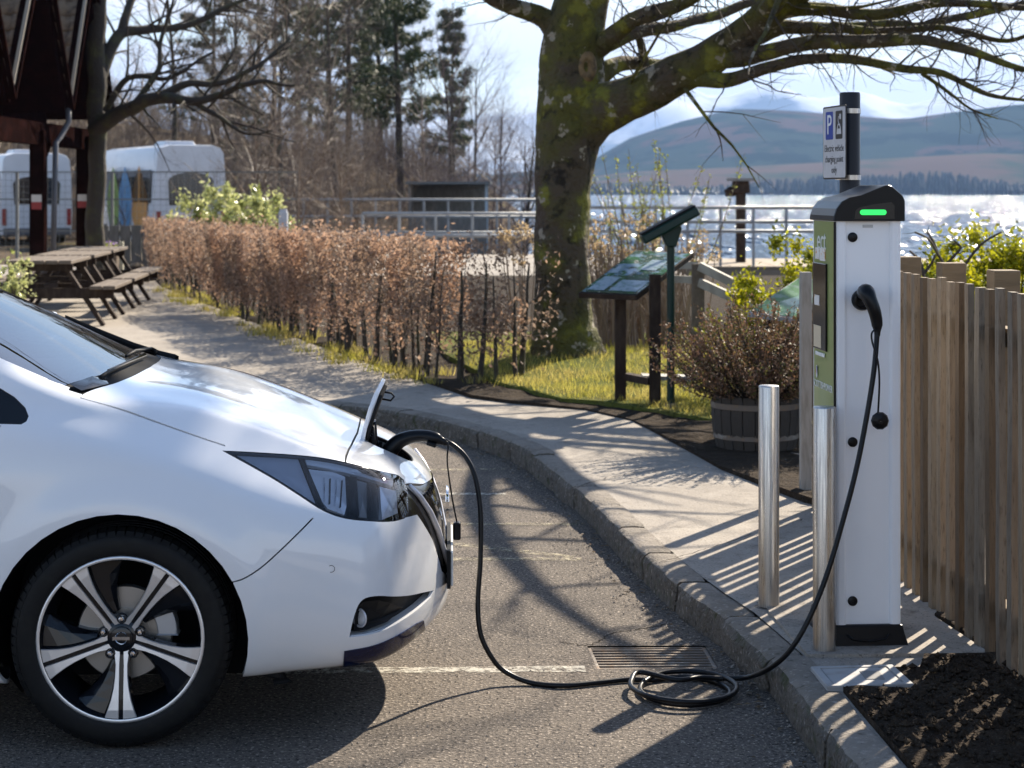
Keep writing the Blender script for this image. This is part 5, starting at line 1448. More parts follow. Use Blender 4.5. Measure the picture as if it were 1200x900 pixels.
def rvec(r): 
    while True:
        v = Vector((r.uniform(-1, 1), r.uniform(-1, 1), r.uniform(-1, 1)))
        if 0.05 < v.length < 1: return v.normalized()
def branch_path(p, d, L, r, wob, up, k):
    pts = [p.copy()]; d = d.normalized(); st = L / k
    for i in range(k):
        d = (d + rvec(r) * wob + Vector((0, 0, up))).normalized()
        p = p + d * st; pts.append(p.copy())
    return pts, d
def spawn(bt, bw, pts, rads, r, lvl, cfg):
    "children along a limb; thick wood goes to bt, twigs to bw"
    n, lo, Lf, ang = cfg['n'][lvl], cfg['lo'], cfg['L'][lvl], cfg['ang']
    seg = [(pts[i + 1] - pts[i]).length for i in range(len(pts) - 1)]; tot = sum(seg)
    cnt = max(1, int(round(n * (tot if cfg.get('per_m') else 1) * r.uniform(.8, 1.2))))
    for c in range(cnt):
        t = lo + (1 - lo) * ((c + r.random()) / cnt); s_ = t * tot; i = 0
        while i < len(seg) - 1 and s_ > seg[i]: s_ -= seg[i]; i += 1
        f = min(1, s_ / max(1e-6, seg[i])); p = pts[i].lerp(pts[i + 1], f); ra = rads[i] * (1 - f) + rads[i + 1] * f
        ax_ = (pts[i + 1] - pts[i]).normalized(); side = rvec(r); side = (side - ax_ * side.dot(ax_))
        if side.length < .1: side = ax_.orthogonal()
        side.normalize(); side = (side * Vector((1, cfg.get('flat', 1.0), cfg.get('flatz', 1.0)))).normalized()
        a = ang * r.uniform(.6, 1.3); d = ax_ * math.cos(a) + side * math.sin(a)
        L = Lf * r.uniform(.5, 1.15) * (1.15 - .55 * t)
        r0 = min(ra * .62, cfg['r'][lvl] * r.uniform(.7, 1.1)); k = cfg['k'][lvl]
        q, dd = branch_path(p, d, L, r, cfg['wob'], cfg['up'], k)
        rr_ = [r0 * (1 - .8 * j / k) for j in range(k + 1)]
        thick = r0 > cfg.get('split', .02)
        (bt if thick else bw).tube(q, rr_, 6 if r0 > .05 else (4 if r0 > .015 else 3), cap=False)
        if lvl + 1 < len(cfg['n']): spawn(bt, bw, q, rr_, r, lvl + 1, cfg)

# --- the mossy tree by the path: trunk and main limbs set out from the photograph at its distance
TY = 16.4
rt = random.Random(42)
mt = empty('mossy_tree', (0.49, TY, 0.1), label='big mossy tree with thick limb reaching out over the charging post', cat='tree')
off = Vector((0.49, TY, 0.1))
def limb(lst, n=6):
    out = []
    for k, p in enumerate(smooth_path([(*at(u, v, Y), r_) for u, v, Y, r_ in lst], n)):
        w = .0 if p[3] > .26 else .055 * min(1.0, k / 6)
        j = Vector((mnoise.noise(Vector((p[0] * 2.1, p[2] * 2.1, 3.0))), mnoise.noise(Vector((p[0] * 2.1, p[2] * 2.1, 7.0))), mnoise.noise(Vector((p[0] * 2.4, p[2] * 2.4, 11.0))))) * w
        out.append((Vector((p[0], p[1], p[2])) - off + j, p[3]))
    return out
tb, tw = MB(), MB()
trunk = limb([(668, 452, TY, .56), (667, 436, TY, .46), (665, 418, TY, .365), (662, 385, TY, .305), (659, 330, TY, .282), (658, 270, TY, .268), (660, 215, TY, .282), (665, 165, TY, .315), (669, 120, TY, .325), (671, 80, TY, .305), (674, 40, TY, .30), (682, 0, TY, .27), (692, -60, TY, .22), (700, -140, TY + .1, .17), (690, -230, TY + .2, .11), (700, -330, TY, .06)], 14)
def rough_tube(bb, pr, n, amp, seed):
    o = len(bb.v); bb.tube([p for p, _ in pr], [r_ for _, r_ in pr], n, cap=False)
    for i in range(o, len(bb.v)):
        v = Vector(bb.v[i]); k = (i - o) // n; c, r_ = pr[k]
        dv = (v - c); 
        if dv.length < 1e-6: continue
        an = math.atan2(dv.y, dv.x)
        f = amp * (mnoise.noise(Vector((v.x * 2.2 + seed, v.y * 2.2, v.z * 1.1))) + .6 * mnoise.noise(Vector((v.x * 6, v.y * 6 + seed, v.z * 2.6))) - .55 * abs(mnoise.noise(Vector((v.x * 13, v.y * 13 + seed, v.z * 6)))) + .3)
        if r_ > .33 and v.z < .6: f += .28 * max(0, math.cos(an * 5 + 1.0)) * (r_ - .30)      # root buttresses
        v = v + dv.normalized() * f * (r_ / .3) ** .5; bb.v[i] = tuple(v)
trunk = [(p, r_ * (.86 if p.z > .35 else .92)) for p, r_ in trunk]
rough_tube(tb, trunk, 44, .045, 1.0)
LIMBS = [
 [(676, 165, TY, .20), (700, 132, 16.3, .235), (745, 112, 16.15, .205), (800, 82, 15.9, .178), (850, 54, 15.7, .165), (890, 26, 15.5, .15), (940, -14, 15.2, .12), (1000, -62, 14.8, .09), (1080, -120, 14.2, .06)],
 [(840, 66, 15.75, .12), (880, 66, 15.5, .085), (930, 58, 15.2, .072), (975, 48, 15.0, .064), (1060, 50, 14.6, .052), (1130, 58, 14.3, .04), (1200, 80, 14.0, .028), (1270, 100, 13.8, .014)],
 [(815, 90, 15.85, .10), (850, 92, 15.6, .072), (900, 82, 15.4, .058), (950, 70, 15.2, .05), (1000, 68, 15.0, .044), (1060, 82, 14.8, .037), (1110, 88, 14.6, .03), (1160, 112, 14.5, .021), (1210, 122, 14.4, .011)],
 [(1080, 86, 14.75, .020), (1110, 105, 14.7, .015), (1135, 126, 14.7, .011), (1168, 141, 14.6, .005)],
 [(860, 46, 15.65, .12), (925, 34, 15.6, .062), (985, 28, 15.7, .054), (1080, 29, 15.8, .045), (1150, 14, 15.9, .035), (1210, 2, 16, .03), (1290, -16, 16.2, .015)],
 [(975, 30, 15.7, .05), (1050, 39, 15.3, .038), (1100, 31, 15.1, .03), (1160, 44, 14.9, .024), (1220, 34, 14.8, .015)],
 [(905, 14, 15.4, .10), (960, 8, 15.2, .065), (1040, 12, 14.8, .05), (1110, 0, 14.5, .04), (1180, 8, 14.2, .028), (1250, 2, 14, .015)],
 [(664, 45, TY, .17), (636, 26, 16.4, .105), (606, 10, 16.3, .085), (578, -6, 16.2, .07), (540, -34, 16.0, .055), (480, -80, 15.7, .04), (420, -110, 15.4, .02)],
 [(690, 62, TY, .13), (735, 30, 16.0, .085), (775, 12, 15.6, .075), (820, -10, 15.2, .062), (890, -50, 14.6, .045), (960, -90, 14.0, .025)],
 [(690, 56, 16.5, .12), (760, 34, 16.9, .07), (815, 24, 17.2, .058), (870, 6, 17.5, .05), (940, -20, 17.8, .035)],
 [(690, 95, 16.7, .12), (730, 76, 17.0, .085), (770, 74, 17.3, .07), (790, 78, 17.4, .06)],
 [(756, 72, 17.1, .05), (752, 52, 17.0, .045), (744, 34, 17.0, .035)],
 [(684, -20, TY, .18), (660, -90, 15.6, .13), (630, -170, 14.4, .10), (600, -240, 13.4, .06), (560, -300, 12.6, .03)],
 [(690, -50, TY, .17), (750, -110, 15.2, .12), (820, -180, 14.0, .09), (880, -250, 13.0, .055), (930, -300, 12.2, .03)],
 [(686, -30, TY, .17), (740, -120, 17.0, .12), (800, -220, 17.6, .08), (850, -300, 18.2, .04)],
 [(680, -10, TY, .15), (620, -80, 17.0, .11), (540, -150, 17.4, .08), (470, -200, 17.6, .04)],
 [(700, -140, TY, .12), (780, -230, 16.0, .08), (900, -320, 15.2, .05), (1000, -380, 14.4, .02)],
 [(890, 26, 15.5, .10), (960, -60, 14.0, .08), (1060, -130, 12.8, .06), (1180, -200, 11.8, .035), (1280, -240, 11.2, .015)],
]
cfgA = dict(n=[10.0, 6.0, 5.0], L=[.70, .34, .17], r=[.011, .005, .003], k=[7, 5, 3], ang=R(52), wob=.30, up=-.005, lo=.10, per_m=True, split=.02, flat=.9, flatz=.75)
cfgB = dict(n=[2.2, 2.2, 2.2], L=[1.5, .8, .4], r=[.03, .012, .005], k=[6, 4, 2], ang=R(50), wob=.16, up=.0, lo=.15, per_m=True, split=.02)
for i, l in enumerate(LIMBS):
    pr = [(p, r_ * (.88 if i else .95)) for p, r_ in limb(l, 6)]; rough_tube(tb, pr, 12 if pr[0][1] > .1 else 8, .020 if pr[0][1] > .1 else .006, 3.0 + i)
    pts = [p for p, _ in pr]; rads = [r_ for _, r_ in pr]
    spawn(tb, tw, pts, rads, rt, 0, cfgB if i >= 12 or i == 0 else cfgA)
for i, l in enumerate([[(.62, 16.4, 4.6, .16), (1.4, 16.1, 5.8, .13), (2.8, 15.4, 6.9, .10), (4.6, 14.6, 7.6, .07), (6.4, 13.8, 8.0, .03)], [(.6, 16.4, 4.2, .16), (.9, 15.2, 5.4, .12), (1.6, 13.6, 6.6, .09), (2.6, 12.2, 7.4, .06), (3.6, 11.0, 7.8, .02)], [(.6, 16.4, 4.8, .14), (-.6, 15.6, 6.0, .11), (-1.6, 14.6, 7.0, .08), (-2.4, 13.4, 7.6, .03)], [(.7, 16.4, 4.9, .15), (2.0, 17.2, 6.4, .11), (3.8, 17.6, 7.6, .07), (5.6, 17.8, 8.4, .03)]]):
    pr = [(Vector(p[:3]) - off, p[3]) for p in smooth_path(l, 5)]; rough_tube(tb, pr, 8, .01, 30 + i)
    spawn(tb, tw, [p for p, _ in pr], [r_ for _, r_ in pr], rt, 0, cfgB)
cfgShade = dict(n=[4.5, 4.0, 3.5], L=[1.3, .7, .38], r=[.022, .012, .007], k=[5, 4, 2], ang=R(50), wob=.2, up=.01, lo=.1, per_m=True, split=.02)  # twigs for unseen upper limbs added to throw shade on the car bonnet
for i, l in enumerate([[(2.6, 15.5, 6.8, .09), (3.4, 14.5, 7.4, .07), (4.4, 13.3, 8.0, .045), (5.2, 12.4, 8.3, .02)], [(2.8, 15.4, 6.9, .08), (3.9, 15.7, 7.9, .06), (5.2, 15.9, 8.8, .03)], [(1.5, 13.8, 6.5, .08), (3.0, 13.5, 7.1, .06), (4.8, 13.2, 7.6, .03)]]):
    pr = [(Vector(p[:3]) - off, p[3]) for p in smooth_path(l, 5)]; rough_tube(tb, pr, 8, .01, 50 + i)
    spawn(tb, tw, [p for p, _ in pr], [r_ for _, r_ in pr], rt, 0, cfgShade)
tro = tb.build('trunk', M_bark, mt, smooth=True)
tw.build('crown', M_twig, mt)
# lichen patches and a knot on the bark
rl = random.Random(8)
TRB = BVHTree.FromPolygons([Vector(v) for v in tb.v], tb.f)
def bark_hit(u, v):
    o = at(u, v, 10.0) - off; d = (at(u, v, 20) - at(u, v, 10)).normalized(); return TRB.ray_cast(o, d)
h = bark_hit(688, 78)
if h[0] is not None:
    kb = MB(); kb.lathe([(.115, -.03), (.10, .03), (.07, .055), (.05, .045), (.035, .0), (.001, -.01)], 14, axis='Y'); me = kb.mesh('branch_scar', pmat('branch_scar_wood', (.20, .13, .06), .8, var=[(12, (.08, .055, .03), .45, .65)]), True)
    me.transform(Matrix.Translation(h[0]) @ Matrix.Rotation(math.pi, 4, 'Z') @ Matrix.Diagonal((.75, .6, 1.25, 1))); link('branch_scar', me, tro)

# --- generic bare tree
def bare_tree(name, u, Y, H, label, seed, mats=(M_trunk_d, M_twig_br), lean=0, zbase=None, r0=None, dens=1.0, spread=1.0, group=None, first=.25, tw_r=.006):
    r = random.Random(seed); X = (u - 600) / FPX * Y; z0 = zground(X, Y) if zbase is None else zbase
    e = empty(name, (X, Y, z0 - .1), label=label, cat='tree', group=group)
    bt, bw = MB(), MB(); r0 = r0 or H * .011
    d = Vector((lean, r.uniform(-.05, .05), 1)); pts, _ = branch_path(Vector((0, 0, 0)), d, H * .92, r, .07, .05, 9)
    rads = [r0 * (1 - .88 * (i / 9)) + .008 for i in range(10)]; rads[0] *= 1.35
    bt.tube(pts, rads, 8, cap=False)
    cfg = dict(n=[int(17 * dens), 8, 6, 5], L=[H * .42 * spread, H * .20 * spread, H * .10, H * .055], r=[r0 * .42, r0 * .18, .011, tw_r], k=[6, 5, 4, 2], ang=R(48), wob=.17, up=.045, lo=first, split=.03)
    spawn(bt, bw, pts, rads, r, 0, cfg)
    bt.build('trunk', mats[0], e, smooth=True); bw.build('crown', mats[1], e)
    return e
def bare_shrub(name, u, Y, H, W, label, seed, mat, stems=16, group=None, zbase=None, n=(6, 4)):
    r = random.Random(seed); X = (u - 600) / FPX * Y; z0 = zground(X, Y) if zbase is None else zbase
    e = empty(name, (X, Y, z0 - .05), label=label, cat='shrub', group=group); bt, bw = MB(), MB()
    for k in range(stems):
        a = r.uniform(0, 2 * math.pi); d = Vector((math.cos(a) * W / H * .55, math.sin(a) * W / H * .55, 1)) * r.uniform(.8, 1.1)
        p0_ = Vector((r.uniform(-.18, .18) * W, r.uniform(-.18, .18) * W, 0))
        pts, _ = branch_path(p0_, d, H * r.uniform(.75, 1.05), r, .10, .03, 6); rads = [.016 * (1 - .75 * i / 6) * (H / 3) ** .5 for i in range(7)]
        bt.tube(pts, rads, 4, cap=False)
        spawn(bt, bw, pts, rads, r, 0, dict(n=list(n), L=[H * .34, H * .15], r=[.010, .006], k=[4, 3], ang=R(40), wob=.16, up=.05, lo=.15, split=.5))
    bt.build('stem', mat, e); bw.build('twigs', mat, e); e.children[-2]['kind'] = 'stuff'; e.children[-1]['kind'] = 'stuff'
    return e
# left oak whose limbs cross the upper left of the view
OY = 31.0; oX = (108 - 600) / FPX * OY
ok = empty('spreading_oak', (oX, OY, .1), label='dark bare oak rising behind the pavilion posts, long limbs spreading over bus', cat='tree')
off = Vector((oX, OY, .1)); ob, ow = MB(), MB(); ro = random.Random(77)
OL = [[(110, 345, OY, .22), (111, 300, OY, .17), (113, 240, OY, .15), (115, 170, OY, .15), (113, 110, OY, .155), (112, 50, OY, .15), (118, -10, OY, .13), (124, -80, OY, .10)],
 [(112, 152, OY, .16), (135, 135, 30.6, .13), (160, 122, 30.2, .115), (190, 114, 29.8, .10), (225, 118, 29.4, .075), (262, 110, 29.2, .055), (300, 95, 29, .04), (345, 100, 28.8, .02)],
 [(190, 112, 29.8, .08), (222, 98, 29.8, .06), (265, 95, 30, .05), (310, 72, 30.2, .035), (340, 45, 30.4, .018)],
 [(112, 95, OY, .15), (128, 62, 31.2, .11), (142, 40, 31.4, .10), (168, 34, 31.6, .08), (215, 30, 32, .06), (270, 8, 32.2, .04), (310, -14, 32.4, .02)],
 [(142, 42, 31.4, .09), (150, 10, 31.6, .07), (165, -25, 32, .05), (190, -60, 32, .02)],
 [(160, 120, 30.2, .06), (185, 82, 30.4, .045), (190, 40, 30.6, .035), (205, -5, 30.8, .02)],
 [(225, 118, 29.4, .05), (262, 140, 29.2, .035), (290, 158, 29.0, .022), (318, 152, 28.8, .01)],
 [(124, 130, 30.8, .06), (150, 92, 30.6, .05), (200, 90, 30.6, .035), (250, 62, 30.8, .02)],
 [(116, 0, OY, .15), (80, -60, 30.5, .1), (30, -120, 30, .06), (-20, -160, 29.6, .03)]]
cfgO = dict(n=[3.4, 3.4, 3.2], L=[1.25, .6, .32], r=[.028, .013, .007], k=[5, 4, 2], ang=R(50), wob=.17, up=.02, lo=.12, per_m=True, split=.025)
for i, l in enumerate(OL):
    pr = limb(l, 5); ob.tube([p for p, _ in pr], [r_ for _, r_ in pr], 9, cap=False)
    if i: spawn(ob, ow, [p for p, _ in pr], [r_ for _, r_ in pr], ro, 0, cfgO)
ob.build('trunk', M_trunk_d, ok, smooth=True); ow.build('crown', M_twig, ok)

# background bare trees
bare_tree('bare_tree', 330, 66, 10.5, 'brown bare tree rising behind the variegated shrub', 5, spread=1.1, dens=1.3, tw_r=.011)
bare_tree('bare_tree', 270, 74, 11.5, 'tall bare tree behind the white bus roof', 6, spread=1.1, dens=1.2, tw_r=.012)
bare_tree('bare_tree', 205, 82, 12.0, 'bare tree on the bank above the bus windows', 7, spread=1.0, dens=1.1, tw_r=.012)
bare_tree('bare_tree', 395, 70, 10.0, 'dense bare tree left of the tall pine', 8, spread=1.1, dens=1.4, tw_r=.011)
bare_tree('bare_tree', 430, 60, 6.2, 'thin pale bare sapling behind the copper hedge', 9, spread=.9, dens=1.0, tw_r=.010)
bare_tree('bare_tree', 528, 76, 7.6, 'purple brown bare tree right of the tall pine', 10, (M_trunk_d, M_twig_pu), spread=1.15, dens=1.5, tw_r=.011)
bare_tree('bare_tree', 556, 84, 7.4, 'purple brown bare tree above the dark shelter end', 11, (M_trunk_d, M_twig_pu), spread=1.15, dens=1.3, tw_r=.011)
bare_tree('bare_tree', 604, 62, 7.0, 'slender dark bare tree on the sunlit grass slope', 12, (M_trunk_d, M_twig_pu), spread=.8, dens=1.1, r0=.13, tw_r=.010, first=.3)
bare_tree('bare_tree', 300, 95, 13.0, 'tall bare tree highest up the wooded bank', 13, spread=1.0, dens=1.2, tw_r=.014)
bare_tree('bare_tree', 365, 98, 13.5, 'tall bare tree far back between bank and pine', 14, spread=1.0, dens=1.2, tw_r=.014)
bare_tree('bare_tree', 440, 100, 14.0, 'tall bare tree directly behind the tall pine', 15, spread=1.0, dens=1.2, tw_r=.014)
for k, (u, Y, H, lab) in enumerate([(300, 50, 5.2, 'low spreading brown tree just right of the bus'), (352, 48, 5.6, 'low spreading brown tree above the variegated shrub tip'), (405, 47, 5.0, 'low bushy brown tree over the middle of the hedge'), (255, 66, 7.0, 'bushy brown tree showing over the bus roof vent'), (150, 64, 6.5, 'bushy brown tree left of the bus rear window'), (378, 56, 7.5, 'bushy brown tree between bank shrubs and pine'), (325, 58, 7.5, 'bushy brown tree in the middle of the brown bank'), (448, 54, 5.0, 'bushy brown tree beside the utility cabinet'), (500, 70, 6.0, 'bushy grey brown tree between the two pines'), (575, 72, 5.2, 'low bushy tree left of the slender tree')]):
    bare_tree('bare_tree', u, Y, H, lab, 60 + k, (M_twig_br, M_twig_br if k != 8 else M_twig_pu), spread=1.25, dens=1.5, first=.06, tw_r=.009, r0=.06)
for k, (u, Y, H, lab) in enumerate([(548, 66, 5.6, 'wide purple brown tree behind the shelter roof'), (585, 70, 6.4, 'wide purple brown tree filling the gap left of the trunk'), (512, 62, 5.0, 'low purple brown tree behind the shelter wall'), (618, 74, 5.8, 'purple brown tree close against the mossy trunk')]):
    bare_tree('bare_tree', u, Y, H, lab, 160 + k, (M_twig_pu, M_twig_pu), spread=1.2, dens=1.4, first=.08, tw_r=.010, r0=.06)
rs = random.Random(19)
for k, (u, Y, H, W, lab) in enumerate([(150, 58, 3.0, 3.5, 'brown bare shrub behind the bus side windows'), (300, 52, 2.4, 3.2, 'brown bare shrub right of the white bus'), (345, 55, 2.8, 3.2, 'tangled bare shrub behind the variegated bush'), (385, 52, 2.4, 3.0, 'bare shrub behind the copper hedge top'), (415, 48, 2.6, 2.6, 'pale bare shrub beside the grey cabinet'), (240, 64, 4.2, 4.2, 'large bare shrub on the bank over the bus'), (320, 68, 4.4, 4.5, 'large brown shrub mass on the bank foot'), (390, 72, 4.6, 4.4, 'large bare shrub below the pine trees'), (180, 70, 4.4, 4.2, 'large bare shrub rising behind the oak limb'), (460, 80, 4.0, 4.0, 'dark bare shrub at the foot of the pine'), (590, 78, 2.2, 3.4, 'rounded russet shrub on the grass slope'), (505, 84, 3.4, 3.6, 'dark bare shrub behind the shelter')]):
    bare_shrub('bare_shrub', u, Y, H, W, lab, 100 + k, M_twig_br if k % 3 else M_twig_pu, stems=20, n=(8, 5))
# undergrowth covering the bank, one tangled mass
tk = MB(); rk2 = random.Random(71)
for k in range(5200):
    u = rk2.uniform(-60, 640); Y = 58 + 60 * rk2.random() ** 1.3; X = (u - 600) / FPX * Y
    if u > 560 and rk2.random() < .75: continue
    if -17.5 < X < -7.2 and Y < 66: continue
    z = zground(X, Y)
    if z < -.4: continue
    H = rk2.uniform(.7, 2.6) * (1.0 + .5 * nz(X, Y, .15, 8)); d = Vector((rk2.gauss(0, .28), rk2.gauss(0, .28), 1))
    pts, _ = branch_path(Vector((X, Y, z - .05)), d, H, rk2, .14, .02, 4); r0 = rk2.uniform(.010, .022)
    tk.tube(pts, [r0 * (1 - .6 * i / 4) for i in range(5)], 3, cap=False)
    for q in range(6):
        i = rk2.randint(0, 3); a = pts[i].lerp(pts[i + 1], rk2.random()); b_, _ = branch_path(a, Vector((rk2.gauss(0, .7), rk2.gauss(0, .7), .7)), H * rk2.uniform(.2, .5), rk2, .2, .03, 3)
        tk.tube(b_, [.010, .008, .006, .004], 3, cap=False)
tag(tk.build('undergrowth', M_twig_br), 'tangled brown undergrowth covering the wooded bank', 'undergrowth', kind='stuff')
# --- conifers
def pine(u, Y, H, label, seed, crown0=.22, w=.2):
    r = random.Random(seed); X = (u - 600) / FPX * Y; z0 = zground(X, Y); e = empty('pine_tree', (X, Y, z0 - .1), label=label, cat='tree', group='pines on the wooded bank')
    bt, bl = MB(), MB(); pts, _ = branch_path(Vector((0, 0, 0)), Vector((r.uniform(-.03, .03), 0, 1)), H, r, .02, .05, 10)
    rads = [H * .013 * (1 - .9 * i / 10) + .01 for i in range(11)]; bt.tube(pts, rads, 8, cap=False)
    tiers = int(H * 1.5)
    for t in range(tiers):
        f = crown0 + (1 - crown0) * t / tiers; i = min(9, int(f * 10)); p = pts[i].lerp(pts[i + 1], f * 10 - i)
        for c in range(r.randint(3, 5)):
            a = r.uniform(0, 2 * math.pi); L = H * w * (1.05 - f * .8) * r.uniform(.55, 1.15)
            d = Vector((math.cos(a), math.sin(a), r.uniform(.0, .35)))
            q, dd = branch_path(p, d, L, r, .12, .03, 5); bt.tube(q, [.028 * (1 - .8 * j / 5) for j in range(6)], 4, cap=False)
            for j in range(2, 6):
                for m in range(6):
                    c0 = q[j] + rvec(r) * Vector((.30, .30, .14)).length * .5 * r.random(); cl = r.uniform(.18, .34)
                    for z in range(7):
                        dn_ = (rvec(r) + Vector((0, 0, .3)) + d * .4).normalized(); s_ = dn_.orthogonal().normalized() * .030
                        e0 = c0 + rvec(r) * .08; bl.add([e0 - s_, e0 + s_, e0 + dn_ * cl], [(0, 1, 2)])
    bt.build('trunk', M_trunk_d, e, smooth=True); tag(bl.build('crown', M_pine, e), kind='stuff')
    return e
pine(471, 72, 12.0, 'tall dark pine with straight bare trunk behind the railings', 31, .28, .20)
pine(532, 80, 8.6, 'smaller pine with sparse crown right of the tall one', 32, .25, .17)
pine(385, 88, 13.5, 'dense pine among the brown trees', 33, .2, .20)
pine(250, 92, 10.5, 'dark evergreen seen through the oak limbs', 34, .12, .24)
pine(430, 96, 14.0, 'tall pine behind the bare branches', 35, .25, .2)
pine(318, 84, 11.5, 'broad pine showing above the brown bank shrubs', 37, .15, .26)
pine(408, 82, 12.0, 'broad dark pine left of the straight trunk', 38, .15, .24)
pine(446, 90, 12.5, 'dark pine close behind the straight trunk', 39, .15, .22)
pine(350, 105, 15.0, 'farthest tall pine high on the bank', 36, .2, .2)

# --- leaf scatter
def leaves(bl, pts, r, size, bend=.35, up=0.0):
    for p in pts:
        n_ = rvec(r); n_.z += up; n_.normalize(); a = n_.orthogonal().normalized(); b2 = n_.cross(a); th = r.uniform(0, 6.28)
        d1 = a * math.cos(th) + b2 * math.sin(th); d2 = n_.cross(d1); s_ = size * r.uniform(.6, 1.25)
        bl.add([p - d1 * s_, p + d2 * s_ * .5 + n_ * s_ * bend * .3, p + d1 * s_, p - d2 * s_ * .5 + n_ * s_ * bend * .3], [(0, 1, 2, 3)])
# --- copper beech hedge along the path
HL = [(-6.25, 33.2), (-4.7, 27.6), (-3.05, 22.3), (-1.5, 17.7), (-.55, 15.35), (.0, 14.98), (.16, 15.05)]
hp = [Vector((p[0], p[1], 0)) for p in smooth_path(HL, 10)]
hs = [0]; 
for i in range(1, len(hp)): hs.append(hs[-1] + (hp[i] - hp[i - 1]).length)
HT = hs[-1]
def hpt(s_):
    i = min(len(hp) - 2, max(0, int(np.searchsorted(hs, s_, side='right')) - 1)); t = (s_ - hs[i]) / (hs[i + 1] - hs[i]); d = (hp[i + 1] - hp[i]).normalized()
    return hp[i].lerp(hp[i + 1], t), d, Vector((-d.y, d.x, 0))
hedge = empty('beech_hedge', (-1.5, 17.7, .1), label='long clipped hedge holding dry copper leaves along the path', cat='hedge')
ho = Vector((-1.5, 17.7, .1)); rh = random.Random(55)
hb, hl = MB(), MB()
def hheight(s_): return 1.04 + .05 * nz(s_, 0, .9, 2) + (.05 if s_ > HT - 6 else 0)
for k in range(96):
    f = k / 95; s_ = HT * (1 - (1 - f) ** 1.5) if False else HT * f ** .75
    c, d, n_ = hpt(min(HT - .01, s_)); w = rh.uniform(-.16, .16)
    p = c + n_ * w - ho; p.z = rh.uniform(-.02, .02)
    h_ = hheight(s_) * rh.uniform(.8, .98)
    pts, _ = branch_path(p, Vector((rh.uniform(-.12, .12), rh.uniform(-.12, .12), 1)), h_, rh, .09, .08, 6); r0 = rh.uniform(.014, .034) if s_ > HT - 9 else rh.uniform(.012, .026)
    rads = [r0 * (1 - .75 * i / 6) for i in range(7)]
    st = MB(); st.tube(pts, rads, 5, cap=False); st.build('stem', M_trunk_d, hedge, smooth=True)
    far = s_ < HT - 10
    spawn(hb, hb, pts, rads, rh, 0, dict(n=[9, 5] if not far else [7, 3], L=[.42, .2], r=[.006, .003], k=[4, 2], ang=R(55), wob=.2, up=.03, lo=.25, split=.5))
tag(hb.build('twigs', M_twig_br, hedge), kind='stuff')
pl = []
while len(pl) < 72000:
    s_ = HT * rh.random(); c, d, n_ = hpt(min(HT - .01, s_)); H_ = hheight(s_)
    thin = max(0.0, min(1.0, (s_ - (HT - 3.6)) / 3.4))
    zf = rh.random() ** .7
    keep = (1 - .28 * thin) * (1.0 if zf > .25 else .35 + zf) * (0.45 if s_ < HT - 11 else 1.0) * max(.10, min(1.0, .58 + 1.7 * nz(s_ * 1.0, zf * 1.3, 2.1, 6.6)))
    if rh.random() > keep: continue
    w = rh.choice((-1, 1)) * (.30 + .10 * nz(s_, zf, 2.2, 1.7) - .14 * rh.random() ** 2) if rh.random() < .7 else rh.uniform(-.28, .28)
    p = c + n_ * (w * (.75 + .25 * zf)) - ho; p.z = .05 + H_ * (.10 + .90 * zf) + rh.gauss(0, .018) + (abs(rh.gauss(0, .07)) if rh.random() < .16 else 0); pl.append(p)
leaves(hl, pl, rh, .023)
tag(hl.build('leaves', M_beech, hedge), kind='stuff')
# thin bare hedge behind the display boards
h2 = empty('bare_hedge', (1.4, 17.4, .1), label='leafless thicket of upright stems behind the display board', cat='hedge'); ho2 = Vector((1.4, 17.4, .1)); hb = MB()
for k in range(70):
    u = rh.uniform(700, 800); Y = rh.uniform(17.0, 18.6); p = Vector(((u - 600) / FPX * Y, Y, .12)) - ho2
    pts, _ = branch_path(p, Vector((rh.uniform(-.15, .15), rh.uniform(-.1, .1), 1)), rh.uniform(.7, 1.15), rh, .07, .06, 5); rads = [rh.uniform(.008, .02) * (1 - .7 * i / 5) for i in range(6)]
    MB().tube(pts, rads, 4, cap=False).build('stem', M_twig_br, h2)
    spawn(hb, hb, pts, rads, rh, 0, dict(n=[8, 4], L=[.35, .18], r=[.005, .003], k=[4, 2], ang=R(45), wob=.2, up=.05, lo=.2, split=.5))
tag(hb.build('twigs', M_twig_br, h2), kind='stuff')
# dried flower heads
for k, (u, v, Y) in enumerate([(716, 268, 18.2), (736, 285, 18.0), (705, 300, 18.0), (748, 306, 18.3), (762, 268, 18.8), (800, 285, 18.6), (818, 302, 18.4), (725, 318, 17.8), (612, 272, 17.6), (616, 288, 17.6)]):
    p = at(u, v, Y); e = empty('dried_hydrangea', (p.x, p.y, .12), label='dried hydrangea stems with papery cream flower heads by the tree', cat='plant', group='dried hydrangeas behind the display board')
    sb, fb = MB(), MB(); pp = []
    for q in range(6):
        hd_ = Vector((rh.uniform(-.22, .22), rh.uniform(-.2, .2), p.z - .12 + rh.uniform(-.16, .12))); sb.tube([(hd_.x * .3, hd_.y * .3, 0), (hd_.x * .8, hd_.y * .8, hd_.z * .6), tuple(hd_)], [.006, .005, .004], 4, cap=False)
        for z in range(45): pp.append(hd_ + rvec(rh) * .075 * rh.uniform(.6, 1) * Vector((1, 1, .7)).length * .62)
    leaves(fb, pp, rh, .02); sb.build('stems', M_twig_br, e); tag(fb.build('flower_heads', M_hyd, e), kind='stuff'); e.children[0]['kind'] = 'stuff'
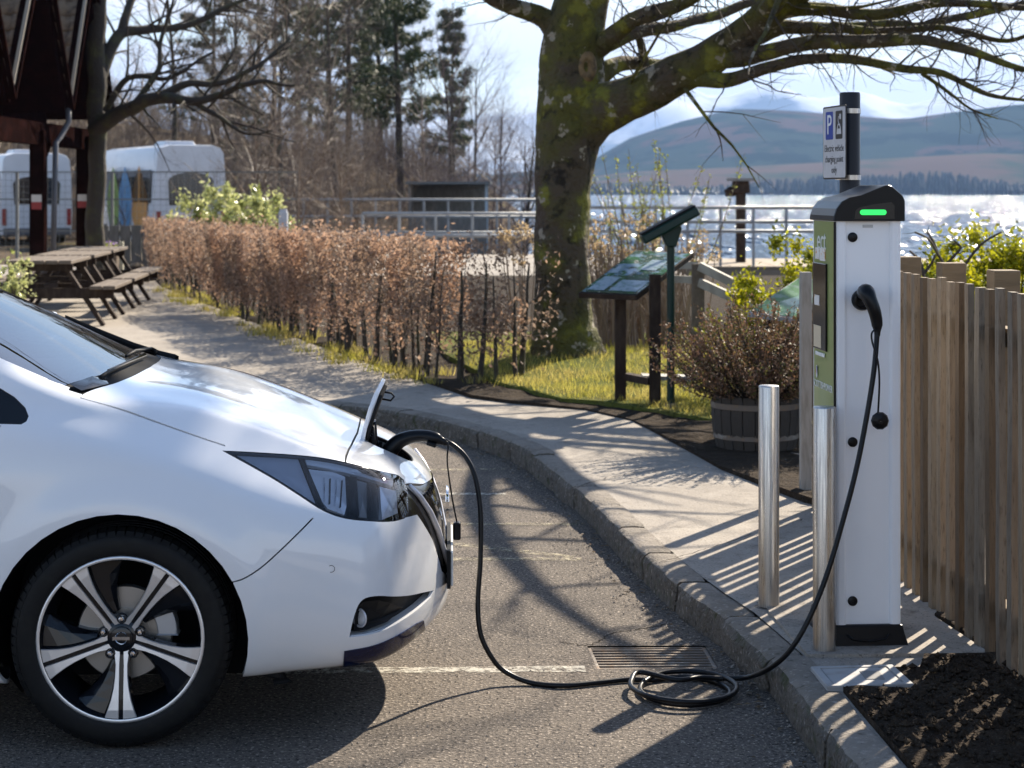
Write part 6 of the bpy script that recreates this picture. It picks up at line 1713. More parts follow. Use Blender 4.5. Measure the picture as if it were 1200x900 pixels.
# budding shoots right of the trunk
for k, (u, Y, H, lab) in enumerate([(735, 19.0, 1.9, 'budding shrub with long upright shoots beside the trunk'), (790, 19.6, 2.0, 'budding shrub with arching shoots above the green viewer box')]):
    r = random.Random(200 + k); X = (u - 600) / FPX * Y; e = empty('budding_shrub', (X, Y, .1), label=lab, cat='shrub'); sb, bl = MB(), MB(); pp = []
    for q in range(15):
        d = Vector((r.uniform(-.42, .42), r.uniform(-.2, .2), 1)); pts, _ = branch_path(Vector((r.uniform(-.25, .25), r.uniform(-.15, .15), 0)), d, H * r.uniform(.75, 1.12), r, .05, .02, 8)
        rads = [.010 * (1 - .8 * i / 8) for i in range(9)]; sb.tube(pts, rads, 4, cap=False); tmp = MB()
        spawn(sb, sb, pts, rads, r, 0, dict(n=[6], L=[.30], r=[.004], k=[3], ang=R(38), wob=.12, up=.05, lo=.3, split=.5))
        for z in range(26):
            i = r.randint(3, 7); c0 = pts[i].lerp(pts[i + 1], r.random())
            for y_ in range(3): pp.append(c0 + rvec(r) * .03)
    leaves(bl, pp, r, .018); tag(sb.build('shoots', M_twig_br, e), kind='stuff'); tag(bl.build('buds', M_bud, e), kind='stuff')
# --- gorse like yellow-green bushes
def leafy_bush(name, c, rad, nl, size, mat, label, seed, group=None, stems=10, stem_mat=None, squash=.8, up=.2):
    r = random.Random(seed); e = empty(name, c, label=label, cat='bush', group=group); bl, sb = MB(), MB(); pp = []; tips = []
    for q in range(stems * 8):
        d = rvec(r); d.z = abs(d.z) + .1; d.normalize(); k = r.random() ** .45; t = Vector((d.x * rad[0] * k, d.y * rad[1] * k, rad[2] * (.22 + .74 * k * d.z) + .05 * rad[2] * r.gauss(0, 1))); tips.append(t)
        if q < stems * 3: sb.tube([(t.x * .15, t.y * .15, 0), tuple(t * .55 + rvec(r) * .05), tuple(t)], [.012, .008, .003], 4, cap=False)
    for q in range(nl):
        t = r.choice(tips); g = rvec(r) * (abs(r.gauss(0, 1)) * .10 * min(rad) + .01); pp.append(t + Vector((g.x, g.y, g.z * 1.25)))
    leaves(bl, pp, r, size, up=up); tag(sb.build('stems', stem_mat or M_twig, e), kind='stuff'); tag(bl.build('foliage', mat, e), kind='stuff')
    return e
for k, (u, Y, top, w, lab) in enumerate([(1075, 11.8, 268, .62, 'yellow green bush behind the fence right next to the charger'), (1132, 12.6, 276, .66, 'yellow green bush behind the middle of the fence'), (1188, 12.0, 266, .68, 'yellow green bush behind the fence with gaps to the lake'), (1245, 12.2, 262, .66, 'yellow green bush at the end of the row behind the fence'), (925, 13.6, 266, .62, 'yellow green bush between charger and display boards')]):
    z = at(u, top, Y).z; leafy_bush('gorse_bush', ((u - 600) / FPX * Y, Y, .1), (w, w, z - .1), 12000, .021, M_gorse, lab, 300 + k)
# crooked dark branches in front of the lake
for k, (pl_, lab) in enumerate([([[(1116, 352), (1112, 330), (1107, 312), (1098, 296), (1088, 280), (1072, 272)], [(1107, 312), (1118, 300), (1126, 290), (1118, 282)], [(1116, 335), (1130, 312), (1148, 288), (1166, 276), (1174, 272)], [(1098, 296), (1094, 284), (1086, 270)]], 'crooked dark branches rising behind the fence'), ([[(1086, 352), (1082, 322), (1078, 306), (1066, 294)], [(1082, 322), (1092, 308), (1096, 298)]], 'short forked dark branch behind the fence next to charger')]):
    Y = 10.6; b0 = at(pl_[0][0][0], 352, Y); e = empty('bare_branches', (b0.x, b0.y, .1), label=lab, cat='shrub'); sb = MB()
    for q, l in enumerate(pl_):
        P_ = [at(u, v, Y + .1 * q) - Vector((b0.x, b0.y, .1)) for u, v in l]
        if q == 0: P_ = [Vector((0, 0, 0))] + P_
        P_ = [Vector(p) for p in smooth_path([tuple(p) for p in P_], 3)]
        rads = [.014 * (1 - .6 * i / len(P_)) if q == 0 else .010 * (1 - .6 * i / len(P_)) for i in range(len(P_))]; sb.tube(P_, rads, 5, cap=False)
        spawn(sb, sb, P_, rads, rh, 0, dict(n=[5], L=[.12], r=[.004], k=[3], ang=R(50), wob=.2, up=.03, lo=.3, split=.5))
    sb.build('branches', M_twig, e)
# --- variegated shrub by the bus
vs_c = at(268, 268, 36.0)
leafy_bush('variegated_shrub', (vs_c.x, vs_c.y, .1), (1.45, .9, at(268, 212, 36.0).z - .1), 8000, .050, M_varieg, 'bright cream and green variegated shrub in front of the bus', 401, stems=12)
leafy_bush('variegated_shrub', (at(14, 330, 20.3).x, 20.3, .12), (.32, .3, at(5, 305, 20.3).z), 900, .03, M_varieg, 'small cream flowering shrub beside the picnic table end', 402)
# --- heather in a half barrel
hb_p = ground(893, 531, .13)
tubp = empty('barrel_planter', (hb_p.x, hb_p.y + .27, .13), label='weathered half barrel planter holding the heather', cat='planter')
M_stave = pmat('weathered_stave', (.045, .037, .030), .85, var=[(5, (.05, .04, .032), .45, .65)], stretch=(6, 6, 1), bump=(18, .5, .006))
for k in range(22):
    a0, a1 = 2 * math.pi * (k + .04) / 22, 2 * math.pi * (k + .96) / 22; bb = MB()
    for z, r_ in ((0, .235), (.10, .258), (.20, .268), (.315, .262)):
        for rr_ in (r_, r_ - .022):
            for a in (a0, a1): bb.v.append((rr_ * math.cos(a), rr_ * math.sin(a), z))
    for q in range(3):
        o = q * 4; bb.f += [(o, o + 1, o + 5, o + 4), (o + 3, o + 2, o + 6, o + 7), (o + 1, o + 3, o + 7, o + 5), (o + 2, o, o + 4, o + 6)]
    bb.f += [(12, 13, 15, 14)]; bb.m = [0] * len(bb.f); bb.build('stave', M_stave, tubp)
for z, r_ in ((.06, .2505), (.24, .2675)): MB().lathe([(r_, z), (r_ + .004, z + .002), (r_ + .004, z + .033), (r_, z + .035)], 32).build('hoop', M_iron, tubp, smooth=True, sharp=40)
MB().lathe([(.0005, .285), (.242, .280)], 20).build('soil', M_soil, tubp)
he = empty('heather', (hb_p.x, hb_p.y + .27, .40), label='bushy bronze heather overflowing the half barrel', cat='shrub')
r = random.Random(66); bl, bg, sb = MB(), MB(), MB(); pb, pg = [], []
for q in range(330):
    d = rvec(r); d.z = abs(d.z) * 1.0 + .12; d.normalize(); L = r.uniform(.40, .68) * (1.0 if d.z > .3 else .95)
    ex = Vector((d.x * 1.05, d.y * .95, d.z * 1.02))
    pts, _ = branch_path(Vector((d.x * .12, d.y * .12, 0)), ex, L, r, .13, .06, 6); rads = [.005 * (1 - .7 * i / 6) for i in range(7)]; sb.tube(pts, rads, 3, cap=False)
    for z in range(70):
        i = r.randint(2, 5); c0 = pts[i].lerp(pts[i + 1], r.random()); (pg if r.random() < .16 else pb).append(c0 + rvec(r) * .028 * r.random())
leaves(bl, pb, r, .0115, up=.2); leaves(bg, pg, r, .012, up=.3)
for nm, m_, mm in (('stems', sb, M_twig), ('foliage', bl, M_heath), ('green_tips', bg, M_heath_g)): tag(m_.build(nm, mm, he), kind='stuff')
# --- grass on the lawn and tufts along the hedge foot
gb = MB(); r = random.Random(91)
def blade(x, y, z, h, w):
    a = r.uniform(0, 6.28); dx, dy = math.cos(a) * w, math.sin(a) * w; lx, ly = r.gauss(0, .35) * h, r.gauss(0, .35) * h
    gb.add([(x - dx, y - dy, z), (x + dx, y + dy, z), (x + lx, y + ly, z + h)], [(0, 1, 2)])
cnt = 0
while cnt < 26000:
    x, y_ = r.uniform(-.5, 3.2), 12.1 + 6.5 * r.random() ** 1.4
    if not in_poly(x, y_, LAWN): continue
    if nz(x, y_, 1.8, 4) < -.28: 
        if r.random() < .7: continue
    blade(x, y_, zlawn(x, y_) - .004, r.uniform(.025, .07), r.uniform(.002, .004)); cnt += 1
tag(gb.build('lawn_grass', M_grass), 'short sunlit grass around the mossy tree and boards', 'grass', kind='stuff')
gb = MB()
for k in range(80):
    s_ = HT * r.random() ** .6; c, d, n_ = hpt(min(HT - .01, s_)); sd = -1 if n_.dot(Vector((-1, -1, 0))) < 0 else 1
    p = c + n_ * sd * r.uniform(-.1, .45)
    for q in range(45): blade(p.x + r.gauss(0, .06), p.y + r.gauss(0, .06), .14, r.uniform(.04, .11), r.uniform(.003, .006))
tag(gb.build('hedge_foot_grass', M_grass), 'grass tufts growing along the foot of the copper hedge', 'grass', kind='stuff')
# ================================================================== display boards, tables, pavilion, buses, railings
M_wood_d = pmat('dark_stained_timber', (.032, .021, .016), .8, spec=.15, var=[(6, (.060, .042, .030), .45, .65)], stretch=(3, 3, 1), bump=(20, .3, .004))
M_wood_t = pmat('weathered_table_timber', (.115, .085, .062), .75, var=[(5, (.17, .135, .10), .45, .7), (30, (.07, .05, .035), .55, .7)], stretch=(5, 1, 5), bump=(20, .4, .004))
M_maroon = pmat('maroon_stained_timber', (.011, .0055, .005), .9, spec=.0, var=[(6, (.022, .009, .008), .45, .7)])
M_tile = pmat('brown_pantile', (.20, .15, .10), .8, var=[(9, (.085, .062, .045), .45, .65), (3, (.20, .155, .10), .55, .7)], bump=(40, .4, .006))
M_galv = pmat('galvanised_rail', (.30, .31, .32), .6, metal=.35, var=[(4, (.24, .25, .26), .45, .65)])
M_green_d = pmat('dark_green_paint', (.005, .024, .018), .35, spec=.3)
M_board = pmat('display_board_print', (.06, .10, .07), .18, var=[(5.0, (.22, .32, .40), .50, .56), (9.0, (.05, .15, .06), .50, .58), (26, (.42, .40, .36), .60, .64)], coat=.5)
M_buswhite = pmat('bus_white_paint', (.62, .63, .66), .35, coat=.4, var=[(1.2, (.56, .57, .60), .45, .65)])
M_busglass = pmat('bus_dark_glass', (.012, .013, .015), .08, coat=.4)
M_mesh = pmat('grey_mesh_wire', (.12, .125, .125), .6)
M_deck = pmat('jetty_deck_boards', (.30, .24, .17), .85, var=[(2, (.22, .17, .12), .45, .65)])

# --- display board on two timber posts
db = empty('display_board', (at(735, 470, 13.7).x, 13.7, .15), label='sloping landscape display board on two brown timber posts', cat='display board'); do = Vector((at(735, 470, 13.7).x, 13.7, .15))
c4 = [at(678, 343.5, 13.25), at(746, 346.5, 13.05), at(812, 297, 13.9), at(745, 293, 14.1)]
nrm_ = (c4[1] - c4[0]).cross(c4[3] - c4[0]).normalized()
b = MB(); b.add([p - do for p in c4] + [p - nrm_ * .035 - do for p in c4], [(0, 1, 2, 3), (7, 6, 5, 4), (0, 4, 5, 1), (1, 5, 6, 2), (2, 6, 7, 3), (3, 7, 4, 0)]); b.build('frame', M_wood_d, db)
inn = [(c4[0] + c4[1] + c4[2] + c4[3]) / 4 + (p - (c4[0] + c4[1] + c4[2] + c4[3]) / 4) * .955 for p in c4]
b = MB(); b.add([p + nrm_ * .004 - do for p in inn], [(0, 1, 2, 3)]); pan = b.build('printed_panel', M_board, db)
def on_board(s_, t, d=.006): return (inn[0].lerp(inn[1], s_)).lerp(inn[3].lerp(inn[2], s_), t) + nrm_ * d - do
M_sketch = pmat('panel_pale_print', (.34, .42, .48), .25, var=[(22, (.2, .3, .3), .5, .6)], coat=.4)
for s0, s1, t0, t1 in ((.06, .36, .05, .36), (.44, .94, .05, .30), (.06, .20, .45, .62), (.5, .8, .55, .8)):
    b = MB(); b.add([on_board(s0, t0), on_board(s1, t0), on_board(s1, t1), on_board(s0, t1)], [(0, 1, 2, 3)]); b.build('picture', M_sketch, pan)
for u, Y, vt in ((727, 13.4, 338), (767.5, 13.15, 325)):
    p = at(u, vt, Y); gz = .14
    MB().box((p.x - do.x, p.y - do.y, (p.z + gz) / 2 - do.z), (.078, .078, p.z - gz + .04)).build('post', M_wood_d, db, bevel=.004)
MB().bar(at(733, 441, 13.4) - do, at(764, 447, 13.15) - do, .07, .05).build('foot_rail', M_wood_d, db)
MB().bar(at(752, 441, 13.3) - do, at(815, 443, 13.3) - do, .20, .028).build('low_shelf', pmat('pale_worn_shelf', (.38, .37, .34), .7, var=[(9, (.16, .13, .1), .5, .6)]), db)
# --- green slanted viewer box on a post
vb = empty('viewer_post', (at(785, 485, 13.0).x, 13.0, .14), label='dark green slanted box on a slim green post', cat='viewer'); vo = Vector((at(785, 485, 13.0).x, 13.0, .14))
A_, B_ = at(752, 281, 12.98), at(817, 246, 13.02); d_ = (B_ - A_); up_ = Vector((-d_.z, 0, d_.x)).normalized()
Lb = d_.length; Mb = Matrix((d_.normalized(), Vector((0, 1, 0)), up_)).transposed()
b = MB(); b.box((A_ + B_) / 2 - vo, (Lb, .24, .070), M=Mb); hd = b.build('head', M_green_d, vb, bevel=.016)
b = MB(); b.box((A_ + B_) / 2 - vo + up_ * .040, (Lb * .97, .25, .012), M=Mb); b.build('lid', M_black_m, hd, bevel=.003)
pt_ = at(786, 284, 13.0)
b = MB(); b.tube([Vector((0, 0, 0)) + Vector((pt_.x - vo.x, 0, 0)), Vector((pt_.x - vo.x, 0, pt_.z - vo.z))], .027, 14); b.build('post', M_green_d, vb, smooth=True, sharp=40)
b = MB(); b.prism([(-.085, .06), (-.03, -.06), (.035, -.06), (.075, .07), (.05, .10)], -.05, .05, Matrix.Translation(pt_ - vo + Vector((0, 0, .03))) @ Matrix.Rotation(R(90), 4, 'X')); b.build('bracket', M_green_d, vb, bevel=.008)
MB().lathe([(.06, 0), (.055, .02), (.03, .05)], 14, c=(pt_.x - vo.x, 0, 0)).build('foot', M_kerb, vb, smooth=True)
# --- second display board half hidden by heather
d2 = empty('display_board', (at(915, 500, 12.3).x, 12.3, .14), label='green display board half hidden behind heather and fence post', cat='display board'); d2o = Vector((at(915, 500, 12.3).x, 12.3, .14))
c4 = [at(876, 366, 12.0), at(935, 374, 11.85), at(975, 335, 12.6), at(940, 323, 12.75)]
n2 = (c4[1] - c4[0]).cross(c4[3] - c4[0]).normalized()
b = MB(); b.add([p - d2o for p in c4] + [p - n2 * .03 - d2o for p in c4], [(0, 1, 2, 3), (7, 6, 5, 4), (0, 4, 5, 1), (1, 5, 6, 2), (2, 6, 7, 3), (3, 7, 4, 0)]); b.build('frame', pmat('grey_board_edge', (.3, .31, .33), .5), d2)
cm = (c4[0] + c4[1] + c4[2] + c4[3]) / 4; b = MB(); b.add([cm + (p - cm) * .95 + n2 * .004 - d2o for p in c4], [(0, 1, 2, 3)]); b.build('printed_panel', pmat('green_board_print', (.10, .22, .09), .2, var=[(8, (.2, .3, .22), .5, .58)], coat=.4), d2)
for u, Y in ((905, 12.1), (948, 12.2)):
    p = at(u, 362, Y); MB().box((p.x - d2o.x, p.y - d2o.y, (p.z - .14) / 2), (.07, .07, p.z - .14)).build('post', M_wood_d, d2)
# --- timber handrail going down to the shore
hr_ = empty('handrail', (at(818, 420, 15.5).x, 15.5, .12), label='pale timber handrail with two rails sloping down behind heather', cat='handrail'); hro = Vector((at(818, 420, 15.5).x, 15.5, .12))
M_hr = pmat('pale_handrail_timber', (.33, .30, .25), .7, var=[(6, (.24, .21, .17), .45, .65)])
p = at(818, 309, 15.5); MB().box((p.x - hro.x, 0, (p.z - .12) / 2), (.10, .10, p.z - .12)).build('post', M_wood_t, hr_, bevel=.004)
for v0, v1 in ((312, 352), (331, 368)): MB().bar(at(820, v0, 15.45) - hro, at(900, v1, 15.0) - hro, .04, .07).build('rail', M_hr, hr_)
for v0, v1 in ((311, 311), (327, 328)): MB().bar(at(790, v0, 16.0) - hro, at(816, v1, 15.5) - hro, .04, .06).build('rail', M_hr, hr_)
p = at(902, 352, 15.0); MB().box((p.x - hro.x, p.y - hro.y, (p.z - .12) / 2 - .1), (.10, .10, p.z - .12 + .2)).build('post', M_wood_t, hr_)

# --- picnic tables
def table(parent):
    "long axis local y, 1.65 m"
    L = 1.66
    for k in range(5): MB().box((-.30 + .15 * k, 0, .735), (.138, L, .042)).build('top_board', M_wood_t, parent, bevel=.006)
    for sx in (-1, 1):
        for k in range(2): MB().box((sx * (.64 + .15 * k), 0, .445), (.138, L, .042)).build('seat_board', M_wood_t, parent, bevel=.006)
    for y in (-.58, .58):
        for sx in (-1, 1): MB().bar((sx * .24, y, .715), (sx * .70, y, .0), .045, .12, up=(0, 1, 0)).build('leg', M_wood_d, parent)
        MB().bar((-.82, y - .048, .375), (.82, y - .048, .375), .045, .12).build('seat_bearer', M_wood_d, parent)
        MB().bar((-.36, y - .048, .672), (.36, y - .048, .672), .045, .085).build('top_bearer', M_wood_d, parent)
    MB().bar((0, -.55, .42), (0, .55, .42), .045, .09).build('brace', M_wood_d, parent)
t0 = empty('picnic_table', (-5.42, 22.0, ZP), R(5), 'dark timber picnic table, first of the row, nearest the car', 'picnic table', 'picnic tables in a row by the pavilion'); table(t0)
for x, y, lab in ((-5.59, 23.95, 'dark timber picnic table, middle one of the row'), (-5.77, 25.9, 'dark timber picnic table, last of the row, nearest the planter pots')):
    c = copy_tree(t0); c.location = (x, y, ZP); c['label'] = lab
# --- pavilion with steep tiled gables facing the path
GX = -7.0; pav = empty('pavilion', (GX, 29.4, .1), label='open timber pavilion with steep tiled gables and maroon posts', cat='pavilion'); po = Vector((GX, 29.4, .1))
EZ, RZ = 2.95, 5.35; ys = [25.6, 29.0, 32.0]; DX = 5.0
tile_me = None
for g_ in range(-1, 2):
    y0 = ys[g_] if g_ >= 0 else 22.2; y1 = ys[g_ + 1] if g_ >= 0 else 25.6
    ym = (y0 + y1) / 2
    for sd, ye in ((-1, y0), (1, y1)):
        sl = Vector((0, ye - ym, EZ - RZ)); Ls = sl.length; sd_ = sl.normalized(); nn = Vector((0, sd_.z, -sd_.y)).normalized()
        if nn.z < 0: nn = -nn
        b = MB(); a_ = [Vector((GX + .12, ym, RZ)), Vector((GX + .12, ye, EZ)), Vector((GX - DX, ye, EZ)), Vector((GX - DX, ym, RZ))]
        b.add([p - nn * .06 - po for p in a_] + [p - nn * .14 - po for p in a_], [(0, 1, 2, 3), (7, 6, 5, 4), (0, 4, 5, 1), (1, 5, 6, 2), (2, 6, 7, 3), (3, 7, 4, 0)])
        slope = b.build('roof_slope', M_maroon, pav)
        # tile courses: rows of rolled tiles, real pieces where they face the camera
        rows = int(Ls / .30)
        if tile_me is None:
            tb_ = MB(); prof_ = [(-.12, .0), (-.09, .035), (-.045, .048), (0, .035), (.03, .008), (.075, .0), (.12, .004)]
            for i, (w, h) in enumerate(prof_): tb_.v += [(w, 0, h + .03), (w, .34, h)]
            for i in range(len(prof_) - 1): tb_.f.append((2 * i, 2 * i + 2, 2 * i + 3, 2 * i + 1)); tb_.m.append(0)
            for i, (w, h) in enumerate(prof_): tb_.v += [(w, 0, h + .008)]
            n7 = len(prof_)
            for i in range(n7 - 1): tb_.f.append((2 * i, 2 * n7 + i, 2 * n7 + i + 1, 2 * i + 2)); tb_.m.append(0)
            tile_me = tb_.mesh('roof_tile', M_tile, True)
        ncol = 9 if (sd < 0) else 3
        Mt = Matrix((Vector((1, 0, 0)) if sd < 0 else Vector((-1, 0, 0)), -sd_, nn)).transposed()
        for i in range(rows):
            for j in range(ncol):
                q = a_[1] - sd_ * (.30 * i) + Vector((-.06 - .235 * j, 0, 0)) - nn * .05 - po
                o = link('roof_tile', tile_me, slope); o.matrix_local = Matrix.Translation(q) @ Mt.to_4x4()
        # barge board
        MB().bar(Vector((GX + .14, ym, RZ + .02)) - po, Vector((GX + .14, ye, EZ - .02)) - po, .05, .20, up=(1, 0, 0)).build('barge_board', M_maroon, pav)
        MB().bar(Vector((GX + .17, ym, RZ + .10)) - po, Vector((GX + .17, ye, EZ + .06)) - po, .06, .05, up=(1, 0, 0)).build('verge_strip', pmat('pale_verge_mortar', (.30, .26, .20), .8), pav)
    b = MB(); b.add([Vector(p) - po for p in ((GX - .9, y0 + .1, EZ - .45), (GX - .9, y1 - .1, EZ - .45), (GX - .9, y1 - .1, EZ), (GX - .9, ym, RZ - .1), (GX - .9, y0 + .1, EZ))], [(0, 1, 2, 3, 4)]); b.build('gable_lining', M_maroon, pav)
b = MB(); b.bar(Vector((GX - .15, 22.6, EZ - .42)) - po, Vector((GX - .15, 32.6, EZ - .42)) - po, .16, .34); b.build('eaves_beam', M_maroon, pav)
b = MB(); b.bar(Vector((GX - 4.7, 22.6, EZ - .42)) - po, Vector((GX - 4.7, 32.6, EZ - .42)) - po, .16, .34); b.build('eaves_beam', M_maroon, pav)
for u, w in ((-22, .22), (45, .22), (98, .21)):
    Yp = 2200 * -(GX - .12) / (600 - u)
    pp_ = Vector((GX - .12, Yp, 0))
    po_ = MB().box((pp_.x - po.x, pp_.y - po.y, EZ / 2 - .2), (w, w, EZ - .55)).build('post', M_maroon, pav, bevel=.01)
    if u > 0:
        MB().box((pp_.x - po.x + .0, pp_.y - po.y - w / 2 - .006, 1.40), (.15, .008, .22)).build('notice', pmat('white_notice', (.6, .58, .56), .5), po_)
        MB().box((pp_.x - po.x + .0, pp_.y - po.y - w / 2 - .012, 1.345), (.15, .006, .11)).build('notice_band', pmat('red_notice_print', (.30, .035, .035), .5), po_)
    MB().bar(Vector((pp_.x - po.x, pp_.y - po.y + .1, EZ - 1.0)), Vector((pp_.x - po.x, pp_.y - po.y + .75, EZ - .5)), .10, .10).build('knee_brace', M_maroon, pav)
dpx = GX + .05
b = MB(); b.tube([Vector((dpx + .1, 29.0, EZ + .02)) - po, Vector((dpx + .1, 29.0, EZ - .22)) - po, Vector((dpx, 28.9, EZ - .45)) - po, Vector((dpx, 28.6, EZ - .55)) - po, Vector((dpx - .03, 28.5, 0.1)) - po], .045, 10); b.build('downpipe', pmat('grey_downpipe', (.10, .10, .11), .45), pav, smooth=True)
MB().box(Vector((GX - 2.2, 27.8, .55)) - po, (2.0, 4.2, .12)).build('inner_bench', M_wood_t, pav)
for yy in (26.2, 29.4): MB().box(Vector((GX - 2.2, yy, .3)) - po, (1.6, .16, .45)).build('bench_leg', M_wood_d, pav)
# --- dry planter pots and gate by the hedge end
M_pot = pmat('dark_planter_pot', (.035, .022, .018), .7)
for k, (u, v, lab) in enumerate(((160, 331, 'dark round pot of dry earth by the gate'), (176, 329, 'low dark pot beside the dry planter'))):
    p = ground(u, v, ZP); e = empty('planter_pot', p, label=lab, cat='pot'); s_ = 1.0 if k == 0 else .7
    MB().lathe([(.12 * s_, 0), (.17 * s_, .10 * s_), (.19 * s_, .24 * s_), (.20 * s_, .28 * s_), (.175 * s_, .28 * s_), (.17 * s_, .25 * s_)], 18).build('pot', M_pot, e, smooth=True, sharp=40)
    MB().lathe([(.17 * s_, .25 * s_), (.10 * s_, .32 * s_), (.0005, .34 * s_)], 14).build('earth', pmat('dry_earth', (.24, .18, .11), .9, bump=(30, .6, .02)), e, smooth=True)
pb_ = ground(123, 327, ZP); e = empty('planter_box', pb_, label='timber planter box with purple flowers at the table end', cat='planter')
MB().box((0, 0, .25), (.42, .42, .50), taper=1.08).build('box', M_wood_t, e, bevel=.008)
bl = MB(); leaves(bl, [Vector((rh.uniform(-.2, .2), rh.uniform(-.2, .2), .52 + .12 * rh.random())) for _ in range(260)], rh, .03); tag(bl.build('foliage', M_bud, e), kind='stuff')
bl = MB(); leaves(bl, [Vector((rh.uniform(-.2, .2), rh.uniform(-.2, .2), .58 + .08 * rh.random())) for _ in range(70)], rh, .022); tag(bl.build('flowers', leafmat('purple_petals', (.25, .14, .42), (.35, .22, .5)), e), kind='stuff')
MB().box((.30, -.05, .33), (.07, .07, .66)).build('marker', pmat('pale_marker_paint', (.55, .52, .40), .6), e)
M_grey_t = pmat('grey_timber_board', (.12, .115, .105), .8, var=[(4, (.17, .16, .15), .45, .65)], stretch=(5, 5, 1))
gt = empty('timber_gate', at(160, 325, 34.0) * Vector((1, 1, 0)).length if False else (at(160, 325, 34.0).x, 34.0, .1), label='grey boarded timber gate at the end of the hedge', cat='gate')
for k in range(7): MB().box((-.60 + .20 * k, 0, .48), (.185, .03, .92 + .02 * (k % 2))).build('board', M_grey_t, gt, bevel=.004)
for z in (.25, .80): MB().box((0, .035, z), (1.42, .03, .10)).build('ledge', M_grey_t, gt)
for x in (-.80, .80): MB().box((x, 0, .55), (.12, .12, 1.10)).build('post', M_grey_t, gt, bevel=.008)
mk = at(332, 262, 33.5); e = empty('marker_post', (mk.x, 33.5, .1), label='short white marker post at the back of the hedge', cat='post')
MB().box((0, 0, .60), (.17, .17, 1.2), taper=.9).build('shaft', M_buswhite, e, bevel=.01); MB().box((0, 0, 1.22), (.12, .12, .05)).build('cap', M_buswhite, e)
# --- mesh fence in front of the car park
mf = empty('mesh_fence', (-8.0, 38.5, .0), label='grey welded mesh fence in front of the buses', cat='fence'); wb = MB()
x = -16.0
while x < -4.4:
    MB().box((x + 8, 0, 1.02), (.06, .06, 2.10)).build('post', M_mesh, mf); x += 1.0 if False else 1.95
for z in (.85, 1.5, 2.06): MB().bar((-8, 0, z), (3.6, 0, z), .025, .025).build('rail', M_mesh, mf)
for k in range(96): xx = -8 + 11.6 * k / 95; wb.bar((xx, 0, .05), (xx, 0, 2.06), .005, .005)
for k in range(16): wb.bar((-8, .004, .1 + .128 * k), (3.6, .004, .1 + .128 * k), .005, .005)
tag(wb.build('mesh_wires', M_mesh, mf), kind='stuff')
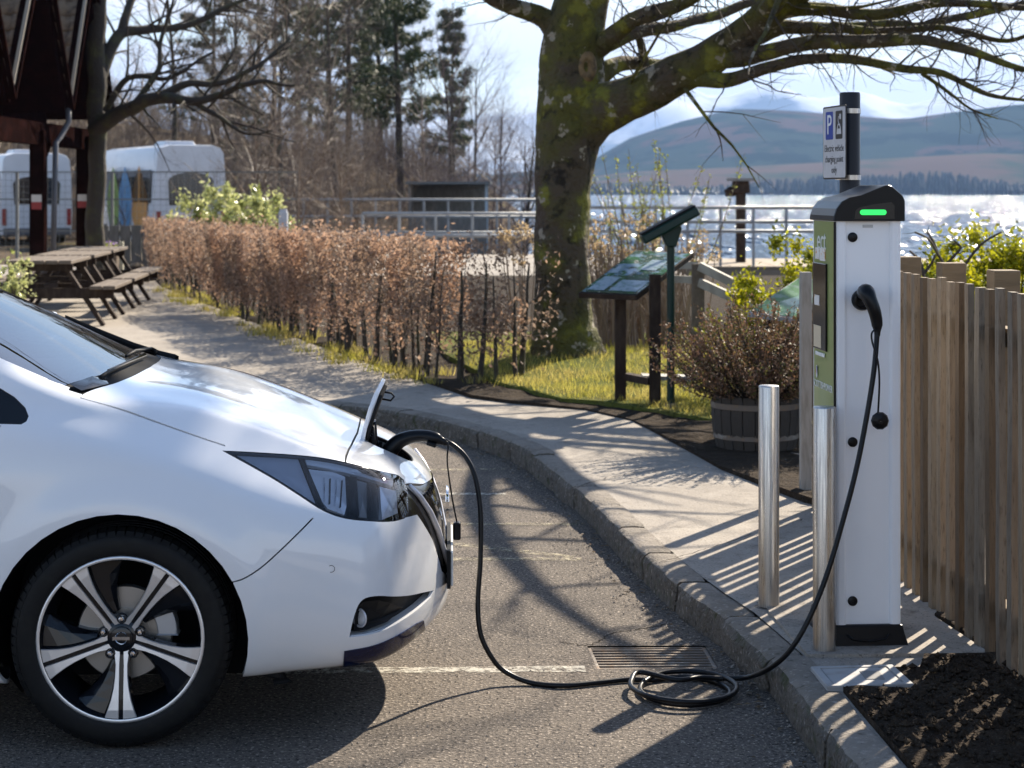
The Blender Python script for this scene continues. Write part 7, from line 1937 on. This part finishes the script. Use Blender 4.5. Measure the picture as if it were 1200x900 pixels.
# --- white buses
def bus(name, corner, dirL, W, L, H, label, decals, seed):
    ang_ = math.atan2(dirL.y, dirL.x) - math.pi / 2          # local +y runs along the bus away from its rear
    e = empty(name, (corner.x, corner.y, zground(corner.x, corner.y)), ang_, label, 'bus', 'white buses parked beyond the mesh fence')
    z0 = .32; r_ = .22
    sec = [(0, z0), (W, z0), (W + .03, H * .35), (W, H * .70), (W - .06, H - r_), (W - .16, H - .08), (W - .42, H), (.42, H), (.16, H - .08), (.06, H - r_), (0, H * .70), (-.03, H * .35)]
    st = [(.18, .95, .0), (.03, .985, .0), (0, 1, .0)]
    b = MB(); n = len(sec); ring = [(0.0, .985), (.05, .995), (.15, 1.0), (L - .5, 1.0), (L - .1, .96), (L, .88)]
    for y, k in ring:
        for x_, z_ in sec: b.v.append((W / 2 + (x_ - W / 2) * k, y, z0 + (z_ - z0) * (k * .5 + .5)))
    for i in range(len(ring) - 1):
        for j in range(n): b.f.append((i * n + j, i * n + (j + 1) % n, (i + 1) * n + (j + 1) % n, (i + 1) * n + j)); b.m.append(0)
    b.f += [tuple(range(n))[::-1], tuple((len(ring) - 1) * n + j for j in range(n))]; b.m += [0, 0]
    bd_ = b.build('body', M_buswhite, e, smooth=True, sharp=35)
    # arched rear window
    aw = [(.42, H * .44)] + [(W - .42, H * .44)] + [(W / 2 + (W / 2 - .38) * math.cos(a), H * .66 + H * .085 * math.sin(a)) for a in np.linspace(0, math.pi, 11)]
    b = MB(); b.add([(x_, -.012, z_) for x_, z_ in aw] + [(x_, .02, z_) for x_, z_ in aw], [tuple(range(len(aw)))] + [(i, len(aw) + i, len(aw) + (i + 1) % len(aw), (i + 1) % len(aw)) for i in range(len(aw))]); b.build('rear_window', M_busglass, e)
    for k in range(int((L - 1.0) / 1.3)):
        for sx in (0, 1):
            xx = -.035 if sx == 0 else W + .035
            MB().box((xx, .95 + 1.3 * k, H * .615), (.03, 1.20, H * .31)).build('side_window', M_busglass, e, bevel=.03)
    for x_ in (.10, W - .10):
        MB().box((x_, -.015, H * .30), (.14, .05, .55)).build('tail_lamp', M_red, e, bevel=.02)
        MB().lathe([(.0005, -.02), (.05, -.015), (.06, .0)], 12, c=(x_ + (.1 if x_ < 1 else -.1), .02, H * .80), axis='Y').build('marker_lamp', pmat('bus_marker_red', (.3, .06, .05), .4), e)
    MB().box((W / 2, -.05, .42), (W * .94, .12, .24)).build('bumper', pmat('bus_bumper_grey', (.10, .10, .11), .6), e, bevel=.03)
    MB().box((W / 2 - .2, 1.0, H + .05), (1.0, 1.2, .14), taper=.85).build('roof_vent', M_buswhite, e, bevel=.03)
    for y in (1.3, L - 1.3):
        for x_ in (.10, W - .10): MB().lathe([(.0005, -.13), (.28, -.13), (.42, -.11), (.43, 0), (.42, .11), (.28, .13), (.0005, .13)], 20, c=(x_, y, .43), axis='X').build('wheel', M_rubber, e, smooth=True, sharp=40)
    if decals:
        for k, (cx_, col_, w_) in enumerate(((4.6, (.24, .36, .06), 1.7), (3.2, (.10, .28, .50), 1.9), (1.6, (.58, .26, .05), 2.1))):
            poly = [(cx_ + w_ * .5 * math.sin(t) * (1 if q == 0 else -1) * (1 - .25 * t / math.pi), z0 + .05 + (H * .70) * (t / math.pi) ** 1.0) for q in (0, 1) for t in (np.linspace(0, math.pi, 9) if q == 0 else np.linspace(math.pi, 0, 9)[1:-1])]
            b = MB(); b.add([(-.054 + .002 * k, y_, z_) for y_, z_ in poly], [tuple(range(len(poly)))]); b.build('petal_decal', pmat('bus_decal_%s' % ('green', 'blue', 'orange')[k], col_, .4), e)
    return e
bus('parked_bus', Vector((-10.45, 55.0)), Vector((-3, 6)).normalized(), 2.15, 7.0, 3.2, 'white bus with green, blue and orange petal decals on its side', True, 1)
bus('parked_bus', Vector((-16.6, 61.0)), Vector((-3, 6)).normalized(), 2.3, 7.0, 3.0, 'plain white bus seen from behind between the pavilion posts', False, 2)
# --- jetty, railings, cabinet, shelter and pier light
jt = empty('jetty', (4.0, 46.0, -.3), label='low timber jetty deck beyond the railings', cat='jetty')
for k in range(40): MB().box((-9.6 + .52 * k, 0, .20), (.50, 5.2, .06)).build('deck_board', M_deck, jt)
for k in range(6): MB().box((-9 + 3.6 * k, -2.4, -1.2), (.28, .28, 2.7)).build('pile', M_wood_d, jt)
MB().box((.5, -2.55, .10), (20.8, .10, .18)).build('edge_beam', pmat('jetty_edge_beam', (.20, .16, .12), .8), jt)
def railing(u0, u1, Y0, Y1, tops, zb_, label, n, mat=M_galv):
    a, c = at(u0, 250, Y0), at(u1, 250, Y1); a.z = c.z = zb_
    e = empty('railing', a, label=label, cat='railing', group='galvanised railings by the water')
    ztop = max(tops)
    for k in range(n + 1):
        p = a.lerp(c, k / n) - a; MB().box((p.x, p.y, (ztop - zb_) / 2), (.06, .06, ztop - zb_)).build('post', mat, e)
    for z in tops: MB().tube([Vector((0, 0, z - zb_)), c - a + Vector((0, 0, z - zb_))], .04, 8).build('rail', mat, e, smooth=True)
    return e
railing(690, 960, 43.6, 43.6, (1.29, .96, .74), -.07, 'galvanised railing along the jetty right of the tree', 7)
railing(425, 640, 44.5, 44.0, (1.14, .62), -.07, 'galvanised railing on the near side behind the hedge', 5)
railing(300, 640, 54.0, 53.0, (1.43, .95, .5), -.3, 'pale railing along the far side in front of the shelter', 12)
cb_ = at(432, 235, 60); e = empty('utility_cabinet', (cb_.x, 60, zground(cb_.x, 60)), label='grey blue utility cabinet among the bare shrubs', cat='cabinet')
MB().box((0, 0, 1.2), (1.12, .7, 2.5)).build('body', pmat('cabinet_grey_blue', (.16, .19, .24), .5), e, bevel=.03); MB().box((0, 0, 2.48), (1.2, .8, .08)).build('lid', pmat('cabinet_lid', (.2, .23, .27), .5), e); MB().box((.0, -.36, 1.2), (.02, .02, 2.2)).build('door_seam', M_mesh, e)
sh_ = at(526, 237, 60); e = empty('shelter', (sh_.x, 60, zground(sh_.x, 60) - .3), label='low dark open shelter with flat roof behind the railings', cat='shelter')
zt_ = at(526, 216, 60).z - zground(sh_.x, 60) + .3
MB().box((0, .9, zt_ / 2), (2.5, .08, zt_)).build('back_wall', M_grey_t, e); MB().box((-1.22, .1, zt_ / 2), (.08, 1.7, zt_)).build('side_wall', M_grey_t, e); MB().box((1.2, .1, zt_ / 2), (.09, .09, zt_)).build('corner_post', pmat('pale_blue_post', (.35, .45, .55), .5), e); MB().box((.0, .1, zt_ + .04), (2.7, 2.0, .08)).build('roof', M_mesh, e); MB().box((.0, -.75, zt_ / 2 - .45), (2.45, .06, zt_ - .9)).build('front_panel', M_grey_t, e)
pl_ = at(868, 240, 46); e = empty('pier_light', (pl_.x, 46, -.1), label='dark lamp housing on a stout post at the jetty end', cat='lamp')
zz = at(868, 222, 46).z + .1; MB().box((0, 0, zz / 2), (.22, .22, zz)).build('post', M_wood_d, e); MB().box((0, 0, zz + .06), (.42, .42, .30), taper=.9).build('housing', M_wood_d, e, bevel=.03); MB().box((0, 0, zz + .24), (.62, .62, .07)).build('hood', pmat('lamp_hood_grey', (.2, .2, .2), .6), e); MB().lathe([(.12, -.05), (.16, .1), (.02, .2)], 10, c=(-.25, 0, zz - .12)).build('float', M_wood_d, e)
# --- litter: dead leaves in the gutter
lf = MB(); rl2 = random.Random(14)
for k in range(170):
    s_ = rl2.uniform(8.2, 17); p, d, n_ = kpt(s_); q = p - n_ * abs(rl2.gauss(0, .07)) - n_ * .01
    pp = Vector((q.x, q.y, .006)); a = rl2.uniform(0, 6.28); s0 = rl2.uniform(.006, .02)
    lf.add([pp + Vector((math.cos(a) * s0, math.sin(a) * s0, .002)), pp + Vector((-math.sin(a) * s0 * .5, math.cos(a) * s0 * .5, .006)), pp - Vector((math.cos(a) * s0, math.sin(a) * s0, -.001)), pp - Vector((-math.sin(a) * s0 * .5, math.cos(a) * s0 * .5, -.005))], [(0, 1, 2, 3)])
tag(lf.build('gutter_litter', leafmat('dead_leaf_litter', (.20, .14, .08), (.12, .085, .05))), 'dead leaves and grit lying along the kerb', 'leaf litter', kind='stuff')
# ================================================================== haze over the lake
M_haze = bpy.data.materials.new('haze_air')
M_haze.use_nodes = True
nt = M_haze.node_tree
for n_ in list(nt.nodes):
    if n_.type != 'OUTPUT_MATERIAL': nt.nodes.remove(n_)
pv = nt.nodes.new('ShaderNodeVolumePrincipled')
pv.inputs['Color'].default_value = (0.36, 0.58, 1.0, 1)
pv.inputs['Density'].default_value = 0.000085
pv.inputs['Anisotropy'].default_value = 0.0
nt.links.new(pv.outputs['Volume'], nt.nodes.get('Material Output').inputs['Volume'])
b = MB(); b.box((0, 5900, 340), (30000, 12600, 700))
hz = b.build('haze', M_haze); tag(hz, 'pale blue haze in the air over lake and hills', 'haze', kind='stuff')
